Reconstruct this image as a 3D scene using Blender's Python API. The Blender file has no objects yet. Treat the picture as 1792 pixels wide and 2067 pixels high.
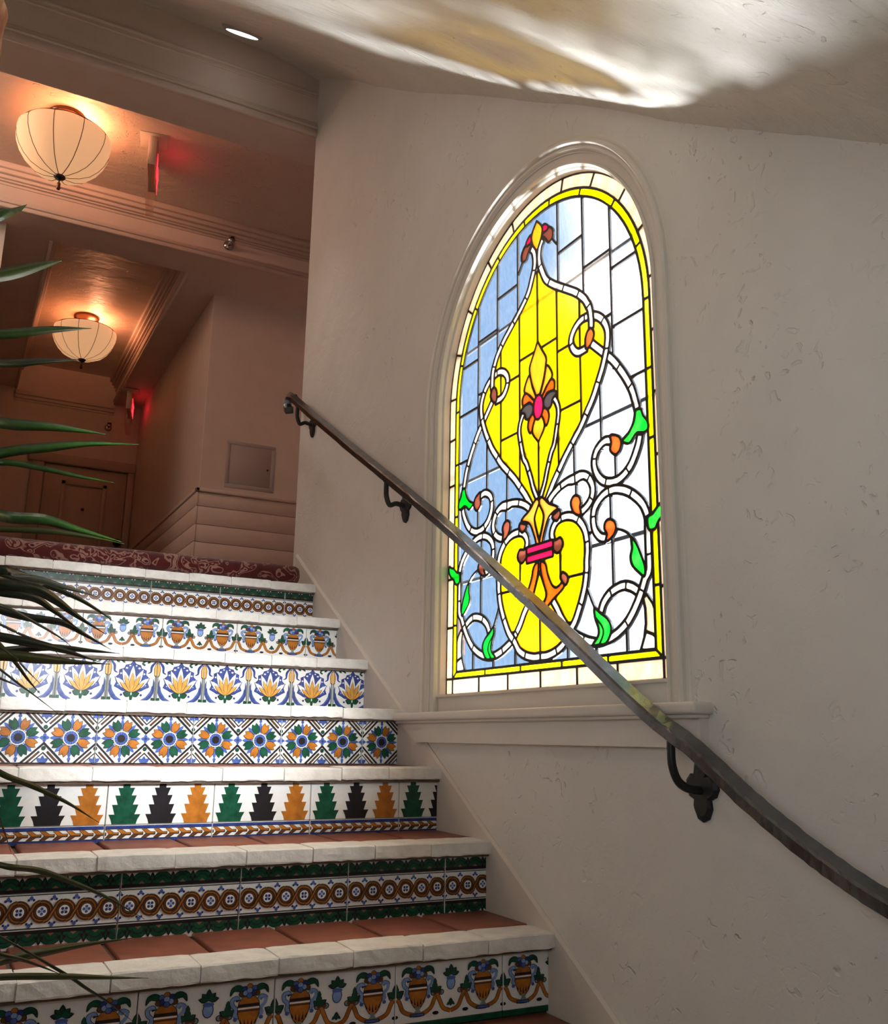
import bpy, bmesh, math, random
from mathutils import Vector, Matrix, noise, geometry

random.seed(7)
C = bpy.context.scene.collection
scene = bpy.context.scene
PI = math.pi

# ------------------------------------------------------------------ camera
cam_d = bpy.data.cameras.new('camera')
cam = bpy.data.objects.new('camera', cam_d)
C.objects.link(cam)
right = Vector((0.8844163, -0.4664417, 0.0154891))
up = Vector((-0.1229202, -0.2007945, 0.9718910))
fwd = Vector((0.4502204, 0.8614602, 0.2349210))
cam.matrix_world = Matrix(((right.x, up.x, -fwd.x, -1.38), (right.y, up.y, -fwd.y, 0.0),
                           (right.z, up.z, -fwd.z, 0.0), (0, 0, 0, 1)))
cam_d.sensor_fit = 'HORIZONTAL'
cam_d.sensor_width = 36.0
cam_d.lens = 36.0 * 1903.916 / 1792
cam_d.clip_start = 0.02
scene.camera = cam

# ------------------------------------------------------------------ sky (blue, a bright white cloud bank over the street side)
world = bpy.data.worlds.new('sky')
scene.world = world
world.use_nodes = True
nt = world.node_tree
nt.nodes.clear()
def N(tree, kind, **inp):
    n = tree.nodes.new(kind)
    for k, v in inp.items():
        n.inputs[k].default_value = v
    return n
tc = N(nt, 'ShaderNodeTexCoord')
sx = N(nt, 'ShaderNodeSeparateXYZ')
nt.links.new(tc.outputs['Generated'], sx.inputs[0])
az = nt.nodes.new('ShaderNodeMath'); az.operation = 'ARCTAN2'
nt.links.new(sx.outputs['X'], az.inputs[0]); nt.links.new(sx.outputs['Y'], az.inputs[1])
nz = N(nt, 'ShaderNodeTexNoise', Scale=5.0, Detail=5.0)
nt.links.new(tc.outputs['Generated'], nz.inputs['Vector'])
ad = nt.nodes.new('ShaderNodeMath'); ad.operation = 'MULTIPLY_ADD'
ad.inputs[1].default_value = 0.16
nt.links.new(nz.outputs['Fac'], ad.inputs[0]); nt.links.new(az.outputs[0], ad.inputs[2])
mr = N(nt, 'ShaderNodeMapRange'); mr.interpolation_type = 'SMOOTHSTEP'
mr.inputs['From Min'].default_value = 0.655; mr.inputs['From Max'].default_value = 0.72
nt.links.new(ad.outputs[0], mr.inputs['Value'])
mx = nt.nodes.new('ShaderNodeMix'); mx.data_type = 'RGBA'
mx.inputs['A'].default_value = (0.45, 0.70, 1.05, 1)
mx.inputs['B'].default_value = (1.9, 1.95, 2.05, 1)
nt.links.new(mr.outputs[0], mx.inputs['Factor'])
bg = N(nt, 'ShaderNodeBackground', Strength=1.0)
nt.links.new(mx.outputs['Result'], bg.inputs['Color'])
wo = N(nt, 'ShaderNodeOutputWorld')
nt.links.new(bg.outputs[0], wo.inputs['Surface'])

# ------------------------------------------------------------------ large lights
def area(name, loc, target, sx_, sy_, power, color, spread=180):
    d = bpy.data.lights.new(name, 'AREA'); d.shape = 'RECTANGLE'; d.size = sx_; d.size_y = sy_
    d.energy = power; d.color = color; d.spread = math.radians(spread)
    o = bpy.data.objects.new(name, d); C.objects.link(o); o.location = loc
    o.rotation_euler = (Vector(target) - Vector(loc)).to_track_quat('-Z', 'Y').to_euler()
    return o
# fill light added on the left, with no window there, to brighten the right wall
area('wall_fill', (-2.06, 0.35, 0.36), (0.0, 1.7, 1.1), 1.3, 0.5, 9.5, (0.93, 0.97, 1.0), 135)
# added lamp outside, no ledge built, for assumed glare up through the coloured glass
area('ceiling_fill', (0.42, 2.52, 0.04), (0.0, 2.1, 0.85), 0.14, 0.14, 112, (1.0, 0.98, 0.95))
# added fill for the dim upper hall, out of sight to the left
area('hall_fill', (-2.4, 5.0, 3.2), (-0.6, 5.2, 1.6), 0.5, 0.5, 22, (1.0, 0.74, 0.58))
# added unseen lamp for assumed daylight through the window onto the steps beyond
area('daylight_fill', (2.3, 0.75, 1.9), (-0.4, 2.6, 0.2), 2.2, 1.6, 600, (0.97, 0.98, 1.0))
# added front fill, unseen above the frame, brightening the risers in mid-flight
sp = bpy.data.lights.new('riser_fill', 'SPOT'); sp.energy = 340; sp.color = (0.94, 0.97, 1.0)
sp.spot_size = math.radians(32); sp.spot_blend = 0.75; sp.shadow_soft_size = 0.16
spo = bpy.data.objects.new('riser_fill', sp); C.objects.link(spo); spo.location = (-1.05, 0.62, 0.66)
spo.rotation_euler = (Vector((-0.72, 3.05, 0.17)) - spo.location).to_track_quat('-Z', 'Y').to_euler()
# unseen extra spot over the lower steps, added to light the nosing tops
dl = bpy.data.lights.new('step_top_fill', 'SPOT'); dl.energy = 40; dl.color = (1.0, 0.92, 0.80)
dl.spot_size = math.radians(46); dl.spot_blend = 0.8; dl.shadow_soft_size = 0.06
dlo = bpy.data.objects.new('step_top_fill', dl); C.objects.link(dlo); dlo.location = (-0.95, 1.95, 1.78)
dlo.rotation_euler = (Vector((-0.95, 2.12, -0.3)) - dlo.location).to_track_quat('-Z', 'Y').to_euler()

scene.view_settings.view_transform = 'Standard'
scene.view_settings.look = 'None'
scene.view_settings.exposure = 0.0
scene.view_settings.gamma = 1.0
scene.view_settings.use_curve_mapping = False
scene.cycles.max_bounces = 10
scene.cycles.diffuse_bounces = 5
scene.cycles.transparent_max_bounces = 16
scene.cycles.caustics_reflective = False
scene.cycles.caustics_refractive = False
scene.cycles.use_denoising = True
scene.cycles.sample_clamp_indirect = 4.0

# ------------------------------------------------------------------ helpers
def tag(o, label=None, cat=None, group=None, kind=None):
    if label: o['label'] = label
    if cat: o['category'] = cat
    if group: o['group'] = group
    if kind: o['kind'] = kind
    return o
def empty(name, loc=(0, 0, 0), label=None, cat=None, group=None, kind=None):
    o = bpy.data.objects.new(name, None); C.objects.link(o); o.location = loc
    o.empty_display_size = 0.1
    return tag(o, label, cat, group, kind)

class MB:
    """collects faces, then links them as one mesh object"""
    def __init__(s): s.v = []; s.f = []; s.m = []; s.mats = []; s.sm = []
    def mi(s, mat):
        if mat not in s.mats: s.mats.append(mat)
        return s.mats.index(mat)
    def add(s, vs, fs, mat, smooth=False):
        b = len(s.v); i = s.mi(mat); s.v += [tuple(q) for q in vs]
        for f in fs: s.f.append(tuple(b + k for k in f)); s.m.append(i); s.sm.append(smooth)
    def box(s, x0, x1, y0, y1, z0, z1, mat):
        vs = [(x, y, z) for z in (z0, z1) for y in (y0, y1) for x in (x0, x1)]
        s.add(vs, [(0, 2, 3, 1), (4, 5, 7, 6), (0, 1, 5, 4), (2, 6, 7, 3), (0, 4, 6, 2), (1, 3, 7, 5)], mat)
    def bbox(s, x0, x1, y0, y1, z0, z1, mat, b=0.004, seg=2, jit=0.0, smooth=True):
        bm = bmesh.new(); bmesh.ops.create_cube(bm, size=1)
        for q in bm.verts:
            q.co = Vector(((x0 + x1) / 2 + q.co.x * (x1 - x0), (y0 + y1) / 2 + q.co.y * (y1 - y0), (z0 + z1) / 2 + q.co.z * (z1 - z0)))
        bmesh.ops.bevel(bm, geom=list(bm.edges), offset=b, segments=seg, affect='EDGES', profile=0.6)
        if jit:
            for q in bm.verts:
                q.co += Vector((random.uniform(-jit, jit), random.uniform(-jit, jit), random.uniform(-jit, jit)))
        s.bm(bm, mat, smooth); bm.free()
    def bm(s, bm, mat, smooth=False):
        bm.verts.index_update()
        s.add([q.co[:] for q in bm.verts], [[q.index for q in f.verts] for f in bm.faces], mat, smooth)
    def tube(s, pts, rad, mat, n=8, cap=True, smooth=True, flat=1.0, sq=False, upv=None):
        pts = [Vector(q) for q in pts]; m = len(pts)
        rr = rad if isinstance(rad, (list, tuple)) else [rad] * m
        vs = []; prev = None
        for i, q in enumerate(pts):
            t = (pts[min(i + 1, m - 1)] - pts[max(i - 1, 0)]).normalized()
            if prev is None:
                a = Vector(upv) if upv else (Vector((0, 0, 1)) if abs(t.z) < 0.9 else Vector((1, 0, 0)))
            else: a = prev
            a = (a - t * a.dot(t)).normalized(); prev = a
            b = t.cross(a)
            for k in range(n):
                an = 2 * PI * (k + (0.5 if sq else 0)) / n
                vs.append(q + a * math.cos(an) * rr[i] * flat + b * math.sin(an) * rr[i])
        fs = []
        for i in range(m - 1):
            for k in range(n):
                k2 = (k + 1) % n
                fs.append((i * n + k, i * n + k2, (i + 1) * n + k2, (i + 1) * n + k))
        if cap: fs.append(tuple(range(n))[::-1]); fs.append(tuple((m - 1) * n + k for k in range(n)))
        s.add(vs, fs, mat, smooth)
    def lathe(s, prof, c, mat, n=32, smooth=True, lobes=0, amp=0.0):
        vs = []; fs = []
        for (r, z) in prof:
            for k in range(n):
                a = 2 * PI * k / n
                q = r * (1 + (amp * abs(math.sin(a * lobes / 2)) if lobes else 0))
                vs.append((c[0] + q * math.cos(a), c[1] + q * math.sin(a), c[2] + z))
        for i in range(len(prof) - 1):
            for k in range(n):
                k2 = (k + 1) % n
                fs.append((i * n + k, i * n + k2, (i + 1) * n + k2, (i + 1) * n + k))
        s.add(vs, fs, mat, smooth)
    def flat(s, poly, fn, mat):
        """fill a 2-D outline, each point placed by fn"""
        if len(poly) < 3: return
        tri = geometry.tessellate_polygon([[Vector((q[0], q[1], 0)) for q in poly]])
        ar = sum(poly[i][0] * poly[(i + 1) % len(poly)][1] - poly[(i + 1) % len(poly)][0] * poly[i][1] for i in range(len(poly)))
        out = []
        for t in tri:
            a, b, c = [poly[k] for k in t]
            if (b[0] - a[0]) * (c[1] - a[1]) - (b[1] - a[1]) * (c[0] - a[0]) < 0: t = (t[0], t[2], t[1])
            out.append(t)
        s.add([fn(q) for q in poly], out, mat)
    def build(s, name, parent=None, loc=None, recalc=False):
        me = bpy.data.meshes.new(name); me.from_pydata(s.v, [], s.f)
        for m in s.mats: me.materials.append(m)
        me.polygons.foreach_set('material_index', s.m)
        me.polygons.foreach_set('use_smooth', s.sm)
        if recalc:
            bm = bmesh.new(); bm.from_mesh(me); bmesh.ops.recalc_face_normals(bm, faces=bm.faces); bm.to_mesh(me); bm.free()
        me.update()
        o = bpy.data.objects.new(name, me); C.objects.link(o)
        if loc is not None: o.location = loc
        if parent: o.parent = parent
        return o
def inst(name, mesh, parent, loc=(0, 0, 0), rot=(0, 0, 0)):
    o = bpy.data.objects.new(name, mesh); C.objects.link(o); o.parent = parent; o.location = loc; o.rotation_euler = rot
    return o
def spline(P, n=8):
    P = [Vector(q) for q in P]; out = []
    for i in range(len(P) - 1):
        b, c = P[i], P[i + 1]
        a = P[i - 1] if i else b * 2 - c
        d = P[i + 2] if i + 2 < len(P) else c * 2 - b
        for k in range(n):
            t = k / n
            out.append(0.5 * (b * 2 + (c - a) * t + (a * 2 - b * 5 + c * 4 - d) * t * t + (b * 3 - a - c * 3 + d) * t ** 3))
    out.append(P[-1]); return out

# ------------------------------------------------------------------ materials
def mat(name, col, rough=0.5, spec=0.5, metal=0.0, var=0.0, vscale=8.0, bump=0.0, bscale=30.0, bdetail=4.0, col2=None, stretch=None, coat=0.0, emit=None, estr=0.0, sheen=0.0):
    m = bpy.data.materials.new(name); m.use_nodes = True; t = m.node_tree; b = t.nodes['Principled BSDF']
    b.inputs['Base Color'].default_value = (*col, 1); b.inputs['Roughness'].default_value = rough
    b.inputs['Specular IOR Level'].default_value = spec; b.inputs['Metallic'].default_value = metal
    b.inputs['Coat Weight'].default_value = coat; b.inputs['Sheen Weight'].default_value = sheen
    if emit: b.inputs['Emission Color'].default_value = (*emit, 1); b.inputs['Emission Strength'].default_value = estr
    tcn = t.nodes.new('ShaderNodeTexCoord'); vec = tcn.outputs['Object']
    if stretch:
        mp = t.nodes.new('ShaderNodeMapping'); mp.inputs['Scale'].default_value = stretch
        t.links.new(vec, mp.inputs[0]); vec = mp.outputs[0]
    if var or col2:
        n = N(t, 'ShaderNodeTexNoise', Scale=vscale, Detail=5.0, Roughness=0.6); t.links.new(vec, n.inputs['Vector'])
        r = t.nodes.new('ShaderNodeValToRGB')
        c2 = col2 or tuple(min(1, c * (1 + var)) for c in col)
        c1 = col if col2 else tuple(c * (1 - var) for c in col)
        r.color_ramp.elements[0].position = 0.35; r.color_ramp.elements[1].position = 0.65
        r.color_ramp.elements[0].color = (*c1, 1); r.color_ramp.elements[1].color = (*c2, 1)
        t.links.new(n.outputs['Fac'], r.inputs[0]); t.links.new(r.outputs[0], b.inputs['Base Color'])
    if bump:
        n = N(t, 'ShaderNodeTexNoise', Scale=bscale, Detail=bdetail, Roughness=0.55); t.links.new(vec, n.inputs['Vector'])
        bp = N(t, 'ShaderNodeBump', Strength=1.0, Distance=bump); t.links.new(n.outputs['Fac'], bp.inputs['Height'])
        t.links.new(bp.outputs[0], b.inputs['Normal'])
    return m

def plaster(name, col, pits=1.0, rough=0.62, streak=(1, 1, 1), amp=1.0, drag=0.0):
    """hand trowelled lime plaster: soft waves, trowel drags and sparse pits"""
    m = mat(name, col, rough, 0.35, var=0.035, vscale=3.0); t = m.node_tree; b = t.nodes['Principled BSDF']
    tcn = t.nodes.new('ShaderNodeTexCoord')
    mp = t.nodes.new('ShaderNodeMapping'); mp.inputs['Scale'].default_value = streak
    t.links.new(tcn.outputs['Object'], mp.inputs[0]); v = mp.outputs[0]
    big = N(t, 'ShaderNodeTexNoise', Scale=2.6, Detail=3.0, Roughness=0.5, Distortion=0.4)
    fine = N(t, 'ShaderNodeTexNoise', Scale=60.0, Detail=3.0, Roughness=0.6)
    clump = N(t, 'ShaderNodeTexNoise', Scale=3.4, Detail=2.0)
    pit = N(t, 'ShaderNodeTexNoise', Scale=27.0, Detail=2.5, Roughness=0.55, Distortion=1.1)
    for n in (big, fine, clump, pit): t.links.new(v, n.inputs['Vector'])
    r1 = N(t, 'ShaderNodeMapRange'); r1.inputs['From Min'].default_value = 0.62; r1.inputs['From Max'].default_value = 0.74; t.links.new(pit.outputs['Fac'], r1.inputs['Value'])
    r2 = N(t, 'ShaderNodeMapRange'); r2.inputs['From Min'].default_value = 0.42; r2.inputs['From Max'].default_value = 0.60; t.links.new(clump.outputs['Fac'], r2.inputs['Value'])
    mu = t.nodes.new('ShaderNodeMath'); mu.operation = 'MULTIPLY'; t.links.new(r1.outputs[0], mu.inputs[0]); t.links.new(r2.outputs[0], mu.inputs[1])
    def scale(sock, k):
        q = t.nodes.new('ShaderNodeMath'); q.operation = 'MULTIPLY'; q.inputs[1].default_value = k; t.links.new(sock, q.inputs[0]); return q.outputs[0]
    def addn(a, b_):
        q = t.nodes.new('ShaderNodeMath'); q.operation = 'ADD'; t.links.new(a, q.inputs[0]); t.links.new(b_, q.inputs[1]); return q.outputs[0]
    h = addn(addn(scale(big.outputs['Fac'], 0.020 * amp), scale(fine.outputs['Fac'], 0.0006 * amp)), scale(mu.outputs[0], -0.0034 * pits))
    if drag:                                             # ridges left by the trowel
        m2 = t.nodes.new('ShaderNodeMapping'); m2.inputs['Scale'].default_value = (0.35, 1.0, 1.0); m2.inputs['Rotation'].default_value = (0, 0, 0.6)
        t.links.new(tcn.outputs['Object'], m2.inputs[0])
        for sc_, k_ in ((16.0, 1.0), (45.0, 0.35)):
            dn = N(t, 'ShaderNodeTexNoise', Scale=sc_, Detail=4.0, Roughness=0.6, Distortion=0.8); t.links.new(m2.outputs[0], dn.inputs['Vector'])
            h = addn(h, scale(dn.outputs['Fac'], drag * k_))
    bp = N(t, 'ShaderNodeBump', Strength=1.0, Distance=1.0); t.links.new(h, bp.inputs['Height']); t.links.new(bp.outputs[0], b.inputs['Normal'])
    return m

def stained(name, tint, clear=0.3, streak=0.0, sscale=6.0, tint2=None, gloss=0.05):
    """a coloured sheet of glass: partly see-through, partly milky"""
    m = bpy.data.materials.new(name); m.use_nodes = True; t = m.node_tree; t.nodes.clear()
    tcn = t.nodes.new('ShaderNodeTexCoord'); n = N(t, 'ShaderNodeTexNoise', Scale=sscale, Detail=6.0, Roughness=0.62, Distortion=0.8)
    mp = t.nodes.new('ShaderNodeMapping'); mp.inputs['Scale'].default_value = (1, 3.0, 1.0)
    t.links.new(tcn.outputs['Object'], mp.inputs[0]); t.links.new(mp.outputs[0], n.inputs['Vector'])
    r = t.nodes.new('ShaderNodeValToRGB'); r.color_ramp.elements[0].position = 0.33; r.color_ramp.elements[1].position = 0.66
    a = tuple(max(0.0, c) ** 0.5 for c in tint)
    c2 = tuple(max(0.0, c) ** 0.5 for c in (tint2 or tuple(c * (1 - streak) for c in tint)))
    r.color_ramp.elements[0].color = (*c2, 1); r.color_ramp.elements[1].color = (*a, 1)
    t.links.new(n.outputs['Fac'], r.inputs[0])
    tr = N(t, 'ShaderNodeBsdfTransparent'); tl = N(t, 'ShaderNodeBsdfTranslucent'); gl = N(t, 'ShaderNodeBsdfGlossy', Roughness=0.12)
    t.links.new(r.outputs[0], tr.inputs['Color']); t.links.new(r.outputs[0], tl.inputs['Color'])
    m1 = N(t, 'ShaderNodeMixShader', Fac=1.0 - clear); t.links.new(tr.outputs[0], m1.inputs[1]); t.links.new(tl.outputs[0], m1.inputs[2])
    m2 = N(t, 'ShaderNodeMixShader', Fac=gloss); t.links.new(m1.outputs[0], m2.inputs[1]); t.links.new(gl.outputs[0], m2.inputs[2])
    o = N(t, 'ShaderNodeOutputMaterial'); t.links.new(m2.outputs[0], o.inputs['Surface'])
    return m

M = {}
M['wall'] = plaster('wall_plaster', (0.67, 0.645, 0.605), drag=0.0012)
M['ceil'] = plaster('ceiling_plaster', (0.70, 0.67, 0.61), pits=-1.3, rough=0.5, streak=(1.0, 0.7, 0.7), amp=0.9, drag=0.015)
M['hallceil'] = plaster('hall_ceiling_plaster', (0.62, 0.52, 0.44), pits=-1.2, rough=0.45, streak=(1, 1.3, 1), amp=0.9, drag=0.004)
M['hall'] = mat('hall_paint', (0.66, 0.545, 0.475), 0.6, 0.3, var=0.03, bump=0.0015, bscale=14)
M['trim'] = mat('trim_paint', (0.66, 0.62, 0.56), 0.42, 0.4, var=0.03, vscale=5, bump=0.0006, bscale=40)
M['skirt'] = mat('skirt_paint', (0.63, 0.58, 0.52), 0.5, 0.35, var=0.03, vscale=6, bump=0.001, bscale=25)
M['white'] = mat('painted_brick', (0.80, 0.78, 0.73), 0.62, 0.35, bump=0.0022, bscale=60, bdetail=6, col2=(0.66, 0.64, 0.60), vscale=22)
M['mortar'] = mat('mortar', (0.13, 0.105, 0.085), 0.9, 0.1, var=0.2, vscale=40, bump=0.002, bscale=90)
M['terra'] = mat('terracotta', (0.27, 0.085, 0.05), 0.48, 0.4, bump=0.0009, bscale=70, col2=(0.20, 0.066, 0.042), vscale=16)
M['grout'] = mat('tread_grout', (0.17, 0.125, 0.095), 0.85, 0.2, var=0.15, vscale=40, bump=0.001, bscale=80)
def glaze(n, c, var=0.10, rough=0.27): return mat('glaze_' + n, c, rough, 0.27, var=var, vscale=30, bump=0.0005, bscale=40)
G = dict(w=glaze('white', (0.80, 0.81, 0.78), 0.04), m=glaze('ultramarine', (0.045, 0.07, 0.25), 0.3), g=glaze('green', (0.008, 0.070, 0.036), 0.3), o=glaze('ochre', (0.40, 0.14, 0.018), 0.25),
         b=glaze('blue', (0.065, 0.115, 0.36), 0.3), n=glaze('navy', (0.025, 0.045, 0.20), 0.3), k=glaze('black', (0.016, 0.014, 0.016), 0.1),
         r=glaze('brown', (0.105, 0.042, 0.015), 0.2), y=glaze('yellow', (0.72, 0.36, 0.07), 0.2), p=glaze('pink', (0.22, 0.11, 0.075), 0.1),
         s=glaze('grey', (0.20, 0.23, 0.22), 0.2), l=glaze('sky', (0.20, 0.32, 0.60), 0.2))
M['iron'] = mat('wrought_iron', (0.155, 0.165, 0.175), 0.27, 0.5, metal=1.0, var=0.25, vscale=14, bump=0.0016, bscale=30)
M['irond'] = mat('dark_iron', (0.012, 0.012, 0.013), 0.5, 0.4, bump=0.0015, bscale=40)
M['lead'] = mat('lead_came', (0.006, 0.006, 0.007), 0.5, 0.4, bump=0.0006, bscale=60)
M['steelbar'] = mat('saddle_bar', (0.13, 0.15, 0.17), 0.5, 0.5)
M['leaf'] = mat('palm_leaf', (0.016, 0.068, 0.006), 0.35, 0.5, var=0.25, vscale=9, stretch=(9, 2, 9))
M['leafd'] = mat('palm_leaf_dark', (0.007, 0.018, 0.006), 0.35, 0.5, var=0.25, vscale=9)
M['leafo'] = mat('palm_leaf_olive', (0.042, 0.052, 0.010), 0.4, 0.45, var=0.25, vscale=9)
M['leafs'] = mat('palm_leaf_pale', (0.085, 0.10, 0.075), 0.32, 0.55, var=0.25, vscale=9)
M['bronze'] = mat('lamp_bronze', (0.16, 0.07, 0.045), 0.32, 0.5, metal=0.9)
M['blackm'] = mat('black_metal', (0.012, 0.010, 0.010), 0.4, 0.5)
M['chrome'] = mat('sprinkler_chrome', (0.45, 0.42, 0.40), 0.22, 0.5, metal=1.0)
M['panel'] = mat('panel_grey', (0.42, 0.36, 0.345), 0.5, 0.4)
M['signbody'] = mat('sign_housing', (0.62, 0.52, 0.44), 0.4, 0.4)
M['red'] = mat('exit_letters', (0.6, 0.02, 0.03), 0.4, 0.4, emit=(1.0, 0.03, 0.05), estr=2.6)
M['canlight'] = mat('can_lens', (0.9, 0.9, 0.9), 0.4, 0.3, emit=(1.0, 0.98, 0.95), estr=2.2)
M['canring'] = mat('can_ring', (0.42, 0.38, 0.34), 0.5, 0.4)
M['shade'] = mat('silk_shade', (0.70, 0.50, 0.33), 0.7, 0.2, emit=(1.0, 0.52, 0.25), estr=0.62, bump=0.0006, bscale=60)
M['rib'] = mat('shade_rib', (0.12, 0.06, 0.03), 0.6, 0.2)
M['door'] = mat('door_paint', (0.46, 0.36, 0.30), 0.5, 0.35, var=0.03)
M['soil'] = mat('potting_soil', (0.05, 0.035, 0.025), 0.95, 0.1, bump=0.01, bscale=60)
M['pot'] = mat('glazed_pot', (0.10, 0.16, 0.20), 0.2, 0.5, var=0.2)
M['floorm'] = mat('lobby_floor', (0.20, 0.085, 0.055), 0.5, 0.4, var=0.15, vscale=6, bump=0.001, bscale=40)
M['rust'] = mat('mottled_column', (0.10, 0.018, 0.007), 0.7, 0.25, col2=(0.32, 0.17, 0.08), vscale=15, stretch=(1.0, 1.0, 0.5), bump=0.012, bscale=40)

def carpet_mat():
    m = mat('floral_carpet', (0.10, 0.012, 0.012), 0.95, 0.1, sheen=0.2); t = m.node_tree; b = t.nodes['Principled BSDF']
    tcn = t.nodes.new('ShaderNodeTexCoord')
    n1 = N(t, 'ShaderNodeTexNoise', Scale=13.0, Detail=1.0, Roughness=0.5, Distortion=1.9); t.links.new(tcn.outputs['Object'], n1.inputs['Vector'])
    r = t.nodes.new('ShaderNodeValToRGB'); e = r.color_ramp.elements
    dk, rd, cr_ = (0.035, 0.007, 0.010, 1), (0.070, 0.011, 0.010, 1), (0.23, 0.115, 0.09, 1)
    e[0].position = 0.0; e[0].color = dk; e[1].position = 0.40; e[1].color = rd
    for p_, c_ in ((0.505, rd), (0.520, cr_), (0.565, cr_), (0.58, rd), (0.645, rd), (0.66, cr_), (0.72, cr_), (0.74, dk)):
        q = e.new(p_); q.color = c_
    t.links.new(n1.outputs['Fac'], r.inputs[0]); t.links.new(r.outputs[0], b.inputs['Base Color'])
    f = N(t, 'ShaderNodeTexNoise', Scale=260.0, Detail=2.0); t.links.new(tcn.outputs['Object'], f.inputs['Vector'])
    bp = N(t, 'ShaderNodeBump', Strength=0.8, Distance=0.003); t.links.new(f.outputs['Fac'], bp.inputs['Height']); t.links.new(bp.outputs[0], b.inputs['Normal'])
    return m
M['carpet'] = carpet_mat()

ST = {
 'peach': ('border_pane', stained('glass_peach', (0.225, 0.175, 0.125), 0.06, sscale=9, tint2=(0.23, 0.13, 0.065))),
 'border': ('band_pane', stained('glass_lemon', (0.60, 0.55, 0.0), 0.45, tint2=(0.55, 0.46, 0.0))),
 'clear': ('quarry_pane', stained('glass_clear', (0.97, 0.98, 1.0), 1.0, sscale=26, tint2=(0.72, 0.80, 0.88))),
 'yellow': ('amber_pane', stained('glass_yellow', (0.54, 0.36, 0.0), 0.60, sscale=14, tint2=(0.44, 0.225, 0.0))),
 'amber': ('amber_pane', stained('glass_amber', (0.62, 0.175, 0.0), 0.45, sscale=9, tint2=(0.55, 0.13, 0.0))),
 'ribbon': ('vine_pane', stained('glass_opal', (0.35, 0.33, 0.30), 0.06, sscale=7, tint2=(0.34, 0.275, 0.21))),
 'orange': ('lit_drop_pane', stained('glass_drop_lit', (0.36, 0.036, 0.005), 0.25)),  # right-hand drops, strong backlight painted into the colour
 'brown': ('bud_pane', stained('glass_brown_dim_drop', (0.060, 0.014, 0.008), 0.3)),  # brown buds, plus left-hand drops whose weaker backlight is painted in as brown
 'leaf': ('leaf_pane', stained('glass_green', (0.0, 0.40, 0.006), 0.4, sscale=8, tint2=(0.02, 0.34, 0.02))),
 'leaf2': ('leaf_pane', stained('glass_deep_green', (0.0, 0.22, 0.004), 0.5, sscale=20, tint2=(0.0, 0.15, 0.004))),
 'fleur': ('fleur_pane', stained('glass_apricot', (0.50, 0.105, 0.012), 0.25, tint2=(0.48, 0.08, 0.007))),
 'flame': ('flame_pane', stained('glass_flame', (0.45, 0.022, 0.001), 0.25, tint2=(0.42, 0.035, 0.001))),
 'gold': ('petal_pane', stained('glass_gold', (0.50, 0.135, 0.003), 0.3, sscale=16, tint2=(0.45, 0.095, 0.003))),
 'dark': ('dark_pane', stained('glass_dark', (0.018, 0.014, 0.014), 0.3)),
 'red': ('ruby_pane', stained('glass_ruby', (0.42, 0.002, 0.022), 0.3)),
}

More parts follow.
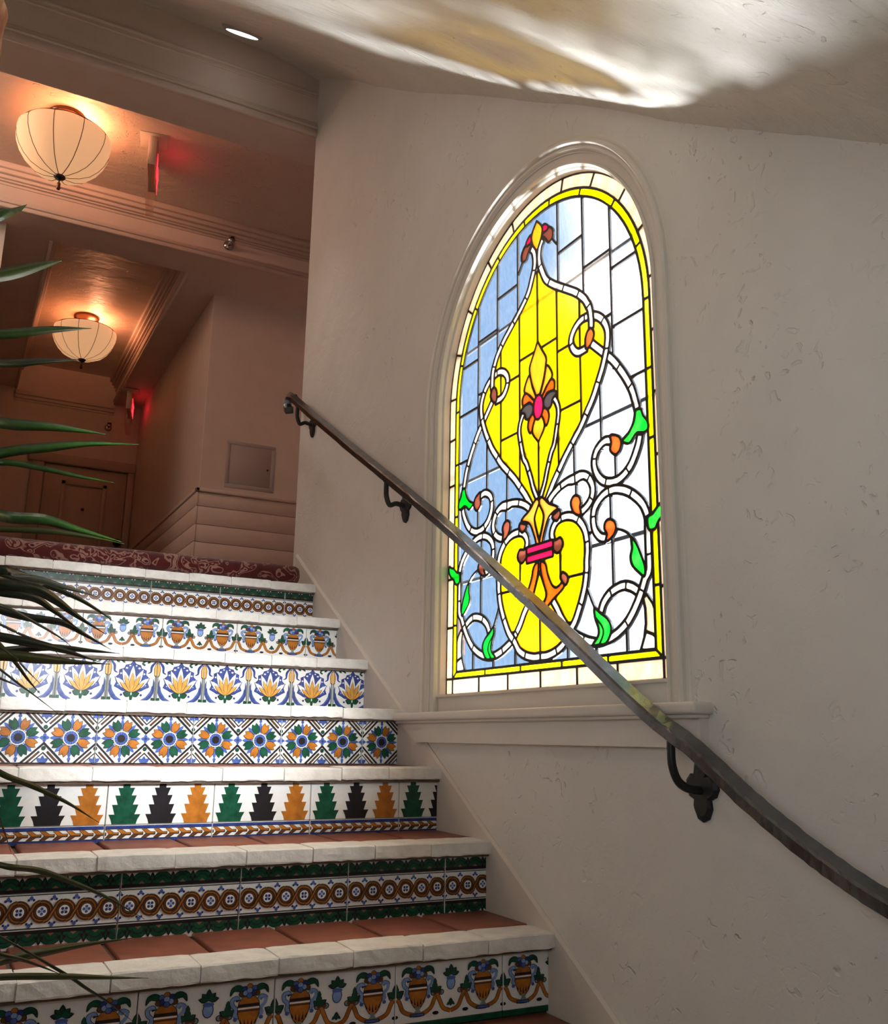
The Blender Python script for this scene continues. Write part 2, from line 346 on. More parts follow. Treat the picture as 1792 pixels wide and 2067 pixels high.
# outlines of the panes of the window: kind, then u, v pairs in 0.1 mm from its centre line
PANES = [
('peach',-5012,1826,-5008,1811,-5011,1415,-5026,1410,-5348,1414,-5353,1429,-5349,1825,-5334,1830),
('peach',-4932,1421,-4933,1811,-4921,1829,-3376,1830,-3358,1819,-3358,1429,-3369,1411,-4914,1410),
('peach',-3282,1421,-3283,1811,-3271,1829,-1726,1830,-1708,1819,-1708,1429,-1719,1411,-3264,1410),
('peach',-1632,1421,-1633,1811,-1621,1829,-54,1830,-36,1819,-35,1429,-46,1411,-1614,1410),
('peach',1637,1421,1619,1410,44,1411,32,1429,33,1819,51,1830,1626,1829,1637,1811),
('peach',3287,1421,3269,1410,1716,1411,1705,1429,1706,1819,1724,1830,3276,1829,3288,1811),
('peach',3356,1421,3355,1811,3366,1829,4919,1830,4937,1819,4937,1429,4926,1411,3374,1410),
('peach',5345,1826,5350,1811,5346,1415,5331,1410,5010,1414,5005,1429,5009,1825,5024,1830),
('peach',-5341,1898,-5353,1916,-5352,3431,-5334,3442,-5011,3442,-5000,3424,-5000,2021,-5007,1991,-5008,1909,-5026,1897),
('peach',5339,1898,5024,1897,5006,1909,5005,1999,4998,2029,4998,3424,5009,3442,5331,3442,5349,3431,5350,1916),
('border',-4848,1916,-4726,2017,-4704,2025,-3016,2025,-3002,2021,-2998,2006,-2998,1916,-3016,1905,-4831,1905,-4846,1908),
('border',-2923,1924,-2922,2014,-2904,2025,-1051,2025,-1037,2021,-1033,2006,-1033,1916,-1051,1905,-2904,1905,-2919,1910),
('border',-965,1924,-964,2014,-946,2025,944,2025,958,2021,962,2006,962,1916,944,1905,-946,1905,-961,1910),
('border',1037,1924,1038,2014,1056,2025,2909,2025,2923,2021,2927,2006,2927,1916,2909,1905,1056,1905,1041,1910),
('border',4848,1909,3014,1905,2996,1916,2995,2006,3000,2021,3014,2025,4701,2025,4716,2023,4754,1995,4829,1935),
('border',-4914,1953,-4921,1956,-4925,1969,-4924,3484,-4906,3495,-4771,3494,-4760,3476,-4761,2081),
('border',4911,1957,4784,2055,4765,2081,4765,3476,4769,3490,4784,3495,4911,3494,4922,3476,4922,1976,4920,1961),
('clear',-4306,3200,-4299,3199,-4205,3071,-4051,2888,-3879,2715,-3735,2599,-3733,2119,-3737,2104,-4149,2101,-4180,2141,-4278,2329,-4300,2389,-4370,2704,-4355,3041),
('clear',-2526,2111,-2544,2100,-3654,2101,-3665,2119,-3663,2546,-3646,2548,-3549,2492,-3391,2417,-3129,2327,-2994,2295,-2754,2258,-2536,2249,-2525,2231),
('clear',-2457,2111,-2457,2246,-2446,2262,-2236,2297,-2064,2342,-1906,2395,-1546,2545,-1411,2619,-1396,2617,-1385,2606,-1315,2509,-1318,2119,-1329,2101,-2439,2100),
('clear',-545,2104,-1231,2101,-1243,2119,-1240,2411,-1231,2413,-1119,2320,-961,2237,-759,2162,-556,2114),
('clear',550,2104,561,2114,681,2140,869,2200,1011,2260,1139,2335,1229,2415,1245,2419,1248,2119,1236,2101),
('clear',2454,2111,2436,2100,1326,2101,1315,2119,1317,2516,1367,2584,1399,2614,1416,2615,1596,2522,1926,2387,2061,2342,2204,2305,2444,2262,2455,2246),
('clear',2523,2111,2522,2231,2534,2249,2669,2250,2811,2265,3029,2303,3156,2335,3374,2410,3576,2507,3644,2548,3660,2546,3662,2119,3651,2101,2541,2100),
('clear',4304,3199,4312,3191,4360,3026,4367,2689,4298,2381,4216,2209,4163,2111,4146,2100,3742,2104,3737,2119,3740,2606,3861,2700,4071,2910),
('ribbon',4261,2126,4264,2149,4416,2450,4431,2450,4626,2383,4688,2336,4686,2109,4334,2115),
('ribbon',-4263,2126,-4329,2115,-4479,2115,-4516,2108,-4680,2111,-4685,2126,-4681,2343,-4629,2383,-4426,2450,-4413,2449,-4361,2329,-4263,2141),
('ribbon',-36,2171,-46,2161,-91,2153,-324,2153,-594,2198,-744,2237,-759,2254,-722,2366,-706,2372,-564,2333,-346,2295,-271,2288,-54,2294,-43,2284,-35,2254),
('ribbon',41,2171,40,2276,51,2294,269,2288,351,2295,531,2325,696,2370,721,2366,759,2254,741,2237,666,2215,389,2160,314,2152,96,2152,51,2161),
('ribbon',-804,2268,-826,2265,-894,2290,-1051,2364,-1106,2396,-1186,2460,-1310,2621,-1409,2719,-1392,2749,-1332,2816,-1314,2825,-1288,2809,-1205,2726,-1122,2614,-1024,2516,-886,2439,-767,2389),
('ribbon',804,2269,767,2374,771,2393,854,2425,974,2484,1044,2531,1105,2591,1221,2745,1311,2827,1326,2825,1405,2734,1409,2719,1285,2591,1202,2479,1126,2411,1026,2350,854,2275,816,2264),
('leaf2',-2484,3209,-2480,3184,-2488,3139,-2514,3034,-2649,2917,-2757,2809,-2800,2741,-2823,2674,-2825,2621,-2808,2561,-2755,2471,-2690,2389,-2688,2374,-2799,2362,-2866,2380,-2899,2396,-2960,2449,-3048,2576,-3073,2659,-3072,2734,-3048,2801,-3005,2861,-2944,2921,-2836,2990,-2686,3070,-2514,3200),
('leaf2',-2574,2913,-2572,2899,-2634,2782,-2650,2734,-2659,2659,-2650,2606,-2607,2524,-2559,2475,-2436,2389,-2428,2381,-2431,2372,-2499,2362,-2613,2374,-2718,2501,-2748,2546,-2770,2599,-2772,2681,-2740,2749,-2720,2779,-2626,2872),
('ribbon',-2432,2479,-2251,2515,-2026,2579,-2015,2569,-1978,2464,-1989,2448,-2079,2417,-2304,2363,-2356,2415,-2432,2471),
('amber',-40,2374,-159,2370,-189,2362,-331,2370,-549,2408,-646,2432,-781,2477,-946,2552,-1014,2595,-1047,2629,-1130,2741,-1174,2786,-1177,2794,-1168,2809,-920,3056,-841,3159,-684,3389,-519,3580,-504,3578,-419,3521,-274,3401,-234,3377,-204,3368,-181,3370,-144,3385,-114,3407,-58,3386,-38,3371,-35,2389),
('amber',42,2374,32,2396,35,3371,111,3407,156,3377,194,3368,231,3377,301,3424,409,3514,516,3580,696,3374,895,3086,947,3026,1171,2809,1177,2794,1028,2606,974,2567,801,2485,644,2432,516,2400,389,2378,254,2362),
('ribbon',2431,2471,2384,2437,2316,2367,2301,2362,2076,2417,1986,2448,1978,2464,2015,2569,2031,2579,2219,2522,2421,2482,2430,2479),
('leaf',2428,2374,2429,2381,2549,2468,2609,2528,2648,2599,2657,2644,2650,2734,2633,2786,2577,2891,2571,2906,2579,2907,2601,2895,2680,2824,2745,2741,2768,2696,2777,2659,2768,2591,2753,2554,2708,2486,2616,2373,2489,2362),
('leaf',2488,3214,2506,3206,2676,3077,2849,2983,2934,2929,3017,2846,3060,2771,3077,2704,3077,2674,3060,2606,3030,2546,2972,2464,2927,2419,2849,2372,2759,2362,2689,2374,2690,2389,2745,2456,2805,2554,2822,2614,2820,2681,2813,2711,2783,2771,2732,2839,2510,3041,2485,3154,2481,3206),
('ribbon',-2986,2381,-3009,2378,-3046,2385,-3166,2417,-3301,2462,-3429,2515,-3549,2575,-3676,2650,-3720,2681,-3719,2696,-3646,2793,-3631,2795,-3511,2717,-3369,2642,-3264,2597,-3114,2546,-3069,2476),
('ribbon',2984,2381,3047,2449,3119,2547,3351,2634,3471,2695,3629,2792,3644,2794,3655,2786,3720,2696,3720,2681,3711,2672,3576,2590,3359,2485,3141,2410,3014,2378),
('peach',-4681,2439,-4683,3004,-4621,3126,-4490,3281,-4464,3307,-4449,3309,-4381,3275,-4371,3259,-4428,3064,-4437,2981,-4445,2689,-4415,2546,-4426,2530,-4644,2458,-4666,2440),
('peach',4680,2434,4641,2458,4431,2530,4414,2546,4442,2681,4435,3041,4374,3259,4383,3274,4454,3309,4469,3305,4634,3111,4688,2996,4690,2449),
('ribbon',-1468,2674,-1561,2620,-1921,2471,-1938,2486,-1975,2584,-1974,2597,-1966,2602,-1576,2767,-1509,2715),
('ribbon',1471,2674,1544,2745,1581,2767,1686,2717,1956,2608,1971,2599,1975,2584,1939,2486,1934,2477,1919,2473,1611,2597,1484,2661),
('clear',-2176,3707,-2050,3446,-1840,3079,-1756,2956,-1648,2839,-1642,2824,-1899,2710,-2101,2635,-2341,2573,-2529,2544,-2560,2584,-2575,2621,-2577,2711,-2560,2764,-2459,2959,-2437,3019,-2405,3169,-2405,3244,-2418,3281,-2302,3476,-2189,3694),
('clear',2181,3707,2315,3454,2419,3281,2403,3199,2435,3026,2472,2929,2558,2771,2582,2681,2573,2614,2534,2545,2421,2558,2151,2620,1881,2717,1701,2792,1642,2824,1645,2839,1769,2971,1845,3086,2018,3386,2082,3506,2166,3697),
('clear',-4054,3364,-3969,3418,-3879,3463,-3706,3517,-3594,3525,-3391,3493,-3196,3433,-3106,3388,-3006,3319,-2938,3251,-2917,3221,-2865,3116,-2851,3071,-2866,3055,-2964,2992,-3080,2876,-3106,2841,-3145,2756,-3148,2651,-3159,2643,-3286,2687,-3444,2762,-3571,2837,-3691,2925,-3777,3004,-3927,3176,-4045,3334,-4057,3356),
('clear',4055,3356,4011,3286,3865,3101,3794,3022,3681,2918,3546,2822,3456,2770,3321,2702,3164,2643,3152,2651,3152,2719,3143,2764,3096,2856,3006,2955,2949,3004,2848,3071,2907,3206,2943,3259,2984,3300,3081,3373,3164,3418,3366,3487,3471,3510,3591,3525,3704,3517,3876,3463,3981,3410,4044,3371),
('ribbon',4341,3421,4343,3401,4298,3326,4206,3189,4082,3026,4000,2929,3850,2779,3771,2716,3759,2719,3685,2816,3682,2831,3749,2888,3940,3086,4086,3271,4221,3476,4236,3478),
('ribbon',-4338,3424,-4239,3478,-4222,3476,-4081,3264,-3965,3116,-3845,2981,-3684,2832,-3697,2801,-3759,2719,-3776,2719,-3864,2790,-3980,2906,-4070,3011,-4179,3151,-4293,3319,-4342,3401,-4344,3416),
('ribbon',-1915,3379,-1809,3439,-1801,3438,-1653,3184,-1584,3084,-1482,2974,-1363,2869,-1366,2844,-1441,2761,-1464,2762,-1569,2850,-1681,2971,-1810,3169,-1916,3356),
('ribbon',1913,3379,1920,3364,1913,3349,1770,3101,1694,2986,1660,2944,1551,2835,1461,2760,1454,2756,1439,2760,1361,2854,1361,2869,1454,2948,1566,3061,1643,3169,1796,3431,1806,3437,1821,3433),
('ribbon',-1334,2944,-1306,2977,-1261,3004,-1205,2951,-1171,2899,-1194,2873,-1231,2848,-1299,2903),
('ribbon',1168,2899,1173,2914,1266,3009,1334,2944,1328,2929,1229,2848),
('ribbon',1139,2941,1131,2938,1116,2948,970,3101,771,3389,596,3596,599,3615,659,3665,704,3687,719,3681,891,3471,1045,3244,1224,3049,1224,3034),
('ribbon',-639,3652,-595,3611,-601,3586,-759,3404,-916,3174,-995,3071,-1119,2948,-1126,2943,-1141,2948,-1227,3034,-1227,3049,-1063,3221,-864,3509,-744,3652,-706,3685),
('yellow',-1989,4158,-1974,4162,-1389,4162,-1378,4151,-1375,4121,-1353,4069,-1332,4039,-1279,3986,-1239,3968,-1194,3970,-1134,3908,-1036,3842,-782,3716,-785,3701,-939,3524,-1138,3236,-1291,3075,-1336,3040,-1441,3037,-1464,3045,-1531,3129,-1600,3236,-1788,3566,-1878,3754,-1953,3964,-1992,4136),
('yellow',1992,4159,1990,4121,1950,3956,1890,3784,1755,3506,1635,3296,1538,3139,1461,3045,1439,3037,1334,3040,1251,3112,1150,3221,966,3486,805,3679,783,3716,1049,3850,1124,3900,1191,3967,1236,3968,1274,3983,1343,4054,1365,4091,1383,4151,1394,4162),
('ribbon',-3076,3608,-3016,3583,-2941,3538,-2836,3457,-2791,3412,-2737,3341,-2666,3199,-2665,3184,-2769,3129,-2788,3131,-2842,3236,-2866,3270,-2986,3390,-3128,3484,-3130,3499),
('ribbon',3081,3605,3120,3521,3126,3484,3044,3433,2969,3375,2871,3277,2832,3221,2789,3130,2766,3129,2669,3179,2667,3199,2720,3311,2759,3374,2804,3427,2869,3484,2976,3560,3059,3606),
('clear',-4681,3772,-4560,3664,-4421,3386,-4434,3385,-4464,3397,-4479,3390,-4674,3167,-4682,3169,-4685,3184),
('clear',-2341,5174,-2330,5156,-2352,5044,-2353,4969,-2360,4939,-2360,4789,-2323,4519,-2318,4451,-2322,4346,-2270,4039,-2210,3806,-2355,3521,-2475,3319,-2504,3289,-2581,3235,-2596,3232,-2679,3381,-2713,3424,-2821,3532,-2986,3650,-3091,3703,-3189,3737,-3207,3754,-3207,4856,-3196,4868,-3084,4830,-3024,4830,-2994,4810,-2979,4808,-2836,4840,-2769,4862,-2694,4900,-2589,4980,-2488,5089,-2431,5171),
('clear',2339,5174,2429,5171,2500,5074,2624,4950,2706,4892,2766,4862,2976,4808,2991,4810,3021,4830,3089,4830,3126,4840,3194,4868,3205,4856,3204,3754,3186,3737,3074,3695,2999,3658,2849,3555,2732,3446,2688,3394,2645,3326,2603,3236,2594,3231,2489,3300,2465,3334,2322,3581,2210,3806,2275,4061,2320,4316,2320,4496,2358,4759,2358,4976,2331,5164),
('clear',4686,3780,4686,3160,4679,3161,4540,3326,4476,3390,4461,3397,4431,3381,4421,3386,4550,3649,4671,3773),
('ribbon',-2206,4169,-2094,4190,-2078,4181,-2045,4016,-2005,3874,-1915,3656,-1830,3491,-1846,3467,-1936,3419,-1951,3422,-1983,3476,-2110,3754,-2180,3986,-2214,4159),
('ribbon',2204,4169,2215,4151,2200,4076,2153,3881,2115,3769,2007,3521,1954,3424,1941,3416,1836,3475,1831,3491,1943,3716,2003,3866,2048,4031,2078,4181,2091,4191),
('ribbon',-3751,3722,-3733,3634,-3737,3589,-3894,3538,-3984,3493,-4096,3423,-4104,3425,-4166,3529,-4168,3544,-4161,3551,-4074,3605,-3969,3658,-3849,3703),
('ribbon',3749,3722,3824,3710,3951,3665,4019,3635,4163,3551,4169,3544,4167,3529,4112,3439,4101,3427,4086,3429,3996,3485,3891,3538,3735,3589,3730,3619),
('flame',-92,4781,-88,4669,-103,4571,-127,4474,-255,4166,-355,3964,-372,3896,-363,3829,-333,3761,-282,3686,-159,3568,-135,3529,-133,3499,-144,3474,-166,3456,-196,3447,-219,3452,-256,3475,-404,3596,-556,3695,-639,3740,-879,3842,-1021,3917,-1111,3979,-1120,3994,-1122,4016,-1096,4050,-1066,4064,-1036,4055,-931,3992,-796,3960,-721,3977,-636,4024,-586,4065,-523,4136,-420,4301,-345,4459,-303,4616,-258,4706,-204,4745,-159,4768,-106,4785),
('flame',97,4781,111,4783,171,4761,216,4738,261,4701,300,4624,357,4429,432,4279,535,4121,626,4031,704,3985,786,3960,861,3970,951,4000,1026,4048,1064,4064,1103,4046,1127,4001,1104,3971,981,3895,846,3827,685,3761,531,3680,394,3589,256,3476,209,3450,179,3450,156,3461,132,3499,132,3529,145,3551,287,3694,323,3746,360,3821,370,3859,370,3911,353,3971,275,4121,132,4459,108,4549,85,4684,85,4759),
('ribbon',-4651,4259,-4531,4255,-4527,3994,-4518,3934,-4485,3881,-4473,3814,-4460,3791,-4426,3760,-4404,3750,-4374,3757,-4359,3748,-4252,3536,-4261,3516,-4359,3464,-4375,3469,-4486,3681,-4595,3784,-4638,3859,-4663,3964,-4663,4241),
('ribbon',4656,4259,4668,4241,4668,4016,4660,3941,4635,3851,4600,3791,4491,3689,4376,3469,4367,3461,4356,3463,4259,3516,4251,3525,4253,3536,4358,3746,4371,3756,4416,3752,4457,3791,4478,3829,4490,3889,4515,3926,4525,3979,4529,4255),
('ribbon',3701,3724,3692,3634,3684,3604,3674,3596,3584,3600,3456,3585,3314,3553,3179,3508,3170,3514,3125,3619,3127,3634,3164,3650,3284,3688,3426,3720,3531,3735,3689,3735),
('peach',-5341,5017,-5071,5017,-5011,4985,-5000,4969,-5000,3536,-5011,3518,-5334,3518,-5352,3529,-5353,4999),
('peach',5339,5017,5350,4999,5349,3529,5331,3518,5009,3518,4998,3536,4998,4969,5024,4993,5076,5017),
('border',-4921,4860,-4854,4809,-4809,4793,-4771,4792,-4761,4781,-4760,3581,-4771,3563,-4906,3562,-4924,3574),
('border',4919,4858,4922,3574,4904,3562,4776,3563,4765,3581,4766,4781,4776,4792,4844,4802,4911,4858),
('ribbon',-3702,3724,-3684,3735,-3534,3735,-3429,3720,-3256,3680,-3144,3643,-3127,3634,-3124,3619,-3164,3529,-3181,3511,-3316,3553,-3459,3585,-3586,3600,-3676,3596,-3687,3604),
('clear',-3429,5067,-3369,4995,-3276,4909,-3279,3770,-3294,3767,-3511,3810,-3721,3810,-3909,3763,-4074,3688,-4194,3615,-4209,3617,-4293,3776,-4294,3799,-4089,3960,-3980,4061,-3937,4121,-3898,4219,-3890,4264,-3890,4354,-3950,4519,-3950,4616,-3935,4691,-3933,4789,-3864,4867,-3729,4955,-3586,5023),
('yellow',-1,4462,16,4444,256,3971,279,3889,259,3814,209,3750,141,3707,-1,3635,-129,3700,-219,3758,-258,3814,-275,3866,-275,3919,-265,3949,-48,4384),
('clear',3426,5067,3584,5023,3756,4940,3854,4875,3910,4819,3930,4789,3933,4714,3955,4541,3945,4496,3897,4376,3888,4331,3895,4226,3921,4148,3963,4084,4071,3975,4296,3798,4298,3784,4206,3615,4191,3617,4034,3710,3966,3740,3839,3785,3764,3802,3711,3810,3509,3810,3291,3767,3276,3770,3273,4901,3284,4920,3392,5021),
('leaf2',-4014,4723,-4010,4706,-4025,4624,-4025,4504,-3965,4331,-3965,4279,-3990,4181,-4012,4136,-4057,4076,-4289,3889,-4374,3835,-4389,3833,-4407,3859,-4407,3979,-4390,4054,-4360,4136,-4248,4384,-4180,4511,-4055,4691,-4021,4723),
('leaf',4011,4730,4026,4723,4094,4641,4185,4504,4350,4159,4388,4061,4405,3994,4412,3896,4402,3844,4394,3835,4379,3835,4334,3857,4086,4050,4038,4099,3995,4166,3970,4241,3962,4309,3972,4361,4020,4481,4030,4526,4030,4579),
('yellow',-223,4826,-231,4811,-271,4785,-324,4732,-348,4699,-378,4631,-420,4474,-487,4331,-592,4159,-646,4103,-736,4052,-804,4038,-916,4067,-1008,4121,-1009,4136,-967,4189,-952,4219,-943,4264,-965,4339,-961,4892,-879,4882,-834,4892,-796,4907,-699,4970,-695,4871,-661,4832),
('yellow',221,4826,666,4832,698,4864,700,4954,711,4964,771,4922,831,4892,884,4882,959,4892,962,4331,948,4286,948,4234,972,4181,1012,4136,1007,4121,936,4075,846,4045,801,4038,719,4060,636,4110,606,4141,537,4241,439,4429,417,4481,375,4639,353,4691,329,4725),
('brown',-1040,4309,-1025,4279,-1027,4234,-1078,4159,-1179,4067,-1224,4045,-1261,4061,-1286,4099,-1302,4144,-1302,4189,-1284,4236,-1186,4303,-1111,4333,-1081,4333,-1059,4325),
('brown',1041,4311,1079,4333,1116,4333,1199,4295,1277,4241,1298,4204,1307,4166,1290,4106,1259,4058,1229,4045,1206,4052,1166,4076,1098,4136,1055,4189,1025,4241,1025,4279),
('clear',-4449,4133,-4452,5006,-4460,5036,-4460,5111,-4420,5254,-4353,5389,-4280,5486,-4164,5595,-4021,5705,-3841,5818,-3676,5893,-3541,5938,-3354,5977,-3250,5974,-3245,5959,-3249,5419,-3346,5355,-3399,5301,-3445,5209,-3452,5134,-3639,5075,-3789,5000,-3849,4963,-3924,4905,-3980,4841,-4014,4822,-4130,4706,-4203,4609,-4285,4474,-4441,4136),
('clear',4446,4140,4431,4155,4364,4312,4260,4519,4191,4626,4097,4744,4034,4807,3981,4838,3906,4920,3801,4993,3636,5075,3454,5134,3443,5216,3404,5294,3336,5362,3246,5419,3242,5959,3247,5974,3351,5977,3486,5953,3696,5885,3869,5803,4014,5711,4199,5565,4300,5464,4358,5381,4425,5239,4457,5126,4457,5006,4450,4969),
('ribbon',-2266,4981,-2199,4980,-2154,4972,-2143,4961,-2142,4759,-2105,4511,-2105,4331,-2090,4249,-2101,4233,-2191,4215,-2214,4216,-2225,4226,-2247,4361,-2240,4459,-2285,4804,-2285,4931,-2275,4976),
('ribbon',2271,4979,2282,4961,2282,4774,2245,4511,2245,4331,2227,4226,2211,4215,2189,4215,2099,4233,2088,4249,2102,4316,2103,4489,2140,4736,2141,4961,2151,4972,2196,4980),
('yellow',-2005,4241,-2015,4256,-2030,4346,-2030,4526,-2067,4774,-2067,4961,-2045,5111,-2005,5231,-1953,5329,-1880,5426,-1779,5520,-1666,5593,-1554,5645,-1464,5675,-1351,5700,-1284,5708,-1126,5708,-1059,5700,-931,5668,-886,5645,-824,5599,-787,5546,-770,5494,-772,5449,-811,5344,-826,5340,-954,5370,-1006,5370,-1040,5359,-1059,5347,-1134,5271,-1165,5209,-1175,5171,-1175,5134,-1150,5059,-1115,5006,-1033,4924,-1036,4404,-1119,4410,-1186,4386,-1299,4312,-1374,4238),
('ribbon',-4531,4994,-4528,4316,-4546,4305,-4651,4306,-4664,4316,-4670,4339,-4663,4376,-4662,4789,-4653,4804,-4591,4853,-4567,4886,-4542,4961,-4539,4991),
('ribbon',4536,4975,4572,4879,4634,4815,4658,4804,4667,4789,4668,4324,4656,4306,4544,4305,4526,4316,4525,4954),
('yellow',21,4585,-16,4586,-21,4594,-13,4661,-13,4781,-26,4819,-16,4830,21,4828,26,4819,10,4766,10,4669),
('leaf2',-5266,5444,-5251,5443,-5169,5387,-5034,5353,-4974,5323,-4826,5209,-4779,5185,-4711,5168,-4681,5167,-4627,5149,-4610,5104,-4610,5021,-4635,4916,-4648,4894,-4674,4877,-4711,4868,-4794,4868,-4831,4881,-4857,4901,-4903,4969,-4966,5040,-5034,5083,-5131,5132,-5169,5160,-5229,5229,-5260,5284,-5278,5351,-5277,5411),
('leaf',5268,5441,5275,5426,5275,5344,5265,5299,5234,5236,5159,5153,4979,5047,4915,4984,4851,4894,4829,4877,4791,4868,4709,4868,4649,4892,4632,4924,4608,5051,4615,5126,4626,5149,4649,5160,4761,5177,4799,5192,4986,5330,5061,5360,5151,5380,5256,5444),
('ribbon',-2432,5576,-2428,5449,-2460,5291,-2497,5201,-2559,5109,-2604,5057,-2649,5018,-2746,4952,-2851,4915,-2926,4898,-2940,4901,-2988,4999,-2990,5021,-2979,5030,-2859,5057,-2799,5087,-2754,5122,-2668,5209,-2610,5291,-2587,5351,-2570,5426,-2559,5568,-2521,5580),
('ribbon',2430,5576,2519,5580,2564,5568,2568,5441,2600,5314,2646,5236,2736,5138,2789,5095,2856,5057,2976,5030,2990,5021,2985,4991,2937,4901,2826,4922,2721,4967,2639,5025,2541,5131,2502,5194,2457,5299,2425,5471),
('brown',-3032,4909,-3069,4905,-3106,4915,-3226,4967,-3301,5021,-3348,5081,-3372,5141,-3370,5194,-3324,5284,-3271,5323,-3189,5360,-3144,5370,-3099,5370,-3061,5360,-3020,5344,-3003,5329,-2983,5269,-2985,5201,-3015,5149,-3063,5089,-3080,5051,-3078,5014,-3063,4976,-3030,4924),
('red',-619,5044,-601,5055,614,5054,625,5036,624,4916,606,4905,-609,4906,-620,4924),
('orange',3031,4909,3031,4924,3075,5006,3077,5059,3053,5104,2991,5184,2982,5209,2980,5261,3005,5329,3021,5345,3059,5360,3141,5370,3209,5353,3284,5315,3321,5287,3345,5254,3375,5171,3368,5126,3338,5066,3299,5018,3224,4967,3111,4915,3074,4905),
('brown',-699,5267,-690,5111,-698,5066,-771,5006,-819,4978,-886,4958,-954,4975,-1038,5021,-1075,5074,-1100,5156,-1090,5194,-1060,5254,-1029,5282,-976,5295,-841,5265),
('brown',704,5267,839,5265,966,5295,1019,5285,1060,5254,1088,5201,1097,5164,1088,5104,1045,5029,1004,4997,921,4965,884,4960,846,4967,764,5012,702,5066,695,5111),
('ribbon',-2272,5029,-2270,5081,-2245,5194,-2200,5321,-2163,5396,-2094,5504,-2007,5606,-1901,5696,-1884,5700,-1806,5599,-1806,5584,-1955,5441,-2050,5306,-2103,5186,-2139,5022,-2176,5018),
('ribbon',2270,5029,2181,5018,2136,5022,2108,5171,2070,5269,2033,5336,1967,5426,1807,5584,1812,5606,1881,5699,1896,5699,1926,5677,2035,5576,2099,5496,2168,5389,2213,5291,2243,5201,2267,5096,2275,5044),
('peach',-5349,5288,-5281,5184,-5203,5104,-5199,5088,-5334,5085,-5349,5090),
('peach',5346,5280,5346,5090,5331,5085,5195,5089,5200,5104,5282,5186,5339,5277),
('clear',-3173,5974,-3159,5977,-3024,5953,-2889,5900,-2724,5790,-2685,5741,-2662,5696,-2645,5629,-2638,5531,-2645,5441,-2670,5344,-2685,5306,-2746,5220,-2814,5162,-2874,5132,-2942,5119,-2908,5201,-2908,5284,-2917,5321,-2938,5359,-2986,5407,-3024,5428,-3084,5445,-3166,5446,-3177,5456,-3178,5959),
('clear',3170,5974,3175,5959,3174,5456,3164,5446,3089,5445,3044,5435,2984,5405,2943,5366,2915,5314,2907,5284,2905,5209,2915,5171,2946,5125,2939,5116,2871,5132,2826,5155,2755,5209,2720,5254,2675,5329,2642,5464,2643,5614,2667,5711,2695,5756,2744,5805,2849,5878,2999,5945,3104,5970),
('red',625,5276,624,5171,606,5160,-601,5160,-615,5164,-620,5179,-619,5284,-601,5295,606,5295,620,5291),
('ribbon',-4638,5239,-4645,5254,-4638,5284,-4586,5411,-4540,5494,-4460,5606,-4336,5730,-4209,5835,-4081,5923,-4059,5923,-3995,5824,-3996,5809,-4179,5670,-4355,5501,-4396,5451,-4450,5366,-4516,5214,-4539,5213),
('ribbon',4635,5239,4529,5211,4514,5215,4485,5291,4433,5396,4375,5479,4214,5640,3997,5809,3995,5824,4064,5928,4079,5925,4139,5885,4266,5790,4382,5689,4472,5591,4545,5486,4613,5351,4643,5261),
('clear',-2386,5245,-2390,5261,-2353,5434,-2353,5644,-2377,5764,-2431,5887,-2326,5815,-2206,5755,-2101,5717,-2003,5704,-2170,5516,-2238,5411,-2311,5247),
('clear',2384,5243,2309,5247,2251,5389,2175,5509,2110,5591,2007,5696,2007,5704,2016,5707,2061,5708,2129,5725,2241,5770,2339,5822,2421,5879,2426,5869,2382,5779,2350,5614,2350,5456,2365,5351,2392,5254),
('border',-4771,5264,-4809,5282,-4871,5329,-4914,5363,-4925,5381,-4925,7016,-4921,7030,-4906,7035,-4771,7034,-4760,7016,-4760,5284,-4762,5269),
('border',4776,5266,4765,5284,4765,7016,4776,7034,4904,7035,4919,7030,4922,7016,4922,5381,4911,5363,4866,5325),
('yellow',2008,4241,1371,4238,1289,4320,1199,4378,1124,4410,1041,4404,1038,4924,1045,4939,1120,5014,1148,5059,1172,5119,1172,5186,1140,5261,1112,5299,1034,5360,1004,5370,951,5370,824,5340,809,5345,770,5456,768,5494,800,5569,846,5617,951,5675,1056,5700,1131,5708,1281,5708,1394,5692,1536,5653,1641,5608,1769,5527,1892,5411,1958,5321,1995,5254,2033,5156,2065,4991,2065,4751,2028,4504,2027,4331),
('ribbon',-1036,5874,-1021,5872,-939,5800,-886,5775,-849,5775,-744,5806,-699,5775,-643,5719,-584,5621,-560,5554,-553,5516,-553,5441,-572,5374,-654,5370,-691,5350,-719,5351,-688,5479,-697,5524,-720,5576,-800,5666,-871,5720,-916,5743,-1029,5770,-1043,5779,-1047,5801),
('ribbon',1034,5872,1045,5824,1041,5779,1026,5770,936,5750,861,5713,831,5692,725,5584,702,5539,692,5501,693,5449,720,5366,718,5351,689,5350,659,5370,576,5374,560,5411,550,5464,558,5539,582,5614,612,5674,655,5734,719,5790,749,5807,854,5775,884,5775,914,5785),
('clear',-212,5374,-487,5374,-478,5426,-478,5531,-502,5621,-564,5729,-677,5846,-672,5861,-624,5911,-607,5944,-605,5981,-625,6011,-624,6019,-590,6011,-494,5959,-435,5884,-270,5569,-225,5456,-208,5389),
('fleur',-39,5372,-114,5371,-127,5381,-172,5531,-300,5794,-376,5924,-470,6026,-579,6088,-706,6133,-849,6166,-856,6176,-774,6223,-586,6295,-466,6355,-376,6420,-214,6559,-136,6600,-91,6598,-54,6577,-30,6536,-28,6499,-220,6221,-258,6131,-267,6064,-245,5929,-228,5869,-115,5569,-45,5411,-34,5381),
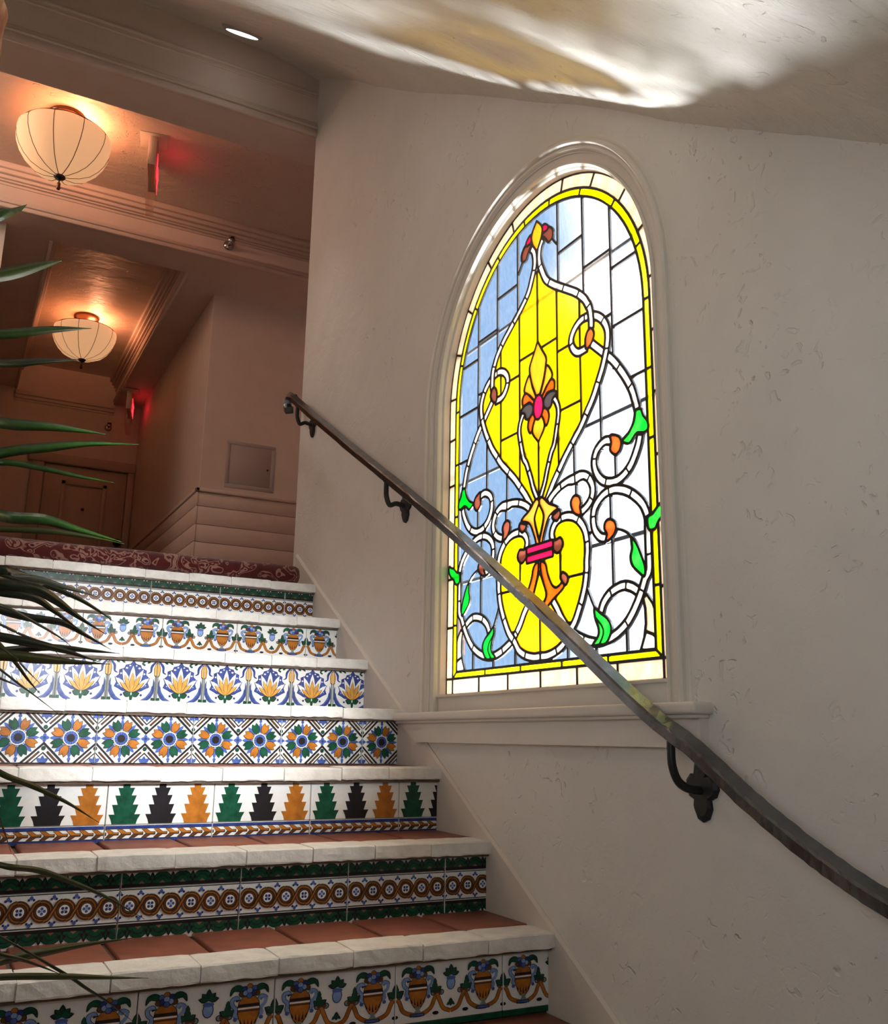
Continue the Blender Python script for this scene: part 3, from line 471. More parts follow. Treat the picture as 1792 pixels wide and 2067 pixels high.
('fleur',59,5371,48,5381,43,5404,113,5561,210,5816,250,5951,265,6049,265,6109,233,6199,173,6296,50,6469,45,6559,51,6574,89,6598,134,6600,186,6575,234,6544,366,6428,479,6347,569,6302,756,6230,859,6176,854,6166,734,6140,576,6088,501,6050,422,5981,342,5869,229,5659,162,5509,127,5381,111,5370),
('clear',210,5374,207,5389,222,5449,260,5546,350,5734,440,5891,486,5951,514,5974,591,6013,621,6019,623,6011,605,5981,605,5951,620,5914,677,5846,576,5744,537,5689,500,5614,475,5516,475,5449,486,5375,471,5370),
('clear',4681,7241,4689,7234,4690,7219,4686,5386,4671,5400,4620,5501,4510,5651,4394,5767,4281,5865,4154,5960,3989,6065,3854,6133,3681,6199,3680,6206,3861,6279,3989,6355,4094,6435,4236,6578,4335,6709,4455,6904,4523,7046,4574,7225,4641,7230),
('clear',-4674,7239,-4576,7225,-4525,7054,-4443,6881,-4330,6701,-4224,6563,-4111,6450,-3931,6317,-3811,6257,-3680,6206,-3684,6198,-3875,6124,-4014,6050,-4166,5951,-4299,5850,-4445,5719,-4535,5621,-4615,5509,-4674,5396,-4681,5393,-4685,7219,-4683,7234),
('peach',5339,6577,5350,6559,5348,5486,5339,5483,5294,5527,5271,5535,5136,5455,5009,5424,4998,5441,4998,6566,5016,6578),
('peach',-5341,6577,-5019,6578,-5001,6566,-5000,5441,-5009,5426,-5154,5462,-5236,5518,-5274,5534,-5304,5520,-5341,5478,-5350,5479,-5353,6559),
('yellow',-1,5568,-10,5576,-138,5891,-192,6079,-168,6161,-145,6206,-69,6321,-1,6407,36,6366,150,6199,190,6086,180,6026,143,5906,23,5606),
('ribbon',-3121,6183,-3106,6187,-3016,6172,-2866,6125,-2731,6058,-2596,5962,-2506,5864,-2467,5786,-2443,5711,-2433,5629,-2529,5618,-2565,5621,-2580,5689,-2610,5756,-2630,5786,-2714,5869,-2821,5945,-2889,5983,-3009,6028,-3130,6049,-3137,6064,-3132,6139),
('ribbon',-1078,5906,-1085,5824,-1093,5794,-1104,5783,-1306,5782,-1449,5758,-1606,5705,-1696,5660,-1756,5621,-1775,5629,-1839,5719,-1831,5735,-1749,5770,-1644,5841,-1479,5893,-1396,5910,-1261,5925,-1141,5925,-1089,5917),
('ribbon',3127,6176,3137,6071,3128,6049,3044,6035,2924,5998,2834,5953,2734,5884,2643,5801,2600,5741,2563,5621,2526,5618,2436,5630,2433,5659,2457,5764,2487,5831,2538,5906,2624,5985,2744,6065,2864,6125,2954,6155,3059,6180,3111,6187),
('ribbon',1076,5906,1086,5917,1146,5925,1259,5925,1439,5902,1626,5848,1761,5762,1836,5735,1842,5726,1780,5636,1769,5626,1754,5624,1656,5683,1589,5713,1416,5765,1304,5782,1094,5784),
('ribbon',-2011,5787,-2041,5783,-2154,5815,-2311,5890,-2433,5981,-2465,6019,-2468,6034,-2379,6103,-2356,6114,-2349,6112,-2281,6045,-2221,6002,-2079,5935,-1986,5914),
('ribbon',2009,5787,2005,5831,1985,5899,1987,5914,2099,5942,2181,5980,2271,6038,2346,6112,2369,6110,2467,6034,2459,6009,2414,5963,2369,5927,2271,5867,2114,5800,2046,5783),
('brown',-1928,5801,-1930,5816,-1895,5936,-1895,5996,-1932,6109,-1915,6169,-1893,6214,-1861,6245,-1801,6275,-1749,6292,-1689,6292,-1614,6260,-1590,6236,-1567,6191,-1565,6131,-1597,6034,-1657,5929,-1724,5869,-1805,5824,-1891,5798),
('orange',1925,5801,1896,5798,1791,5830,1714,5876,1662,5921,1587,6056,1563,6146,1572,6206,1611,6260,1686,6292,1746,6292,1836,6260,1874,6236,1890,6214,1930,6124,1928,6086,1902,6026,1893,5981,1893,5951,1930,5816),
('ribbon',3168,6184,3186,6195,3336,6195,3449,6180,3561,6155,3749,6095,3839,6058,4011,5968,4020,5959,4020,5944,3966,5859,3944,5842,3869,5886,3711,5960,3501,6028,3366,6052,3194,6053,3183,6064,3175,6094),
('ribbon',-3171,6184,-3178,6064,-3189,6053,-3369,6052,-3556,6013,-3781,5930,-3939,5845,-3961,5852,-4022,5951,-3999,5975,-3860,6049,-3729,6103,-3616,6140,-3451,6180,-3339,6195,-3189,6195),
('brown',-683,5959,-699,5927,-729,5905,-804,5867,-871,5850,-924,5875,-972,5914,-1008,5966,-1010,6019,-985,6064,-954,6067,-706,5983,-689,5974),
('brown',683,5966,704,5983,846,6025,951,6067,989,6063,1015,6004,1013,5981,981,5925,914,5867,869,5851,801,5867,741,5897,696,5929),
('clear',-628,6364,-804,6291,-916,6225,-948,6191,-962,6154,-1008,6139,-1055,6094,-1083,6041,-1087,6011,-1097,5996,-1284,6000,-1411,5985,-1539,5956,-1547,5966,-1507,6056,-1490,6116,-1492,6206,-1520,6259,-1599,6335,-1666,6365,-1734,6372,-1737,6604,-1726,6614,-1576,6623,-1434,6652,-1351,6645,-1194,6615,-984,6553,-856,6500,-736,6440,-651,6386),
('clear',-1810,6611,-1805,6596,-1806,6364,-1816,6351,-1876,6320,-1917,6289,-1968,6229,-1989,6187,-2007,6124,-2008,6094,-1979,5996,-1996,5993,-2101,6025,-2206,6077,-2266,6120,-2319,6181,-2343,6229,-2360,6281,-2360,6334,-2343,6401,-2313,6461,-2247,6559,-2184,6605,-2101,6645,-1996,6652),
('clear',631,6364,641,6379,711,6425,891,6515,1071,6583,1229,6622,1431,6652,1581,6623,1724,6614,1734,6604,1731,6372,1664,6365,1596,6335,1525,6266,1497,6221,1488,6184,1488,6131,1512,6041,1548,5966,1544,5957,1364,5992,1304,5993,1281,6000,1139,6000,1101,5993,1091,6004,1080,6049,1060,6086,1006,6139,960,6154,951,6186,906,6232,786,6298),
('clear',1807,6611,1994,6652,2106,6645,2196,6598,2252,6551,2318,6454,2348,6386,2357,6341,2357,6274,2340,6221,2309,6166,2256,6113,2166,6055,2084,6017,2031,6000,1980,5996,1977,6011,2005,6086,2005,6139,1980,6206,1945,6259,1896,6307,1814,6351,1803,6364,1802,6596),
('clear',-2594,6559,-2645,6401,-2652,6356,-2653,6281,-2645,6221,-2620,6139,-2566,6033,-2784,6171,-2889,6215,-2986,6243,-2991,6251,-2851,6325,-2774,6379),
('clear',2599,6551,2748,6401,2794,6364,2864,6317,2994,6251,2984,6241,2849,6200,2744,6148,2646,6088,2586,6040,2571,6036,2618,6131,2650,6251,2650,6364,2642,6416),
('ribbon',-2499,6073,-2508,6079,-2538,6139,-2560,6199,-2577,6289,-2577,6341,-2560,6424,-2538,6491,-2501,6566,-2424,6681,-2394,6707,-2323,6641,-2298,6604,-2380,6491,-2418,6416,-2435,6356,-2435,6266,-2388,6154,-2481,6079),
('ribbon',2496,6073,2411,6131,2391,6154,2432,6259,2432,6364,2423,6401,2385,6484,2296,6604,2350,6671,2391,6709,2436,6666,2506,6559,2535,6499,2565,6409,2575,6356,2575,6266,2558,6191,2513,6086),
('ribbon',-3042,6326,-3046,6317,-3084,6302,-3211,6270,-3354,6270,-3481,6250,-3541,6255,-3676,6287,-3796,6332,-3916,6392,-3932,6416,-3856,6520,-3684,6437,-3616,6415,-3504,6390,-3331,6390,-3204,6413,-3099,6444,-3082,6431),
('ribbon',3043,6326,3080,6424,3096,6442,3239,6405,3336,6390,3509,6390,3591,6407,3704,6445,3854,6520,3869,6509,3932,6416,3926,6401,3876,6370,3779,6325,3651,6280,3539,6255,3479,6250,3351,6270,3209,6270,3066,6310,3046,6319),
('ribbon',-2523,7106,-2510,7061,-2510,6956,-2525,6874,-2557,6776,-2632,6634,-2698,6544,-2784,6458,-2919,6370,-2994,6341,-3010,6364,-3045,6461,-2889,6563,-2810,6641,-2722,6761,-2677,6851,-2660,6904,-2645,7001,-2653,7039,-2649,7075,-2536,7108),
('ribbon',2526,7107,2631,7085,2649,7076,2650,6949,2675,6859,2712,6776,2785,6671,2905,6551,2969,6505,3044,6461,2997,6341,2984,6340,2879,6392,2766,6473,2680,6566,2622,6649,2555,6784,2515,6919,2508,7039,2515,7091),
('ribbon',-1027,6776,-1006,6787,-909,6755,-646,6636,-479,6529,-468,6514,-472,6499,-526,6414,-549,6401,-736,6523,-894,6598,-1052,6656,-1057,6671),
('ribbon',1027,6776,1057,6671,1050,6656,929,6613,779,6546,696,6500,546,6401,530,6409,468,6506,470,6521,569,6590,719,6673,951,6770,1011,6787),
('ribbon',-4479,7201,-4374,7235,-4359,7235,-4350,7226,-4315,7106,-4263,7001,-4135,6799,-4081,6728,-3898,6551,-3969,6443,-3976,6438,-3991,6443,-4100,6529,-4152,6581,-4255,6716,-4368,6896,-4435,7031,-4465,7114,-4484,7189),
('ribbon',4478,7204,4485,7189,4478,7159,4433,7024,4380,6919,4290,6769,4161,6593,4079,6510,4004,6452,3973,6439,3899,6542,3903,6559,3974,6615,4056,6698,4140,6806,4276,7024,4313,7099,4356,7233,4371,7235),
('clear',-3489,6471,-3534,6473,-3601,6490,-3706,6527,-3796,6572,-3931,6668,-4003,6739,-4060,6814,-4180,7001,-4240,7121,-4263,7189,-4276,7261,-4254,7258,-4161,7196,-4089,7135,-4036,7110,-3969,7110,-3931,7120,-3759,7205,-3744,7206,-3730,7159,-3700,7099,-3642,7031,-3564,6977,-3489,6955),
('clear',-3413,6469,-3418,6484,-3417,6971,-3331,7035,-3253,7114,-3232,7144,-3223,7166,-3223,7226,-3235,7264,-3233,7279,-3136,7312,-3099,7320,-3039,7320,-2964,7303,-2911,7270,-2866,7258,-2791,7207,-2759,7159,-2737,7099,-2728,7061,-2728,6956,-2752,6866,-2797,6776,-2885,6656,-2986,6580,-3091,6527,-3181,6497,-3294,6473,-3354,6465),
('clear',3410,6469,3359,6465,3291,6473,3111,6520,2984,6580,2924,6623,2860,6686,2772,6821,2742,6896,2725,6964,2725,7046,2735,7091,2757,7151,2789,7204,2879,7265,2916,7270,2946,7295,3036,7320,3104,7320,3234,7279,3220,7219,3220,7181,3237,7136,3258,7106,3314,7050,3414,6971,3415,6484),
('clear',3488,6469,3482,6484,3486,6955,3546,6970,3625,7016,3685,7076,3705,7106,3749,7207,3876,7142,3959,7112,4041,7110,4101,7142,4144,7181,4251,7258,4279,7264,4275,7234,4238,7114,4193,7024,4065,6821,3977,6709,3879,6626,3756,6549,3576,6482),
('ribbon',-360,6551,-385,6544,-419,6574,-579,6680,-661,6728,-815,6911,-965,7061,-999,7106,-995,7121,-909,7200,-901,7204,-886,7200,-695,7001,-605,6896,-369,6584,-356,6559),
('ribbon',362,6551,356,6566,374,6591,618,6911,715,7024,884,7200,891,7204,906,7200,996,7117,999,7099,768,6859,659,6728,554,6665,383,6544),
('yellow',-954,8092,-946,8089,-903,7969,-873,7909,-852,7879,-778,7804,-734,7736,-532,7294,-436,7028,-363,6881,-228,6656,-230,6634,-279,6596,-305,6611,-444,6801,-568,6956,-955,7369),
('yellow',951,8085,953,7369,580,6971,310,6619,291,6597,276,6595,228,6634,229,6656,375,6904,434,7020,530,7286,657,7579,747,7759,863,7894,900,7961,944,8081),
('ribbon',-1738,6881,-1745,6739,-1754,6694,-1764,6690,-1801,6690,-1981,6727,-2116,6720,-2259,6643,-2334,6713,-2352,6739,-2352,6746,-2329,6769,-2236,6823,-2169,6853,-2041,6892,-1944,6907,-1884,6908,-1854,6900,-1779,6900,-1749,6892),
('peach',-5011,8144,-5000,8126,-5001,6656,-5019,6645,-5341,6646,-5353,6664,-5352,8134,-5334,8145),
('peach',5339,8144,5350,8126,5349,6656,5331,6645,5009,6646,4998,6664,4998,8134,5016,8145),
('clear',-2859,8909,-2851,8907,-2763,8771,-2682,8666,-2435,8396,-2247,8171,-2056,7980,-1764,7740,-1745,7714,-1749,6976,-1959,6982,-2064,6965,-2184,6928,-2251,6898,-2374,6821,-2514,6679,-2515,6694,-2482,6761,-2452,6851,-2435,6934,-2435,7076,-2467,7211,-2505,7294,-2535,7339,-2608,7421,-2731,7513,-2851,7570,-2862,7586),
('ribbon',-496,7550,-466,7555,-442,7511,-352,7301,-271,7073,-175,6896,-58,6701,-58,6694,-76,6677,-121,6682,-144,6676,-166,6691,-288,6896,-356,7031,-427,7234,-546,7511,-541,7528),
('ribbon',479,7558,545,7526,548,7511,425,7226,360,7039,300,6919,162,6686,149,6676,119,6682,81,6677,59,6693,61,6709,218,6971,278,7091,335,7256,425,7474,458,7549),
('ribbon',1070,6791,1071,6800,1086,6810,1304,6855,1484,6877,1679,6889,1689,6881,1697,6851,1704,6701,1694,6691,1656,6690,1454,6727,1394,6728,1109,6676,1098,6686),
('ribbon',-1070,6791,-1102,6679,-1111,6674,-1396,6728,-1456,6727,-1651,6690,-1696,6691,-1707,6701,-1692,6881,-1681,6891,-1351,6862,-1111,6815,-1081,6807),
('ribbon',1736,6881,1746,6892,1776,6900,1851,6900,1881,6908,1941,6907,2039,6892,2129,6868,2219,6831,2346,6755,2354,6739,2264,6641,2121,6720,1979,6727,1844,6698,1761,6691,1751,6701),
('clear',817,6806,843,6844,933,6941,1071,7080,1199,7222,1398,7421,1641,7635,1671,7648,1671,6971,1649,6960,1469,6952,1244,6922,1034,6875,831,6805),
('clear',-821,6806,-834,6805,-1036,6875,-1246,6922,-1464,6952,-1644,6960,-1673,6971,-1678,6986,-1674,7652,-1659,7650,-1321,7350,-1036,7043,-890,6896,-823,6821),
('yellow',-39,6825,-54,6834,-100,6911,-196,7088,-292,7354,-502,7819,-564,7919,-642,7999,-671,8051,-745,8269,-875,8749,-890,8831,-890,8936,-873,9019,-841,9097,-805,9161,-744,9244,-733,9236,-715,9184,-669,9135,-631,9115,-546,9086,-582,8974,-590,8884,-573,8816,-526,8724,-474,8663,-429,8635,-384,8640,-361,8653,-346,8650,-318,8591,-275,8531,-73,8321,-37,8276),
('yellow',36,6820,35,8276,104,8355,257,8509,323,8599,347,8651,359,8654,374,8642,411,8633,426,8635,464,8655,516,8709,555,8771,587,8869,587,8951,580,8989,544,9086,636,9115,661,9131,715,9184,734,9232,749,9239,810,9154,870,9026,887,8959,887,8824,840,8614,743,8261,668,8044,636,7991,588,7946,514,7841,447,7706,305,7384,209,7118,113,6934,44,6821),
('clear',2864,8917,2867,7586,2856,7573,2759,7528,2646,7455,2541,7349,2480,7241,2457,7181,2440,7106,2433,7054,2432,6964,2457,6836,2505,6709,2504,6694,2410,6791,2361,6830,2264,6891,2144,6943,2054,6967,1956,6982,1746,6976,1743,7714,1844,7807,2039,7965,2192,8111,2455,8419,2657,8636,2729,8724,2841,8894),
('brown',-3317,7519,-3313,7504,-3343,7354,-3333,7309,-3298,7219,-3303,7166,-3346,7110,-3406,7067,-3448,7046,-3504,7035,-3549,7052,-3589,7076,-3620,7106,-3663,7196,-3672,7256,-3644,7346,-3597,7406,-3549,7438,-3414,7498,-3339,7522),
('orange',3315,7519,3344,7520,3490,7466,3606,7400,3630,7369,3660,7309,3670,7271,3670,7226,3653,7166,3630,7121,3606,7088,3576,7067,3509,7037,3471,7037,3419,7060,3371,7091,3329,7127,3312,7151,3297,7181,3295,7204,3340,7339,3340,7391,3312,7504),
('border',-4779,8798,-4764,8793,-4760,8779,-4760,7519,-4782,7436,-4783,7354,-4760,7294,-4760,7121,-4771,7103,-4906,7103,-4920,7106,-4925,7121,-4925,8779,-4914,8797),
('border',4904,8798,4919,8793,4922,8779,4922,7121,4911,7103,4784,7103,4770,7106,4765,7121,4765,7301,4788,7384,4765,7504,4765,8779,4776,8797),
('ribbon',2533,7159,2562,7241,2620,7339,2669,7385,2819,7476,2916,7513,3051,7538,3149,7530,3216,7513,3235,7496,3265,7376,3254,7358,3119,7395,3021,7395,2976,7385,2864,7340,2766,7275,2714,7221,2661,7128,2646,7125,2571,7142,2541,7150),
('ribbon',-936,7234,-1029,7148,-1044,7148,-1310,7429,-1633,7714,-1642,7729,-1621,7761,-1561,7830,-1554,7834,-1539,7830,-1239,7568,-950,7271,-935,7249),
('ribbon',1559,7829,1634,7746,1640,7721,1386,7500,1049,7155,1034,7146,1026,7148,939,7234,934,7249,1090,7421,1206,7537,1521,7815,1544,7830),
('leaf',3786,7279,3809,7295,3925,7339,4004,7382,4045,7414,4180,7549,4223,7609,4253,7669,4290,7781,4302,7871,4326,7890,4409,7880,4476,7851,4535,7684,4658,7541,4688,7489,4705,7429,4710,7384,4703,7346,4679,7322,4626,7305,4566,7305,4386,7357,4334,7365,4289,7357,4236,7333,4129,7256,4086,7217,4026,7185,3981,7185,3929,7202,3801,7262),
('leaf2',-3784,7279,-3804,7262,-3946,7195,-3984,7185,-4021,7185,-4053,7196,-4149,7273,-4239,7333,-4291,7357,-4336,7365,-4389,7357,-4561,7305,-4629,7305,-4659,7315,-4691,7331,-4705,7354,-4707,7421,-4690,7481,-4668,7526,-4580,7624,-4530,7691,-4488,7826,-4471,7856,-4404,7882,-4329,7890,-4303,7871,-4293,7796,-4254,7673,-4218,7601,-4160,7526,-4059,7425,-3984,7367,-3924,7337,-3789,7287),
('clear',-3226,9548,-3100,9311,-2938,9049,-2938,7609,-2949,7599,-3031,7612,-3114,7612,-3249,7583,-3286,7597,-3354,7597,-3429,7573,-3519,7536,-3604,7489,-3672,7429,-3727,7346,-3736,7342,-3969,7442,-4044,7500,-4085,7541,-4143,7616,-4180,7691,-4220,7819,-4225,7879,-4165,8089,-4075,8366,-3993,8539,-3918,8674,-3768,8906,-3530,9229,-3497,9266,-3459,9274,-3450,9289,-3440,9341,-3252,9536),
('ribbon',-2535,7159,-2544,7150,-2641,7125,-2663,7129,-2709,7214,-2776,7282,-2851,7333,-2949,7378,-3024,7395,-3114,7395,-3249,7358,-3264,7360,-3234,7503,-3219,7513,-3151,7530,-3054,7538,-2979,7528,-2836,7483,-2746,7438,-2679,7393,-2615,7331,-2557,7234,-2535,7174),
('yellow',-1029,7457,-1044,7463,-1228,7646,-1366,7770,-1936,8250,-2034,8357,-2038,8839,-2033,8854,-1156,8858,-1141,8853,-1107,8659,-1025,8359),
('yellow',1026,7457,1023,8351,1112,8681,1139,8853,1154,8858,2030,8854,2035,8839,2031,8357,2005,8321,1911,8228,1401,7800,1191,7612,1041,7463),
('ribbon',-976,8517,-916,8535,-896,8524,-798,8179,-753,8051,-721,7989,-643,7909,-585,7819,-495,7631,-488,7609,-496,7598,-556,7570,-571,7572,-667,7766,-703,7819,-777,7894,-798,7924,-843,8021,-903,8201,-980,8479,-984,8509),
('ribbon',974,8517,984,8501,945,8351,900,8194,825,7976,764,7876,719,7837,680,7789,576,7577,561,7570,539,7577,494,7600,489,7616,597,7841,633,7894,711,7974,750,8044,795,8171,895,8524,914,8535),
('clear',3224,9550,3239,9547,3306,9487,3407,9379,3443,9334,3453,9281,3471,9269,3494,9267,3512,9251,3758,8921,3930,8651,4028,8471,4080,8351,4170,8074,4225,7871,4215,7796,4178,7684,4148,7624,4105,7564,4026,7485,3966,7442,3734,7341,3685,7414,3629,7470,3576,7505,3449,7565,3351,7597,3284,7597,3246,7583,3111,7612,3029,7612,2954,7598,2936,7609,2935,9041,2952,9079,3113,9334),
('clear',4686,7615,4679,7616,4630,7669,4610,7699,4580,7774,4559,7852,4536,7889,4503,7924,4502,7961,4470,8081,4365,8419,4306,8561,4197,8764,4199,8780,4671,8782,4689,8771),
('clear',-4681,7622,-4684,8771,-4666,8782,-4201,8782,-4194,8774,-4196,8764,-4316,8539,-4360,8434,-4473,8074,-4505,7954,-4501,7924,-4556,7856,-4605,7706,-4655,7639),
('ribbon',-2300,8366,-2229,8428,-2206,8442,-2191,8437,-2052,8276,-1955,8179,-1597,7879,-1591,7871,-1595,7856,-1674,7765,-1681,7761,-1706,7774,-2049,8062,-2172,8186,-2300,8336,-2307,8351),
('ribbon',2304,8359,2304,8344,2275,8306,2102,8111,1694,7763,1686,7761,1671,7770,1596,7854,1595,7871,1626,7905,1930,8156,2080,8306,2194,8441,2219,8437),
('ribbon',-4411,7968,-4417,7984,-4398,8059,-4285,8419,-4199,8606,-4187,8621,-4179,8622,-4081,8570,-4071,8554,-4150,8381,-4240,8104,-4275,7976,-4291,7959),
('ribbon',4409,7968,4281,7962,4155,8366,4070,8546,4071,8561,4079,8567,4184,8622,4196,8614,4231,8546,4290,8404,4395,8066,4417,7984),
('peach',-5011,8213,-5334,8212,-5352,8224,-5353,9716,-5341,9734,-5019,9735,-5001,9724,-5000,8231),
('peach',5339,8213,5016,8212,4998,8224,4998,9716,5009,9734,5331,9735,5349,9724,5350,8231),
('gold',-1,8343,-162,8501,-243,8606,-275,8681,-280,8711,-275,8756,-243,8846,-159,8990,-144,8992,-69,8950,-31,8940,36,8940,104,8965,149,8994,164,8984,195,8936,248,8839,280,8734,280,8696,256,8629,212,8561,14,8349),
('ribbon',-2861,9094,-2761,9154,-2746,9150,-2620,8944,-2544,8836,-2251,8511,-2237,8479,-2334,8393,-2349,8395,-2570,8636,-2641,8724,-2748,8876,-2860,9064,-2867,9079),
('ribbon',2861,9094,2868,9086,2865,9071,2753,8884,2654,8739,2530,8591,2365,8411,2346,8396,2331,8398,2264,8453,2238,8479,2238,8494,2328,8599,2477,8756,2549,8844,2625,8951,2747,9154,2759,9157),
('yellow',-2109,8455,-2124,8461,-2233,8591,-2382,8749,-2515,8914,-2838,9431,-2936,9619,-2995,9754,-2979,9780,-2514,10200,-2476,10225,-2446,10218,-2437,10166,-2401,10127,-2124,10125,-2106,10114),
('yellow',2106,8455,2103,10114,2121,10125,2406,10127,2438,10159,2444,10218,2481,10227,2954,9802,2991,9763,2993,9746,2907,9559,2850,9454,2520,8921,2402,8771,2253,8614,2132,8471),
('ribbon',-991,8559,-1008,8584,-1055,8786,-1063,8861,-1055,8989,-1015,9124,-955,9244,-875,9356,-849,9372,-774,9343,-761,9326,-822,9259,-880,9176,-916,9112,-948,9034,-965,8959,-965,8816,-913,8591,-931,8575),
('ribbon',989,8561,929,8575,913,8591,962,8801,962,8974,945,9041,885,9169,835,9244,758,9326,771,9343,846,9372,861,9367,887,9341,968,9221,1020,9109,1052,9004,1060,8944,1060,8831,1052,8771,1005,8576),
('ribbon',-4156,8662,-4161,8674,-4143,8711,-4045,8876,-3924,9059,-3759,9283,-3744,9290,-3729,9283,-3654,9225,-3638,9206,-3639,9197,-3843,8921,-3970,8726,-4036,8612,-4044,8606,-4059,8608),
('ribbon',4156,8659,4056,8605,4041,8607,3938,8779,3833,8936,3650,9184,3638,9206,3644,9217,3741,9289,3760,9281,3914,9074,4050,8869,4156,8689,4162,8674),
('flame',-421,8715,-444,8730,-468,8764,-505,8854,-515,8906,-498,8996,-468,9064,-429,9112,-339,9171,-279,9190,-205,9049,-265,8959,-318,8861,-340,8809,-354,8747,-391,8717),
('flame',419,8715,389,8717,359,8742,308,8884,270,8951,207,9041,211,9064,233,9094,281,9191,366,9155,422,9116,458,9079,503,8981,512,8929,512,8884,503,8846,458,8749,441,8726),
('clear',-4680,8861,-4685,8876,-4681,10398,-4666,10403,-3520,10399,-3515,10384,-3515,9686,-3523,9664,-3695,9476,-3834,9299,-4000,9071,-4140,8861),
('clear',4685,8861,4139,8862,3989,9089,3794,9351,3670,9506,3520,9664,3512,9686,3512,10384,3517,10399,4671,10403,4686,10398,4690,8876),
('border',-4779,10635,-4764,10630,-4760,10616,-4760,8884,-4771,8866,-4906,8865,-4920,8869,-4925,8884,-4925,10609,-4914,10627),
('border',4784,10635,4911,10627,4922,10609,4922,8884,4919,8870,4904,8865,4776,8866,4765,8884,4765,10616,4769,10630),
('yellow',-1030,10631,-1025,10616,-1025,9274,-1090,9139,-1128,9011,-1130,8966,-1141,8930,-1156,8925,-2033,8929,-2038,8944,-2034,10128,-1921,10157,-1824,10210,-1783,10241,-1663,10361,-1612,10429,-1552,10541,-1523,10631),
('yellow',1027,10631,1521,10631,1565,10511,1602,10444,1675,10346,1761,10260,1814,10217,1889,10172,2031,10128,2035,8944,2030,8929,1154,8925,1139,8930,1127,9019,1095,9124,1023,9274,1022,10616),
('red',29,9015,-16,9015,-54,9025,-129,9069,-190,9176,-222,9311,-215,9424,-175,9551,-121,9630,-61,9665,-24,9675,36,9673,89,9650,130,9619,158,9581,195,9506,220,9401,220,9289,203,9214,181,9154,158,9109,126,9068,89,9040),
('ribbon',-3271,9905,-3166,9938,-3149,9934,-3085,9769,-2958,9499,-2913,9416,-2782,9214,-2784,9194,-2889,9128,-2904,9135,-3003,9289,-3138,9544,-3250,9806,-3277,9889),
('ribbon',3275,9904,3278,9889,3218,9724,3083,9431,2907,9139,2901,9131,2886,9130,2787,9191,2781,9199,2783,9214,2880,9364,2982,9544,3075,9746,3149,9933,3171,9937),
('dark',-900,9484,-856,9515,-781,9553,-706,9577,-661,9585,-534,9585,-481,9575,-399,9538,-346,9502,-307,9461,-290,9424,-300,9304,-331,9259,-406,9215,-466,9167,-534,9165,-571,9175,-624,9193,-646,9212,-676,9330,-695,9364,-736,9405,-789,9433,-886,9463,-901,9476),
('dark',904,9476,899,9468,771,9425,726,9397,680,9341,644,9207,621,9190,576,9175,524,9165,464,9171,336,9255,297,9311,292,9431,314,9471,374,9523,438,9559,486,9575,531,9585,659,9585,704,9577,816,9538,894,9491),
('ribbon',3314,9756,3339,9746,3404,9690,3539,9555,3714,9341,3711,9323,3614,9248,3599,9250,3422,9461,3260,9619,3260,9634),
('ribbon',-3316,9757,-3262,9641,-3262,9619,-3470,9409,-3590,9259,-3601,9250,-3616,9250,-3713,9326,-3708,9349,-3519,9577,-3361,9727),
('yellow',-954,9535,-957,11066,-939,11078,-249,11075,-247,11059,-370,10894,-430,10804,-460,10744,-478,10676,-477,10586,-463,10526,-464,10504,-489,10498,-534,10468,-582,10421,-654,10334,-700,10264,-760,10151,-770,10121,-770,10054,-740,9994,-796,9952,-849,9899,-865,9866,-882,9806,-882,9701,-850,9604,-946,9534),
('flame',264,9536,245,9574,250,9596,501,9832,606,9913,651,9930,711,9920,766,9889,788,9859,805,9806,805,9709,787,9649,779,9640,681,9660,606,9660,516,9675,456,9667,394,9634,284,9533,274,9529),
('yellow',951,9535,944,9534,853,9604,880,9686,880,9821,870,9859,842,9904,743,9994,765,10039,774,10084,758,10159,705,10256,610,10391,526,10474,464,10505,460,10519,482,10631,465,10729,435,10796,252,11051,246,11075,936,11078,954,11066),
('flame',-263,9536,-279,9533,-404,9641,-459,9667,-519,9675,-601,9660,-684,9660,-766,9640,-781,9642,-807,9716,-808,9784,-779,9874,-744,9905,-676,9930,-639,9928,-594,9905,-526,9855,-249,9592,-243,9581),
('gold',-181,9661,-196,9661,-234,9690,-388,9844,-426,9874,-496,9917,-579,9980,-661,10013,-693,10061,-695,10106,-685,10136,-625,10249,-545,10361,-474,10423,-451,10416,-435,10384,-333,10054,-165,9724,-157,9686),
('gold',179,9661,155,9686,155,9701,330,10046,432,10376,456,10421,471,10423,535,10376,653,10204,690,10121,690,10054,674,10024,659,10012,591,9988,509,9925,416,9866,370,9829,209,9668,194,9659),
('clear',-3436,9746,-3444,9748,-3447,9761,-3447,10781,-3429,10792,-3286,10792,-3278,10781,-3340,10676,-3378,10594,-3408,10504,-3425,10421,-3425,10204,-3417,10136,-3393,10009,-3343,9836,-3354,9818),
('gold',-1,11304,15,11291,177,11036,360,10781,398,10691,407,10639,345,10354,293,10196,233,10054,165,9919,67,9746,-31,9750,-61,9744,-93,9784,-153,9896,-250,10091,-295,10204,-372,10459,-402,10601,-402,10661,-385,10729,-355,10789,-187,11021,-40,11254),
('clear',3434,9752,3341,9836,3398,10031,3422,10166,3423,10234,3431,10264,3431,10369,3422,10436,3375,10601,3282,10774,3281,10789,3291,10792,3426,10792,3444,10781,3445,9769,3442,9754),
('peach',-5341,9803,-5353,9821,-5353,10834,-5345,10871,-5345,11059,-5335,11164,-5326,11178,-5311,11182,-4989,11152,-4981,11141,-4985,11029,-4993,10999,-4993,10811,-5000,10774,-5001,9814,-5019,9802),
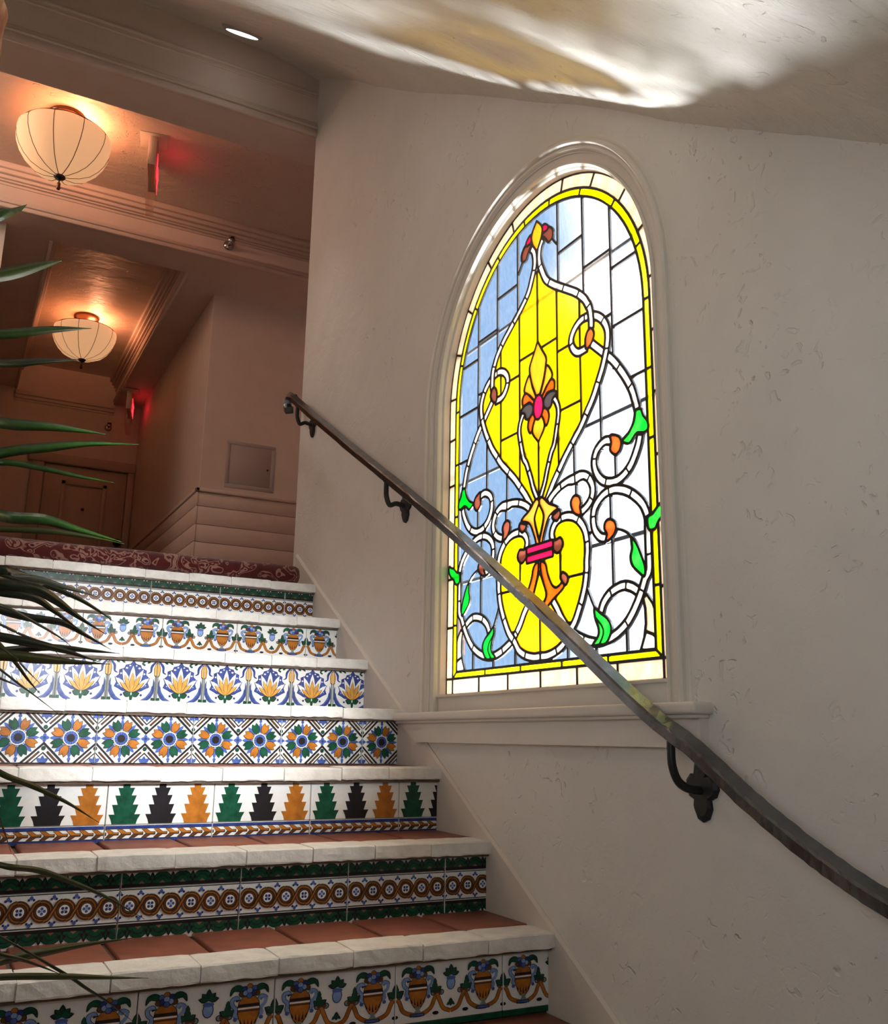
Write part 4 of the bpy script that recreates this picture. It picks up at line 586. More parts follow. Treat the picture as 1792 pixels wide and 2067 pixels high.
('peach',5339,9803,5016,9802,4998,9814,4998,10849,4990,10886,4990,11081,4982,11111,4983,11141,4994,11152,5301,11182,5324,11182,5334,11171,5342,11104,5343,10939,5350,10909,5350,9821),
('ribbon',-3024,9833,-3063,9919,-3075,9979,-2694,10327,-2656,10354,-2641,10350,-2552,10264,-2555,10249,-2971,9870),
('ribbon',3029,9835,3021,9831,3010,9836,2553,10249,2556,10267,2645,10354,2669,10350,3070,9986,3075,9956),
('ribbon',-3286,9948,-3297,9956,-3310,9994,-3342,10151,-3350,10219,-3350,10406,-3333,10489,-3273,10646,-3181,10799,-3166,10815,-3151,10819,-3061,10747,-3053,10729,-3153,10571,-3183,10504,-3207,10421,-3215,10361,-3215,10256,-3200,10136,-3166,9994,-3168,9986,-3189,9977),
('ribbon',3284,9948,3169,9986,3212,10226,3212,10391,3195,10466,3166,10541,3128,10616,3051,10729,3096,10777,3156,10824,3218,10744,3299,10590,3330,10496,3347,10421,3355,10354,3347,10181,3308,9986,3296,9956),
('yellow',-3099,10059,-3125,10151,-3140,10279,-3132,10406,-3108,10489,-3048,10609,-2975,10714,-2846,10834,-2769,10888,-2739,10896,-2735,10744,-2701,10691,-2733,10631,-2742,10594,-2742,10526,-2697,10414,-3076,10065),
('yellow',3096,10056,3051,10088,2744,10365,2698,10414,2740,10519,2740,10609,2700,10699,2732,10744,2744,10895,2766,10888,2836,10841,2942,10751,2991,10694,3053,10601,3098,10511,3120,10451,3137,10376,3137,10249,3115,10099,3105,10061),
('ribbon',-2360,10204,-2361,10211,-2331,10226,-2296,10261,-2265,10339,-2169,10335,-2139,10342,-2056,10343,-1996,10360,-1944,10390,-1843,10481,-1807,10526,-1741,10632,-1719,10635,-1616,10609,-1627,10556,-1657,10496,-1734,10381,-1801,10313,-1876,10262,-1959,10225,-2079,10200),
('ribbon',2358,10204,2084,10200,1986,10217,1889,10255,1784,10328,1716,10404,1647,10511,1617,10586,1616,10609,1724,10635,1746,10631,1767,10586,1818,10511,1878,10444,1941,10390,1994,10360,2061,10343,2136,10342,2166,10335,2270,10339,2285,10279,2300,10256,2329,10226,2358,10211),
('brown',-2364,10294,-2416,10290,-2454,10300,-2546,10346,-2605,10414,-2658,10511,-2668,10549,-2658,10616,-2604,10709,-2566,10738,-2536,10745,-2499,10740,-2446,10715,-2424,10699,-2377,10624,-2362,10586,-2345,10504,-2345,10346),
('orange',2362,10294,2343,10369,2342,10481,2352,10549,2375,10616,2412,10684,2444,10715,2526,10745,2564,10738,2605,10706,2655,10624,2665,10586,2665,10534,2655,10504,2609,10419,2536,10339,2451,10300,2414,10290),
('yellow',-2116,10418,-2214,10410,-2266,10422,-2270,10526,-2302,10639,-2353,10721,-2442,10804,-2450,10834,-2450,10931,-2442,10999,-2431,11012,-2379,11025,-2251,11040,-2169,11032,-2109,11013,-2105,10436),
('yellow',2114,10418,2102,10436,2106,11013,2174,11032,2249,11040,2376,11025,2443,11006,2447,10991,2445,10804,2358,10729,2301,10635,2275,10556,2264,10422,2219,10410),
('yellow',-2026,10431,-2035,10436,-2038,10451,-2038,10961,-2035,10976,-2026,10981,-1926,10924,-1869,10867,-1837,10819,-1813,10759,-1813,10684,-1822,10646,-1852,10586,-1921,10493,-1981,10450),
('yellow',2024,10431,1954,10466,1893,10526,1838,10609,1810,10699,1810,10751,1820,10789,1866,10866,1916,10916,2024,10981,2033,10976,2035,10961,2035,10451,2033,10436),
('clear',-3520,12049,-3515,12034,-3519,10482,-3534,10478,-4680,10481,-4685,10496,-4685,10909,-4678,10946,-4677,11081,-4648,11321,-4647,11374,-4595,11681,-4501,12048,-4486,12053),
('clear',3517,12049,4484,12053,4504,12041,4592,11689,4652,11329,4682,10984,4682,10796,4690,10759,4690,10496,4685,10481,3531,10478,3516,10482,3512,12034),
('ribbon',-2269,11246,-2169,11250,-2011,11210,-1869,11143,-1756,11062,-1687,10984,-1635,10901,-1620,10864,-1595,10774,-1595,10676,-1602,10661,-1629,10658,-1734,10685,-1730,10729,-1738,10781,-1770,10849,-1794,10882,-1914,11000,-2049,11075,-2154,11107,-2259,11119,-2270,11141),
('ribbon',2271,11245,2275,11216,2263,11119,2159,11107,2069,11083,1986,11045,1904,10993,1795,10886,1760,10834,1735,10766,1731,10685,1701,10673,1604,10659,1593,10699,1593,10751,1625,10879,1670,10961,1739,11047,1844,11128,1994,11203,2084,11233,2166,11250),
('border',-4914,10696,-4925,10714,-4918,10796,-4918,10984,-4880,11404,-4827,11719,-4750,12041,-4698,12214,-4689,12231,-4674,12232,-4554,12194,-4543,12176,-4593,12011,-4670,11696,-4722,11389,-4723,11336,-4752,11096,-4761,10714,-4771,10703),
('border',4911,10696,4776,10703,4766,10714,4750,11119,4720,11404,4667,11704,4598,11996,4543,12176,4551,12192,4679,12234,4695,12221,4763,11989,4825,11726,4877,11419,4915,11059,4922,10714),
('yellow',-1029,12508,-1026,10714,-1044,10703,-1509,10703,-1519,10714,-1520,10789,-1545,10879,-1582,10954,-1640,11036,-1741,11137,-1786,11173,-1854,11218,-1959,11270,-2026,11295,-2037,11306,-2037,11801,-2011,11835,-1906,11925,-1771,12028,-1404,12275,-1066,12493),
('yellow',1026,12509,1041,12508,1101,12470,1739,12050,1941,11895,2020,11824,2035,11801,2031,11299,1938,11261,1829,11203,1724,11122,1660,11059,1595,10976,1550,10894,1525,10811,1517,10714,1506,10703,1041,10703,1023,10714),
('ribbon',-2731,11139,-2728,11074,-2739,10991,-2904,10875,-3009,10771,-3024,10771,-3121,10855,-3114,10881,-3065,10931,-2944,11029,-2821,11106,-2761,11135),
('ribbon',2729,11140,2744,11143,2834,11098,2934,11036,3047,10946,3122,10871,3122,10856,3029,10778,3021,10773,3006,10778,2856,10912,2737,10991,2725,11111),
('ribbon',-2649,10778,-2660,10796,-2660,11029,-2645,11179,-2613,11344,-2575,11449,-2559,11464,-2446,11420,-2426,11404,-2470,11336,-2495,11239,-2517,11074,-2526,10834,-2536,10823,-2581,10813,-2626,10780),
('ribbon',2646,10778,2624,10780,2594,10805,2534,10823,2523,10834,2522,11014,2500,11209,2468,11344,2426,11404,2444,11420,2556,11462,2572,11456,2610,11351,2642,11194,2665,10939,2665,10834,2657,10789),
('clear',-3443,10871,-3448,10886,-3444,12618,-3429,12623,-2320,12619,-2315,12604,-2317,11929,-2439,11796,-2500,11711,-2557,11614,-2613,11546,-2688,11359,-2715,11239,-2851,11173,-2959,11104,-3076,11010,-3211,10870),
('clear',3440,10871,3216,10870,3059,11025,2949,11111,2864,11165,2714,11239,2685,11366,2663,11434,2603,11561,2555,11614,2490,11726,2451,11781,2315,11936,2312,12604,2317,12619,3426,12623,3441,12618,3445,10886),
('ribbon',-2320,11246,-2308,11134,-2311,11112,-2416,11093,-2430,11096,-2435,11126,-2416,11230,-2379,11242),
('ribbon',2428,11096,2414,11093,2316,11112,2313,11201,2324,11244,2376,11242,2414,11230,2432,11141),
('yellow',-46,13559,-35,13541,-37,11389,-180,11164,-204,11145,-946,11146,-958,11164,-955,12559,-541,12870,-395,13009,-324,13096,-247,13219,-92,13541,-84,13550),
('yellow',44,13559,66,13558,90,13541,260,13196,363,13046,569,12848,954,12559,955,11164,944,11146,201,11145,185,11156,35,11389,32,13541),
('peach',-5311,11251,-5322,11261,-5323,11299,-5307,11456,-5247,11809,-5178,12101,-5043,12544,-4977,12709,-4972,12716,-4959,12718,-4681,12605,-4649,12581,-4720,12394,-4825,12056,-4902,11734,-4955,11419,-4971,11231,-4981,11221,-5011,11220),
('peach',5316,11251,5016,11220,4986,11221,4975,11231,4968,11254,4952,11434,4907,11704,4838,12004,4740,12334,4648,12581,4664,12598,4964,12717,4976,12709,4988,12686,5048,12529,5145,12221,5190,12049,5252,11779,5305,11471,5324,11261),
('yellow',-2109,11735,-2109,11322,-2124,11318,-2161,11325,-2386,11320,-2388,11329,-2347,11389,-2290,11501,-2215,11621,-2135,11719),
('yellow',2106,11735,2121,11730,2205,11636,2273,11531,2352,11381,2387,11336,2389,11321,2159,11325,2121,11318,2106,11322),
('ribbon',-2542,11509,-2542,11516,-2505,11554,-2410,11719,-2330,11824,-2191,11962,-2119,12026,-2086,12049,-2079,12048,-1993,11951,-1993,11936,-2120,11824,-2262,11674,-2335,11569,-2394,11462,-2416,11455),
('ribbon',2540,11509,2436,11462,2399,11457,2325,11584,2237,11704,2080,11861,1995,11936,2001,11961,2073,12041,2084,12047,2106,12037,2266,11891,2342,11809,2415,11711,2502,11561,2537,11524),
('ribbon',-2042,12079,-2034,12097,-1849,12236,-1396,12534,-1374,12536,-1306,12431,-1314,12415,-1789,12101,-1944,11978,-1959,11978,-1974,11993),
('ribbon',2040,12071,1964,11985,1941,11980,1754,12125,1324,12409,1307,12424,1309,12439,1368,12529,1386,12539,1891,12206,2016,12112,2040,12086),
('clear',-2244,12010,-2244,13638,-2229,13643,-1120,13639,-1115,13624,-1119,12799,-1606,12485,-1861,12313,-2011,12202,-2229,12015),
('clear',2241,12010,2226,12015,2031,12187,1906,12281,1116,12804,1112,13624,1117,13639,2226,13643,2241,13638),
('clear',-3519,13842,-3519,12132,-3534,12128,-4470,12131,-4473,12146,-4420,12311,-4315,12581,-4181,12874,-4045,13121,-3849,13431,-3642,13706,-3526,13842),
('clear',3516,13843,3535,13834,3689,13649,3855,13421,4028,13151,4156,12919,4313,12589,4425,12296,4470,12154,4468,12131,3531,12128,3516,12132),
('border',-4659,12302,-4662,12326,-4645,12379,-4533,12671,-4391,12979,-4255,13226,-4068,13526,-3991,13634,-3830,13849,-3751,13941,-3729,13948,-3628,13856,-3618,13841,-3621,13834,-3747,13684,-3924,13446,-4120,13136,-4256,12889,-4360,12664,-4458,12424,-4516,12260,-4531,12257),
('border',4656,12298,4529,12258,4516,12266,4388,12604,4231,12934,4103,13166,3929,13439,3760,13669,3620,13834,3620,13849,3636,13868,3734,13947,3756,13935,3842,13834,4041,13566,4230,13271,4366,13024,4530,12679,4665,12319),
('ribbon',-1269,12460,-1330,12551,-1335,12566,-1329,12577,-989,12799,-684,13034,-665,13031,-583,12941,-583,12926,-594,12915,-856,12715,-1209,12482,-1254,12456),
('ribbon',1266,12455,1244,12460,921,12670,664,12859,584,12925,599,12959,663,13031,681,13034,956,12821,1326,12579,1334,12566,1328,12551),
('peach',-4938,12784,-4942,12799,-4930,12836,-4788,13144,-4600,13489,-4404,13799,-4227,14036,-4216,14047,-4201,14047,-3954,13852,-3938,13834,-3945,13811,-4128,13564,-4300,13294,-4466,12994,-4617,12664,-4644,12662),
('peach',4940,12784,4664,12670,4619,12658,4501,12919,4305,13286,4118,13579,3936,13825,3944,13845,4206,14052,4221,14046,4410,13789,4605,13481,4774,13174,4920,12859,4943,12799),
('clear',-2319,14814,-2319,12702,-2334,12698,-3443,12701,-3448,12716,-3445,13931,-3249,14137,-3039,14325,-2821,14497,-2544,14690,-2341,14810),
('clear',2316,14818,2354,14803,2519,14705,2751,14548,2879,14452,3066,14302,3224,14160,3419,13965,3443,13931,3445,12716,3440,12701,2331,12698,2316,12702),
('clear',-1044,12856,-1047,13961,-1010,13991,-958,14051,-804,14250,-729,14228,-609,14230,-579,14250,-530,14299,-453,14426,-436,14437,-330,14336,-300,14276,-268,14156,-260,14089,-260,13946,-285,13834,-315,13751,-510,13339,-605,13196,-676,13125,-831,13001,-1006,12872,-1029,12857),
('clear',1041,12857,974,12895,851,12986,704,13103,618,13181,522,13316,419,13523,312,13759,275,13871,258,13969,258,14066,273,14186,297,14269,327,14336,434,14429,452,14426,516,14319,569,14258,599,14237,621,14228,719,14228,794,14251,809,14248,895,14126,1015,13984,1044,13961),
('ribbon',-121,13686,-120,13661,-172,13541,-352,13181,-421,13081,-470,13024,-534,12968,-549,12968,-624,13051,-631,13078,-530,13181,-435,13324,-241,13728,-189,13715),
('ribbon',126,13689,231,13730,246,13723,447,13301,543,13166,632,13076,632,13061,546,12968,531,12968,438,13061,335,13211,278,13316,132,13631,116,13676),
('clear',-1,13756,7,13751,38,13669,44,13646,36,13636,-31,13635,-44,13646),
('clear',-1119,15294,-1119,13722,-1134,13718,-2243,13721,-2248,13736,-2244,14863,-1955,15011,-1681,15125,-1404,15223,-1186,15283),
('clear',1118,15296,1131,15298,1379,15230,1701,15118,1952,15011,2241,14863,2245,13736,2240,13721,1131,13718,1116,13722,1112,15281),
('ribbon',-99,13732,-181,13757,-218,13774,-221,13781,-185,13931,-185,14104,-193,14171,-225,14291,-255,14351,-279,14385,-335,14434,-342,14449,-331,14467,-249,14544,-234,14534,-97,14344,-58,14201,-43,14074,-43,13961,-60,13849,-82,13766),
('ribbon',104,13728,93,13736,63,13834,40,14006,48,14134,63,14231,95,14344,239,14541,254,14547,344,14449,252,14351,222,14284,198,14201,183,14081,183,13954,198,13864,222,13781,201,13765),
('peach',-2904,15240,-2730,14974,-2719,14951,-2722,14936,-2944,14786,-3196,14587,-3324,14475,-3654,14152,-3879,13891,-3894,13891,-3919,13909,-4156,14100,-4162,14111,-4149,14136,-3980,14336,-3684,14640,-3466,14835,-3214,15034,-2919,15238),
('peach',2901,15239,2909,15242,2931,15230,3174,15064,3456,14842,3576,14737,3737,14591,3955,14366,4157,14126,4161,14104,3909,13901,3884,13893,3850,13924,3715,14089,3524,14280,3501,14310,3224,14565,2964,14771,2724,14936,2718,14951,2735,14981),
('border',-2262,15109,-2197,14989,-2199,14974,-2559,14765,-2836,14572,-3054,14400,-3264,14212,-3564,13902,-3579,13905,-3687,13999,-3687,14014,-3665,14044,-3395,14321,-3181,14512,-2996,14659,-2664,14893,-2371,15065,-2281,15111),
('border',2259,15109,2279,15111,2399,15050,2601,14930,2949,14696,3209,14490,3434,14284,3640,14074,3683,14021,3684,13999,3601,13924,3576,13906,3561,13906,3239,14235,3081,14377,2894,14527,2766,14623,2534,14780,2197,14974,2198,14989),
('clear',-1044,14065,-1048,15296,-1036,15320,-766,15375,-414,15420,-219,15428,-189,15435,186,15435,216,15428,494,15412,771,15375,1026,15322,1042,15311,1041,14072,1015,14089,918,14209,860,14299,885,14344,900,14389,910,14486,882,14591,812,14689,721,14771,644,14809,617,14861,516,14962,486,14983,441,15005,404,15015,359,15022,321,15015,291,15019,227,15101,21,15315,-1,15329,-24,15315,-200,15131,-292,15019,-324,15015,-354,15022,-406,15015,-474,14990,-534,14947,-601,14880,-646,14809,-736,14760,-837,14659,-881,14591,-905,14524,-905,14404,-895,14366,-862,14306,-862,14291,-965,14149,-1036,14066),
('brown',-323,14659,-331,14640,-384,14602,-470,14516,-543,14419,-586,14341,-622,14306,-714,14303,-766,14320,-802,14344,-830,14419,-828,14516,-806,14576,-766,14639,-721,14685,-691,14705,-624,14730,-564,14687,-526,14678,-361,14685,-339,14675),
('brown',321,14659,336,14675,359,14685,524,14678,576,14695,621,14730,659,14720,704,14698,773,14629,807,14576,825,14524,835,14456,825,14404,803,14344,749,14312,711,14303,636,14303,614,14312,590,14336,531,14436,445,14546,404,14587,327,14644),
('gold',-1,14340,-76,14431,-191,14599,-228,14681,-260,14801,-267,14861,-250,14936,-204,15021,-121,15120,-9,15232,6,15237,152,15086,225,14989,255,14921,265,14884,265,14839,248,14749,225,14674,195,14606,66,14416,14,14349),
('red',-336,14936,-343,14869,-335,14809,-340,14779,-384,14762,-444,14752,-511,14753,-556,14769,-565,14801,-535,14854,-514,14876,-444,14923,-391,14940),
('red',336,14935,381,14940,426,14930,494,14893,548,14839,565,14801,561,14777,546,14762,509,14753,441,14752,381,14762,344,14777,333,14794,340,14824),
('peach',-1419,15902,-1335,15604,-1328,15574,-1336,15563,-1486,15523,-1786,15418,-2071,15298,-2386,15140,-2649,14988,-2665,14996,-2841,15274,-2836,15290,-2596,15433,-2236,15613,-1936,15740,-1831,15778,-1591,15860,-1456,15898),
('peach',1416,15903,1431,15905,1566,15868,1896,15755,2256,15605,2609,15425,2811,15305,2836,15289,2842,15274,2670,15004,2646,14988,2414,15125,2054,15305,1746,15433,1461,15530,1334,15565,1332,15596),
('border',-718,15604,-696,15469,-706,15458,-781,15450,-1081,15390,-1419,15298,-1771,15170,-1966,15088,-2124,15011,-2139,15023,-2196,15139,-2193,15154,-2180,15161,-1951,15268,-1771,15343,-1471,15448,-1066,15555,-751,15615,-729,15614),
('border',716,15604,734,15615,801,15607,1139,15540,1446,15455,1731,15358,1934,15275,2174,15163,2191,15154,2197,15139,2138,15019,2121,15010,1964,15088,1754,15178,1394,15305,1079,15390,786,15450,711,15458,701,15469,700,15491),
('border',-650,15611,-639,15629,-526,15645,-256,15660,-234,15667,231,15667,374,15653,464,15652,636,15629,647,15619,647,15596,632,15484,621,15473,584,15473,434,15495,344,15495,201,15510,-204,15510,-234,15503,-429,15495,-609,15472,-624,15477,-633,15491),
('peach',-1347,15919,-1321,15935,-1231,15960,-849,16035,-511,16080,-421,16080,-399,16087,-309,16088,-166,16102,164,16102,306,16088,396,16087,419,16080,509,16080,899,16027,1236,15958,1341,15929,1349,15919,1268,15611,1251,15586,1154,15615,816,15682,479,15727,389,15728,246,15742,-241,15742,-384,15728,-474,15727,-819,15682,-1081,15630,-1254,15586,-1264,15596),
]

# palm leaflets: frond, tone, width, mid-line (metres)
LEAVES = [
  [0,"g",0.0217,[[-1.447,1.487,0.742],[-1.387,1.527,0.802],[-1.366,1.567,0.837],[-1.349,1.607,0.874]]],
  [0,"g",0.0259,[[-1.438,1.561,0.679],[-1.375,1.601,0.733],[-1.322,1.641,0.781],[-1.278,1.681,0.824]]],
  [0,"g",0.0176,[[-1.426,1.519,0.578],[-1.364,1.559,0.614],[-1.285,1.599,0.656],[-1.222,1.639,0.688]]],
  [0,"d",0.0153,[[-1.423,1.575,0.553],[-1.357,1.615,0.586],[-1.289,1.655,0.619],[-1.227,1.695,0.649]]],
  [1,"g",0.0196,[[-1.412,1.58,0.471],[-1.346,1.62,0.488],[-1.263,1.66,0.506],[-1.172,1.7,0.52]]],
  [1,"g",0.0161,[[-1.402,1.446,0.372],[-1.343,1.476,0.398],[-1.271,1.506,0.428],[-1.216,1.536,0.45],[-1.136,1.566,0.47]]],
  [1,"g",0.0095,[[-1.403,1.433,0.374],[-1.342,1.463,0.381],[-1.28,1.493,0.388],[-1.226,1.523,0.391],[-1.171,1.553,0.396]]],
  [1,"g",0.0196,[[-1.395,1.631,0.338],[-1.327,1.661,0.344],[-1.257,1.691,0.351],[-1.197,1.721,0.346],[-1.121,1.751,0.339]]],
  [1,"o",0.0098,[[-1.391,1.492,0.285],[-1.329,1.522,0.295],[-1.253,1.552,0.305],[-1.196,1.582,0.309],[-1.137,1.612,0.309]]],
  [2,"d",0.0137,[[-1.384,1.386,0.218],[-1.326,1.426,0.219],[-1.304,1.466,0.224],[-1.279,1.506,0.227]]],
  [2,"s",0.0127,[[-1.382,1.569,0.227],[-1.318,1.599,0.234],[-1.268,1.629,0.241],[-1.214,1.659,0.235],[-1.157,1.689,0.228]]],
  [2,"d",0.0156,[[-1.382,1.443,0.204],[-1.322,1.467,0.204],[-1.276,1.491,0.206],[-1.243,1.515,0.195],[-1.207,1.539,0.176],[-1.159,1.563,0.153]]],
  [2,"d",0.0083,[[-1.384,1.531,0.233],[-1.278,1.555,0.223],[-1.251,1.579,0.224],[-1.203,1.603,0.212],[-1.163,1.627,0.196],[-1.136,1.651,0.184]]],
  [2,"d",0.0125,[[-1.381,1.444,0.197],[-1.32,1.474,0.195],[-1.273,1.504,0.194],[-1.24,1.534,0.18],[-1.195,1.564,0.155]]],
  [2,"d",0.012,[[-1.378,1.483,0.181],[-1.316,1.507,0.173],[-1.275,1.531,0.168],[-1.226,1.555,0.166],[-1.186,1.579,0.151],[-1.143,1.603,0.133]]],
  [2,"s",0.0044,[[-1.381,1.366,0.19],[-1.321,1.396,0.167],[-1.282,1.426,0.154],[-1.239,1.456,0.136],[-1.215,1.486,0.124]]],
  [2,"d",0.0136,[[-1.373,1.482,0.14],[-1.311,1.512,0.135],[-1.257,1.542,0.13],[-1.212,1.572,0.124],[-1.157,1.602,0.112]]],
  [2,"d",0.0116,[[-1.368,1.538,0.107],[-1.306,1.568,0.119],[-1.238,1.598,0.131],[-1.177,1.628,0.132],[-1.12,1.658,0.132]]],
  [2,"o",0.0157,[[-1.369,1.456,0.106],[-1.309,1.486,0.107],[-1.257,1.516,0.107],[-1.213,1.546,0.107],[-1.146,1.576,0.108]]],
  [2,"d",0.0065,[[-1.379,1.508,0.195],[-1.309,1.538,0.126],[-1.285,1.568,0.105],[-1.26,1.598,0.079],[-1.239,1.628,0.061]]],
  [2,"s",0.004,[[-1.378,1.491,0.178],[-1.299,1.521,0.148],[-1.284,1.551,0.145],[-1.239,1.581,0.132],[-1.212,1.611,0.114]]],
  [2,"o",0.0037,[[-1.378,1.345,0.164],[-1.302,1.385,0.102],[-1.282,1.425,0.089],[-1.254,1.465,0.068]]],
  [2,"d",0.0041,[[-1.368,1.512,0.1],[-1.301,1.572,0.079],[-1.268,1.632,0.07]]],
  [2,"s",0.0032,[[-1.372,1.472,0.129],[-1.284,1.512,0.073],[-1.257,1.552,0.058],[-1.214,1.592,0.031]]],
  [3,"o",0.0083,[[-1.354,1.402,-0.028],[-1.294,1.432,-0.052],[-1.251,1.462,-0.07],[-1.199,1.492,-0.095],[-1.148,1.522,-0.126]]],
  [3,"o",0.0079,[[-1.34,1.337,-0.148],[-1.286,1.361,-0.16],[-1.237,1.385,-0.172],[-1.184,1.409,-0.195],[-1.139,1.433,-0.218],[-1.084,1.457,-0.252]]],
  [3,"o",0.0126,[[-1.316,1.538,-0.315],[-1.256,1.568,-0.314],[-1.192,1.598,-0.312],[-1.135,1.628,-0.312],[-1.056,1.658,-0.313]]],
  [3,"d",0.0072,[[-1.324,1.443,-0.26],[-1.264,1.483,-0.288],[-1.224,1.523,-0.308],[-1.172,1.563,-0.338]]],
  [3,"o",0.0099,[[-1.317,1.503,-0.316],[-1.257,1.533,-0.327],[-1.172,1.563,-0.34],[-1.102,1.593,-0.354],[-1.037,1.623,-0.367]]],
  [3,"d",0.0051,[[-1.327,1.541,-0.229],[-1.175,1.571,-0.334],[-1.131,1.601,-0.368],[-1.092,1.631,-0.398],[-1.044,1.661,-0.439]]],
  [3,"s",0.0033,[[-1.335,1.501,0.002],[-1.279,1.561,-0.122],[-1.255,1.621,-0.173]]]
]

# ------------------------------------------------------------------ setting
Y0, Z0, T, H = 2.0209, -0.4415, 0.29576, 0.18
YC = 2.149                      # centre line of the arched window
YH = 4.142                      # front of the header at the stair head
FZ = Z0 + 6 * H                 # upper landing level
def cdt(loops, keep):
    """triangulate nested outlines; keep(ids) decides which triangles stay"""
    vs, fs = [], []
    for lp in loops:
        if sum(lp[i - 1][0] * lp[i][1] - lp[i][0] * lp[i - 1][1] for i in range(len(lp))) < 0: lp = lp[::-1]
        fs.append(list(range(len(vs), len(vs) + len(lp)))); vs += [Vector((q[0], q[1])) for q in lp]
    r = geometry.delaunay_2d_cdt(vs, [], fs, 0, 1e-6, True)
    return r[0], [f for f, ids in zip(r[2], r[5]) if keep(ids)]
def slab(name, loops, keep, place, a, b, material, parent=None):
    """a sheet with holes and real thickness between depth a and b"""
    vv, ff = cdt(loops, keep)
    used = {}
    for f in ff:
        for i in f: used.setdefault(i, len(used))
    order = sorted(used, key=lambda i: used[i]); n = len(order)
    mb = MB(); vs = [place(vv[i], a) for i in order] + [place(vv[i], b) for i in order]
    fs = []; ed = {}
    for f in ff:
        g = [used[i] for i in f]; fs.append(tuple(g)); fs.append(tuple(n + i for i in reversed(g)))
        for i in range(len(g)):
            e = (g[i], g[(i + 1) % len(g)])
            if (e[1], e[0]) in ed: ed.pop((e[1], e[0]))
            else: ed[e] = 1
    for (i, j) in ed: fs.append((j, i, n + i, n + j))
    mb.add(vs, fs, material)
    return mb.build(name, parent, recalc=True)
def arch_loop(r, zb, n=56, zc=1.075):
    return [(r, zb)] + [(r * math.cos(PI * k / n), zc + r * math.sin(PI * k / n)) for k in range(n + 1)] + [(-r, zb)]
hole = arch_loop(0.578, 0.075)
outer = [(YC + 2.6, -1.9), (YC + 2.6, 3.75), (YC - YH, 3.75), (YC - YH, -1.9)]
wr = slab('wall_right', [outer, hole], lambda ids: 0 in ids and 1 not in ids, lambda q, d: (d, YC - q[0], q[1]), 0.0, 0.06, M['wall'])
tag(wr, 'hand-trowelled pale plaster wall with the arched stained glass window', 'wall', kind='structure')

def struct(mb, name, label, cat='wall', recalc=False):
    o = mb.build(name, recalc=recalc); return tag(o, label, cat, kind='structure')
# stair ceiling, sloping with the flight
prof = [(0.40, 0.66), (0.95, 1.05), (1.154, 1.196), (1.43, 1.386), (1.80, 1.68), (2.85, 2.436), (4.02, 3.315), (4.16, 3.42)]
def zl(y):
    for (a, za), (b, zb) in zip(prof, prof[1:]):
        if y <= b: return za + (zb - za) * (y - a) / (b - a)
    return prof[-1][1]
mb = MB(); nx, ny = 190, 300; vs = []; fs = []
for j in range(ny + 1):
    y = 0.40 + (4.16 - 0.40) * j / ny
    zs = sum(zl(min(4.16, max(0.4, y + d))) for d in (-0.16, -0.08, 0, 0.08, 0.16)) / 5
    for i in range(nx + 1):
        x = 0.06 - 2.26 * (i / nx) ** 1.15
        d = max(0.0, -x)
        w = noise.noise(Vector((x * 1.5, y * 1.1, 3.1))) * 0.022 + noise.noise(Vector((x * 4, y * 2.6, 7.7))) * 0.007
        w += noise.noise(Vector((x * 11, y * 7, 1.7))) * 0.003
        c, s = x * 0.82 + y * 0.57, y * 0.82 - x * 0.57                       # dragged ridges and lifted flakes
        w -= 0.0045 * max(0.0, noise.noise(Vector((c * 9, s * 26, 5.3))) - 0.12)
        f = noise.noise(Vector((x * 17, y * 13, 9.1))) - 0.46 + 0.25 * noise.noise(Vector((x * 2, y * 2, 4.4)))
        w -= 0.020 * max(0.0, f)
        vs.append((x, y, zs + 0.085 * (1 - math.exp(-d / 0.22)) + w))
        if abs(x + 0.487) < 0.012 and abs(y - 3.85) < 0.01: CAN = vs[-1]
for j in range(ny):
    for i in range(nx):
        a = j * (nx + 1) + i; fs.append((a, a + 1, a + nx + 2, a + nx + 1))
mb.add(vs, fs, M['ceil'], True)
mb.box(-2.2, 0.15, -2.5, 0.45, 0.68, 0.80, M['ceil'])
struct(mb, 'ceiling', 'rough plaster ceiling sloping down over the stairs', 'ceiling')
# side, back and floor of the lobby (round the photographer)
mb = MB(); mb.box(-2.3, -2.11, -2.6, YH, -1.9, 3.75, M['wall']); struct(mb, 'wall_left', 'plain plaster wall on the open left side of the stairs')
mb = MB(); mb.box(-2.3, 0.3, -2.7, -2.5, -1.9, 0.8, M['wall']); struct(mb, 'wall_back', 'plaster wall behind the foot of the stairs')
mb = MB(); mb.box(-2.3, 0.0, -2.5, 0.26, -1.9, -1.70, M['floorm']); struct(mb, 'floor', 'terracotta floor of the lower lobby', 'floor')
# upper hall
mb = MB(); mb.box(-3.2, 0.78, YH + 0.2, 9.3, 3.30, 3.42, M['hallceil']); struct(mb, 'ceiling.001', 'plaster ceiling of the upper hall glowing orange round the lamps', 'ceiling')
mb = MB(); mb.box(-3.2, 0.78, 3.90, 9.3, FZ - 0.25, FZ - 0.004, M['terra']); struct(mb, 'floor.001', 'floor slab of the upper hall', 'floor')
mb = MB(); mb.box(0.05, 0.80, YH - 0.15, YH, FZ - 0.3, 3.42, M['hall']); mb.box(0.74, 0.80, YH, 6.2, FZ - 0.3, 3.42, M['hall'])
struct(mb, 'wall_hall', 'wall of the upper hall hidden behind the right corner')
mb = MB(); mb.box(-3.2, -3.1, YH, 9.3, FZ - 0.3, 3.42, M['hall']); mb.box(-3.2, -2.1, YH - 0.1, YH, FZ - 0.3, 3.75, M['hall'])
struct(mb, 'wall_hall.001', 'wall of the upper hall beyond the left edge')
mb = MB(); mb.box(-3.1, -1.365, 5.90, 9.0, FZ, 3.05, M['trim']); struct(mb, 'wall_corridor', 'pale end of the wall left of the corridor')
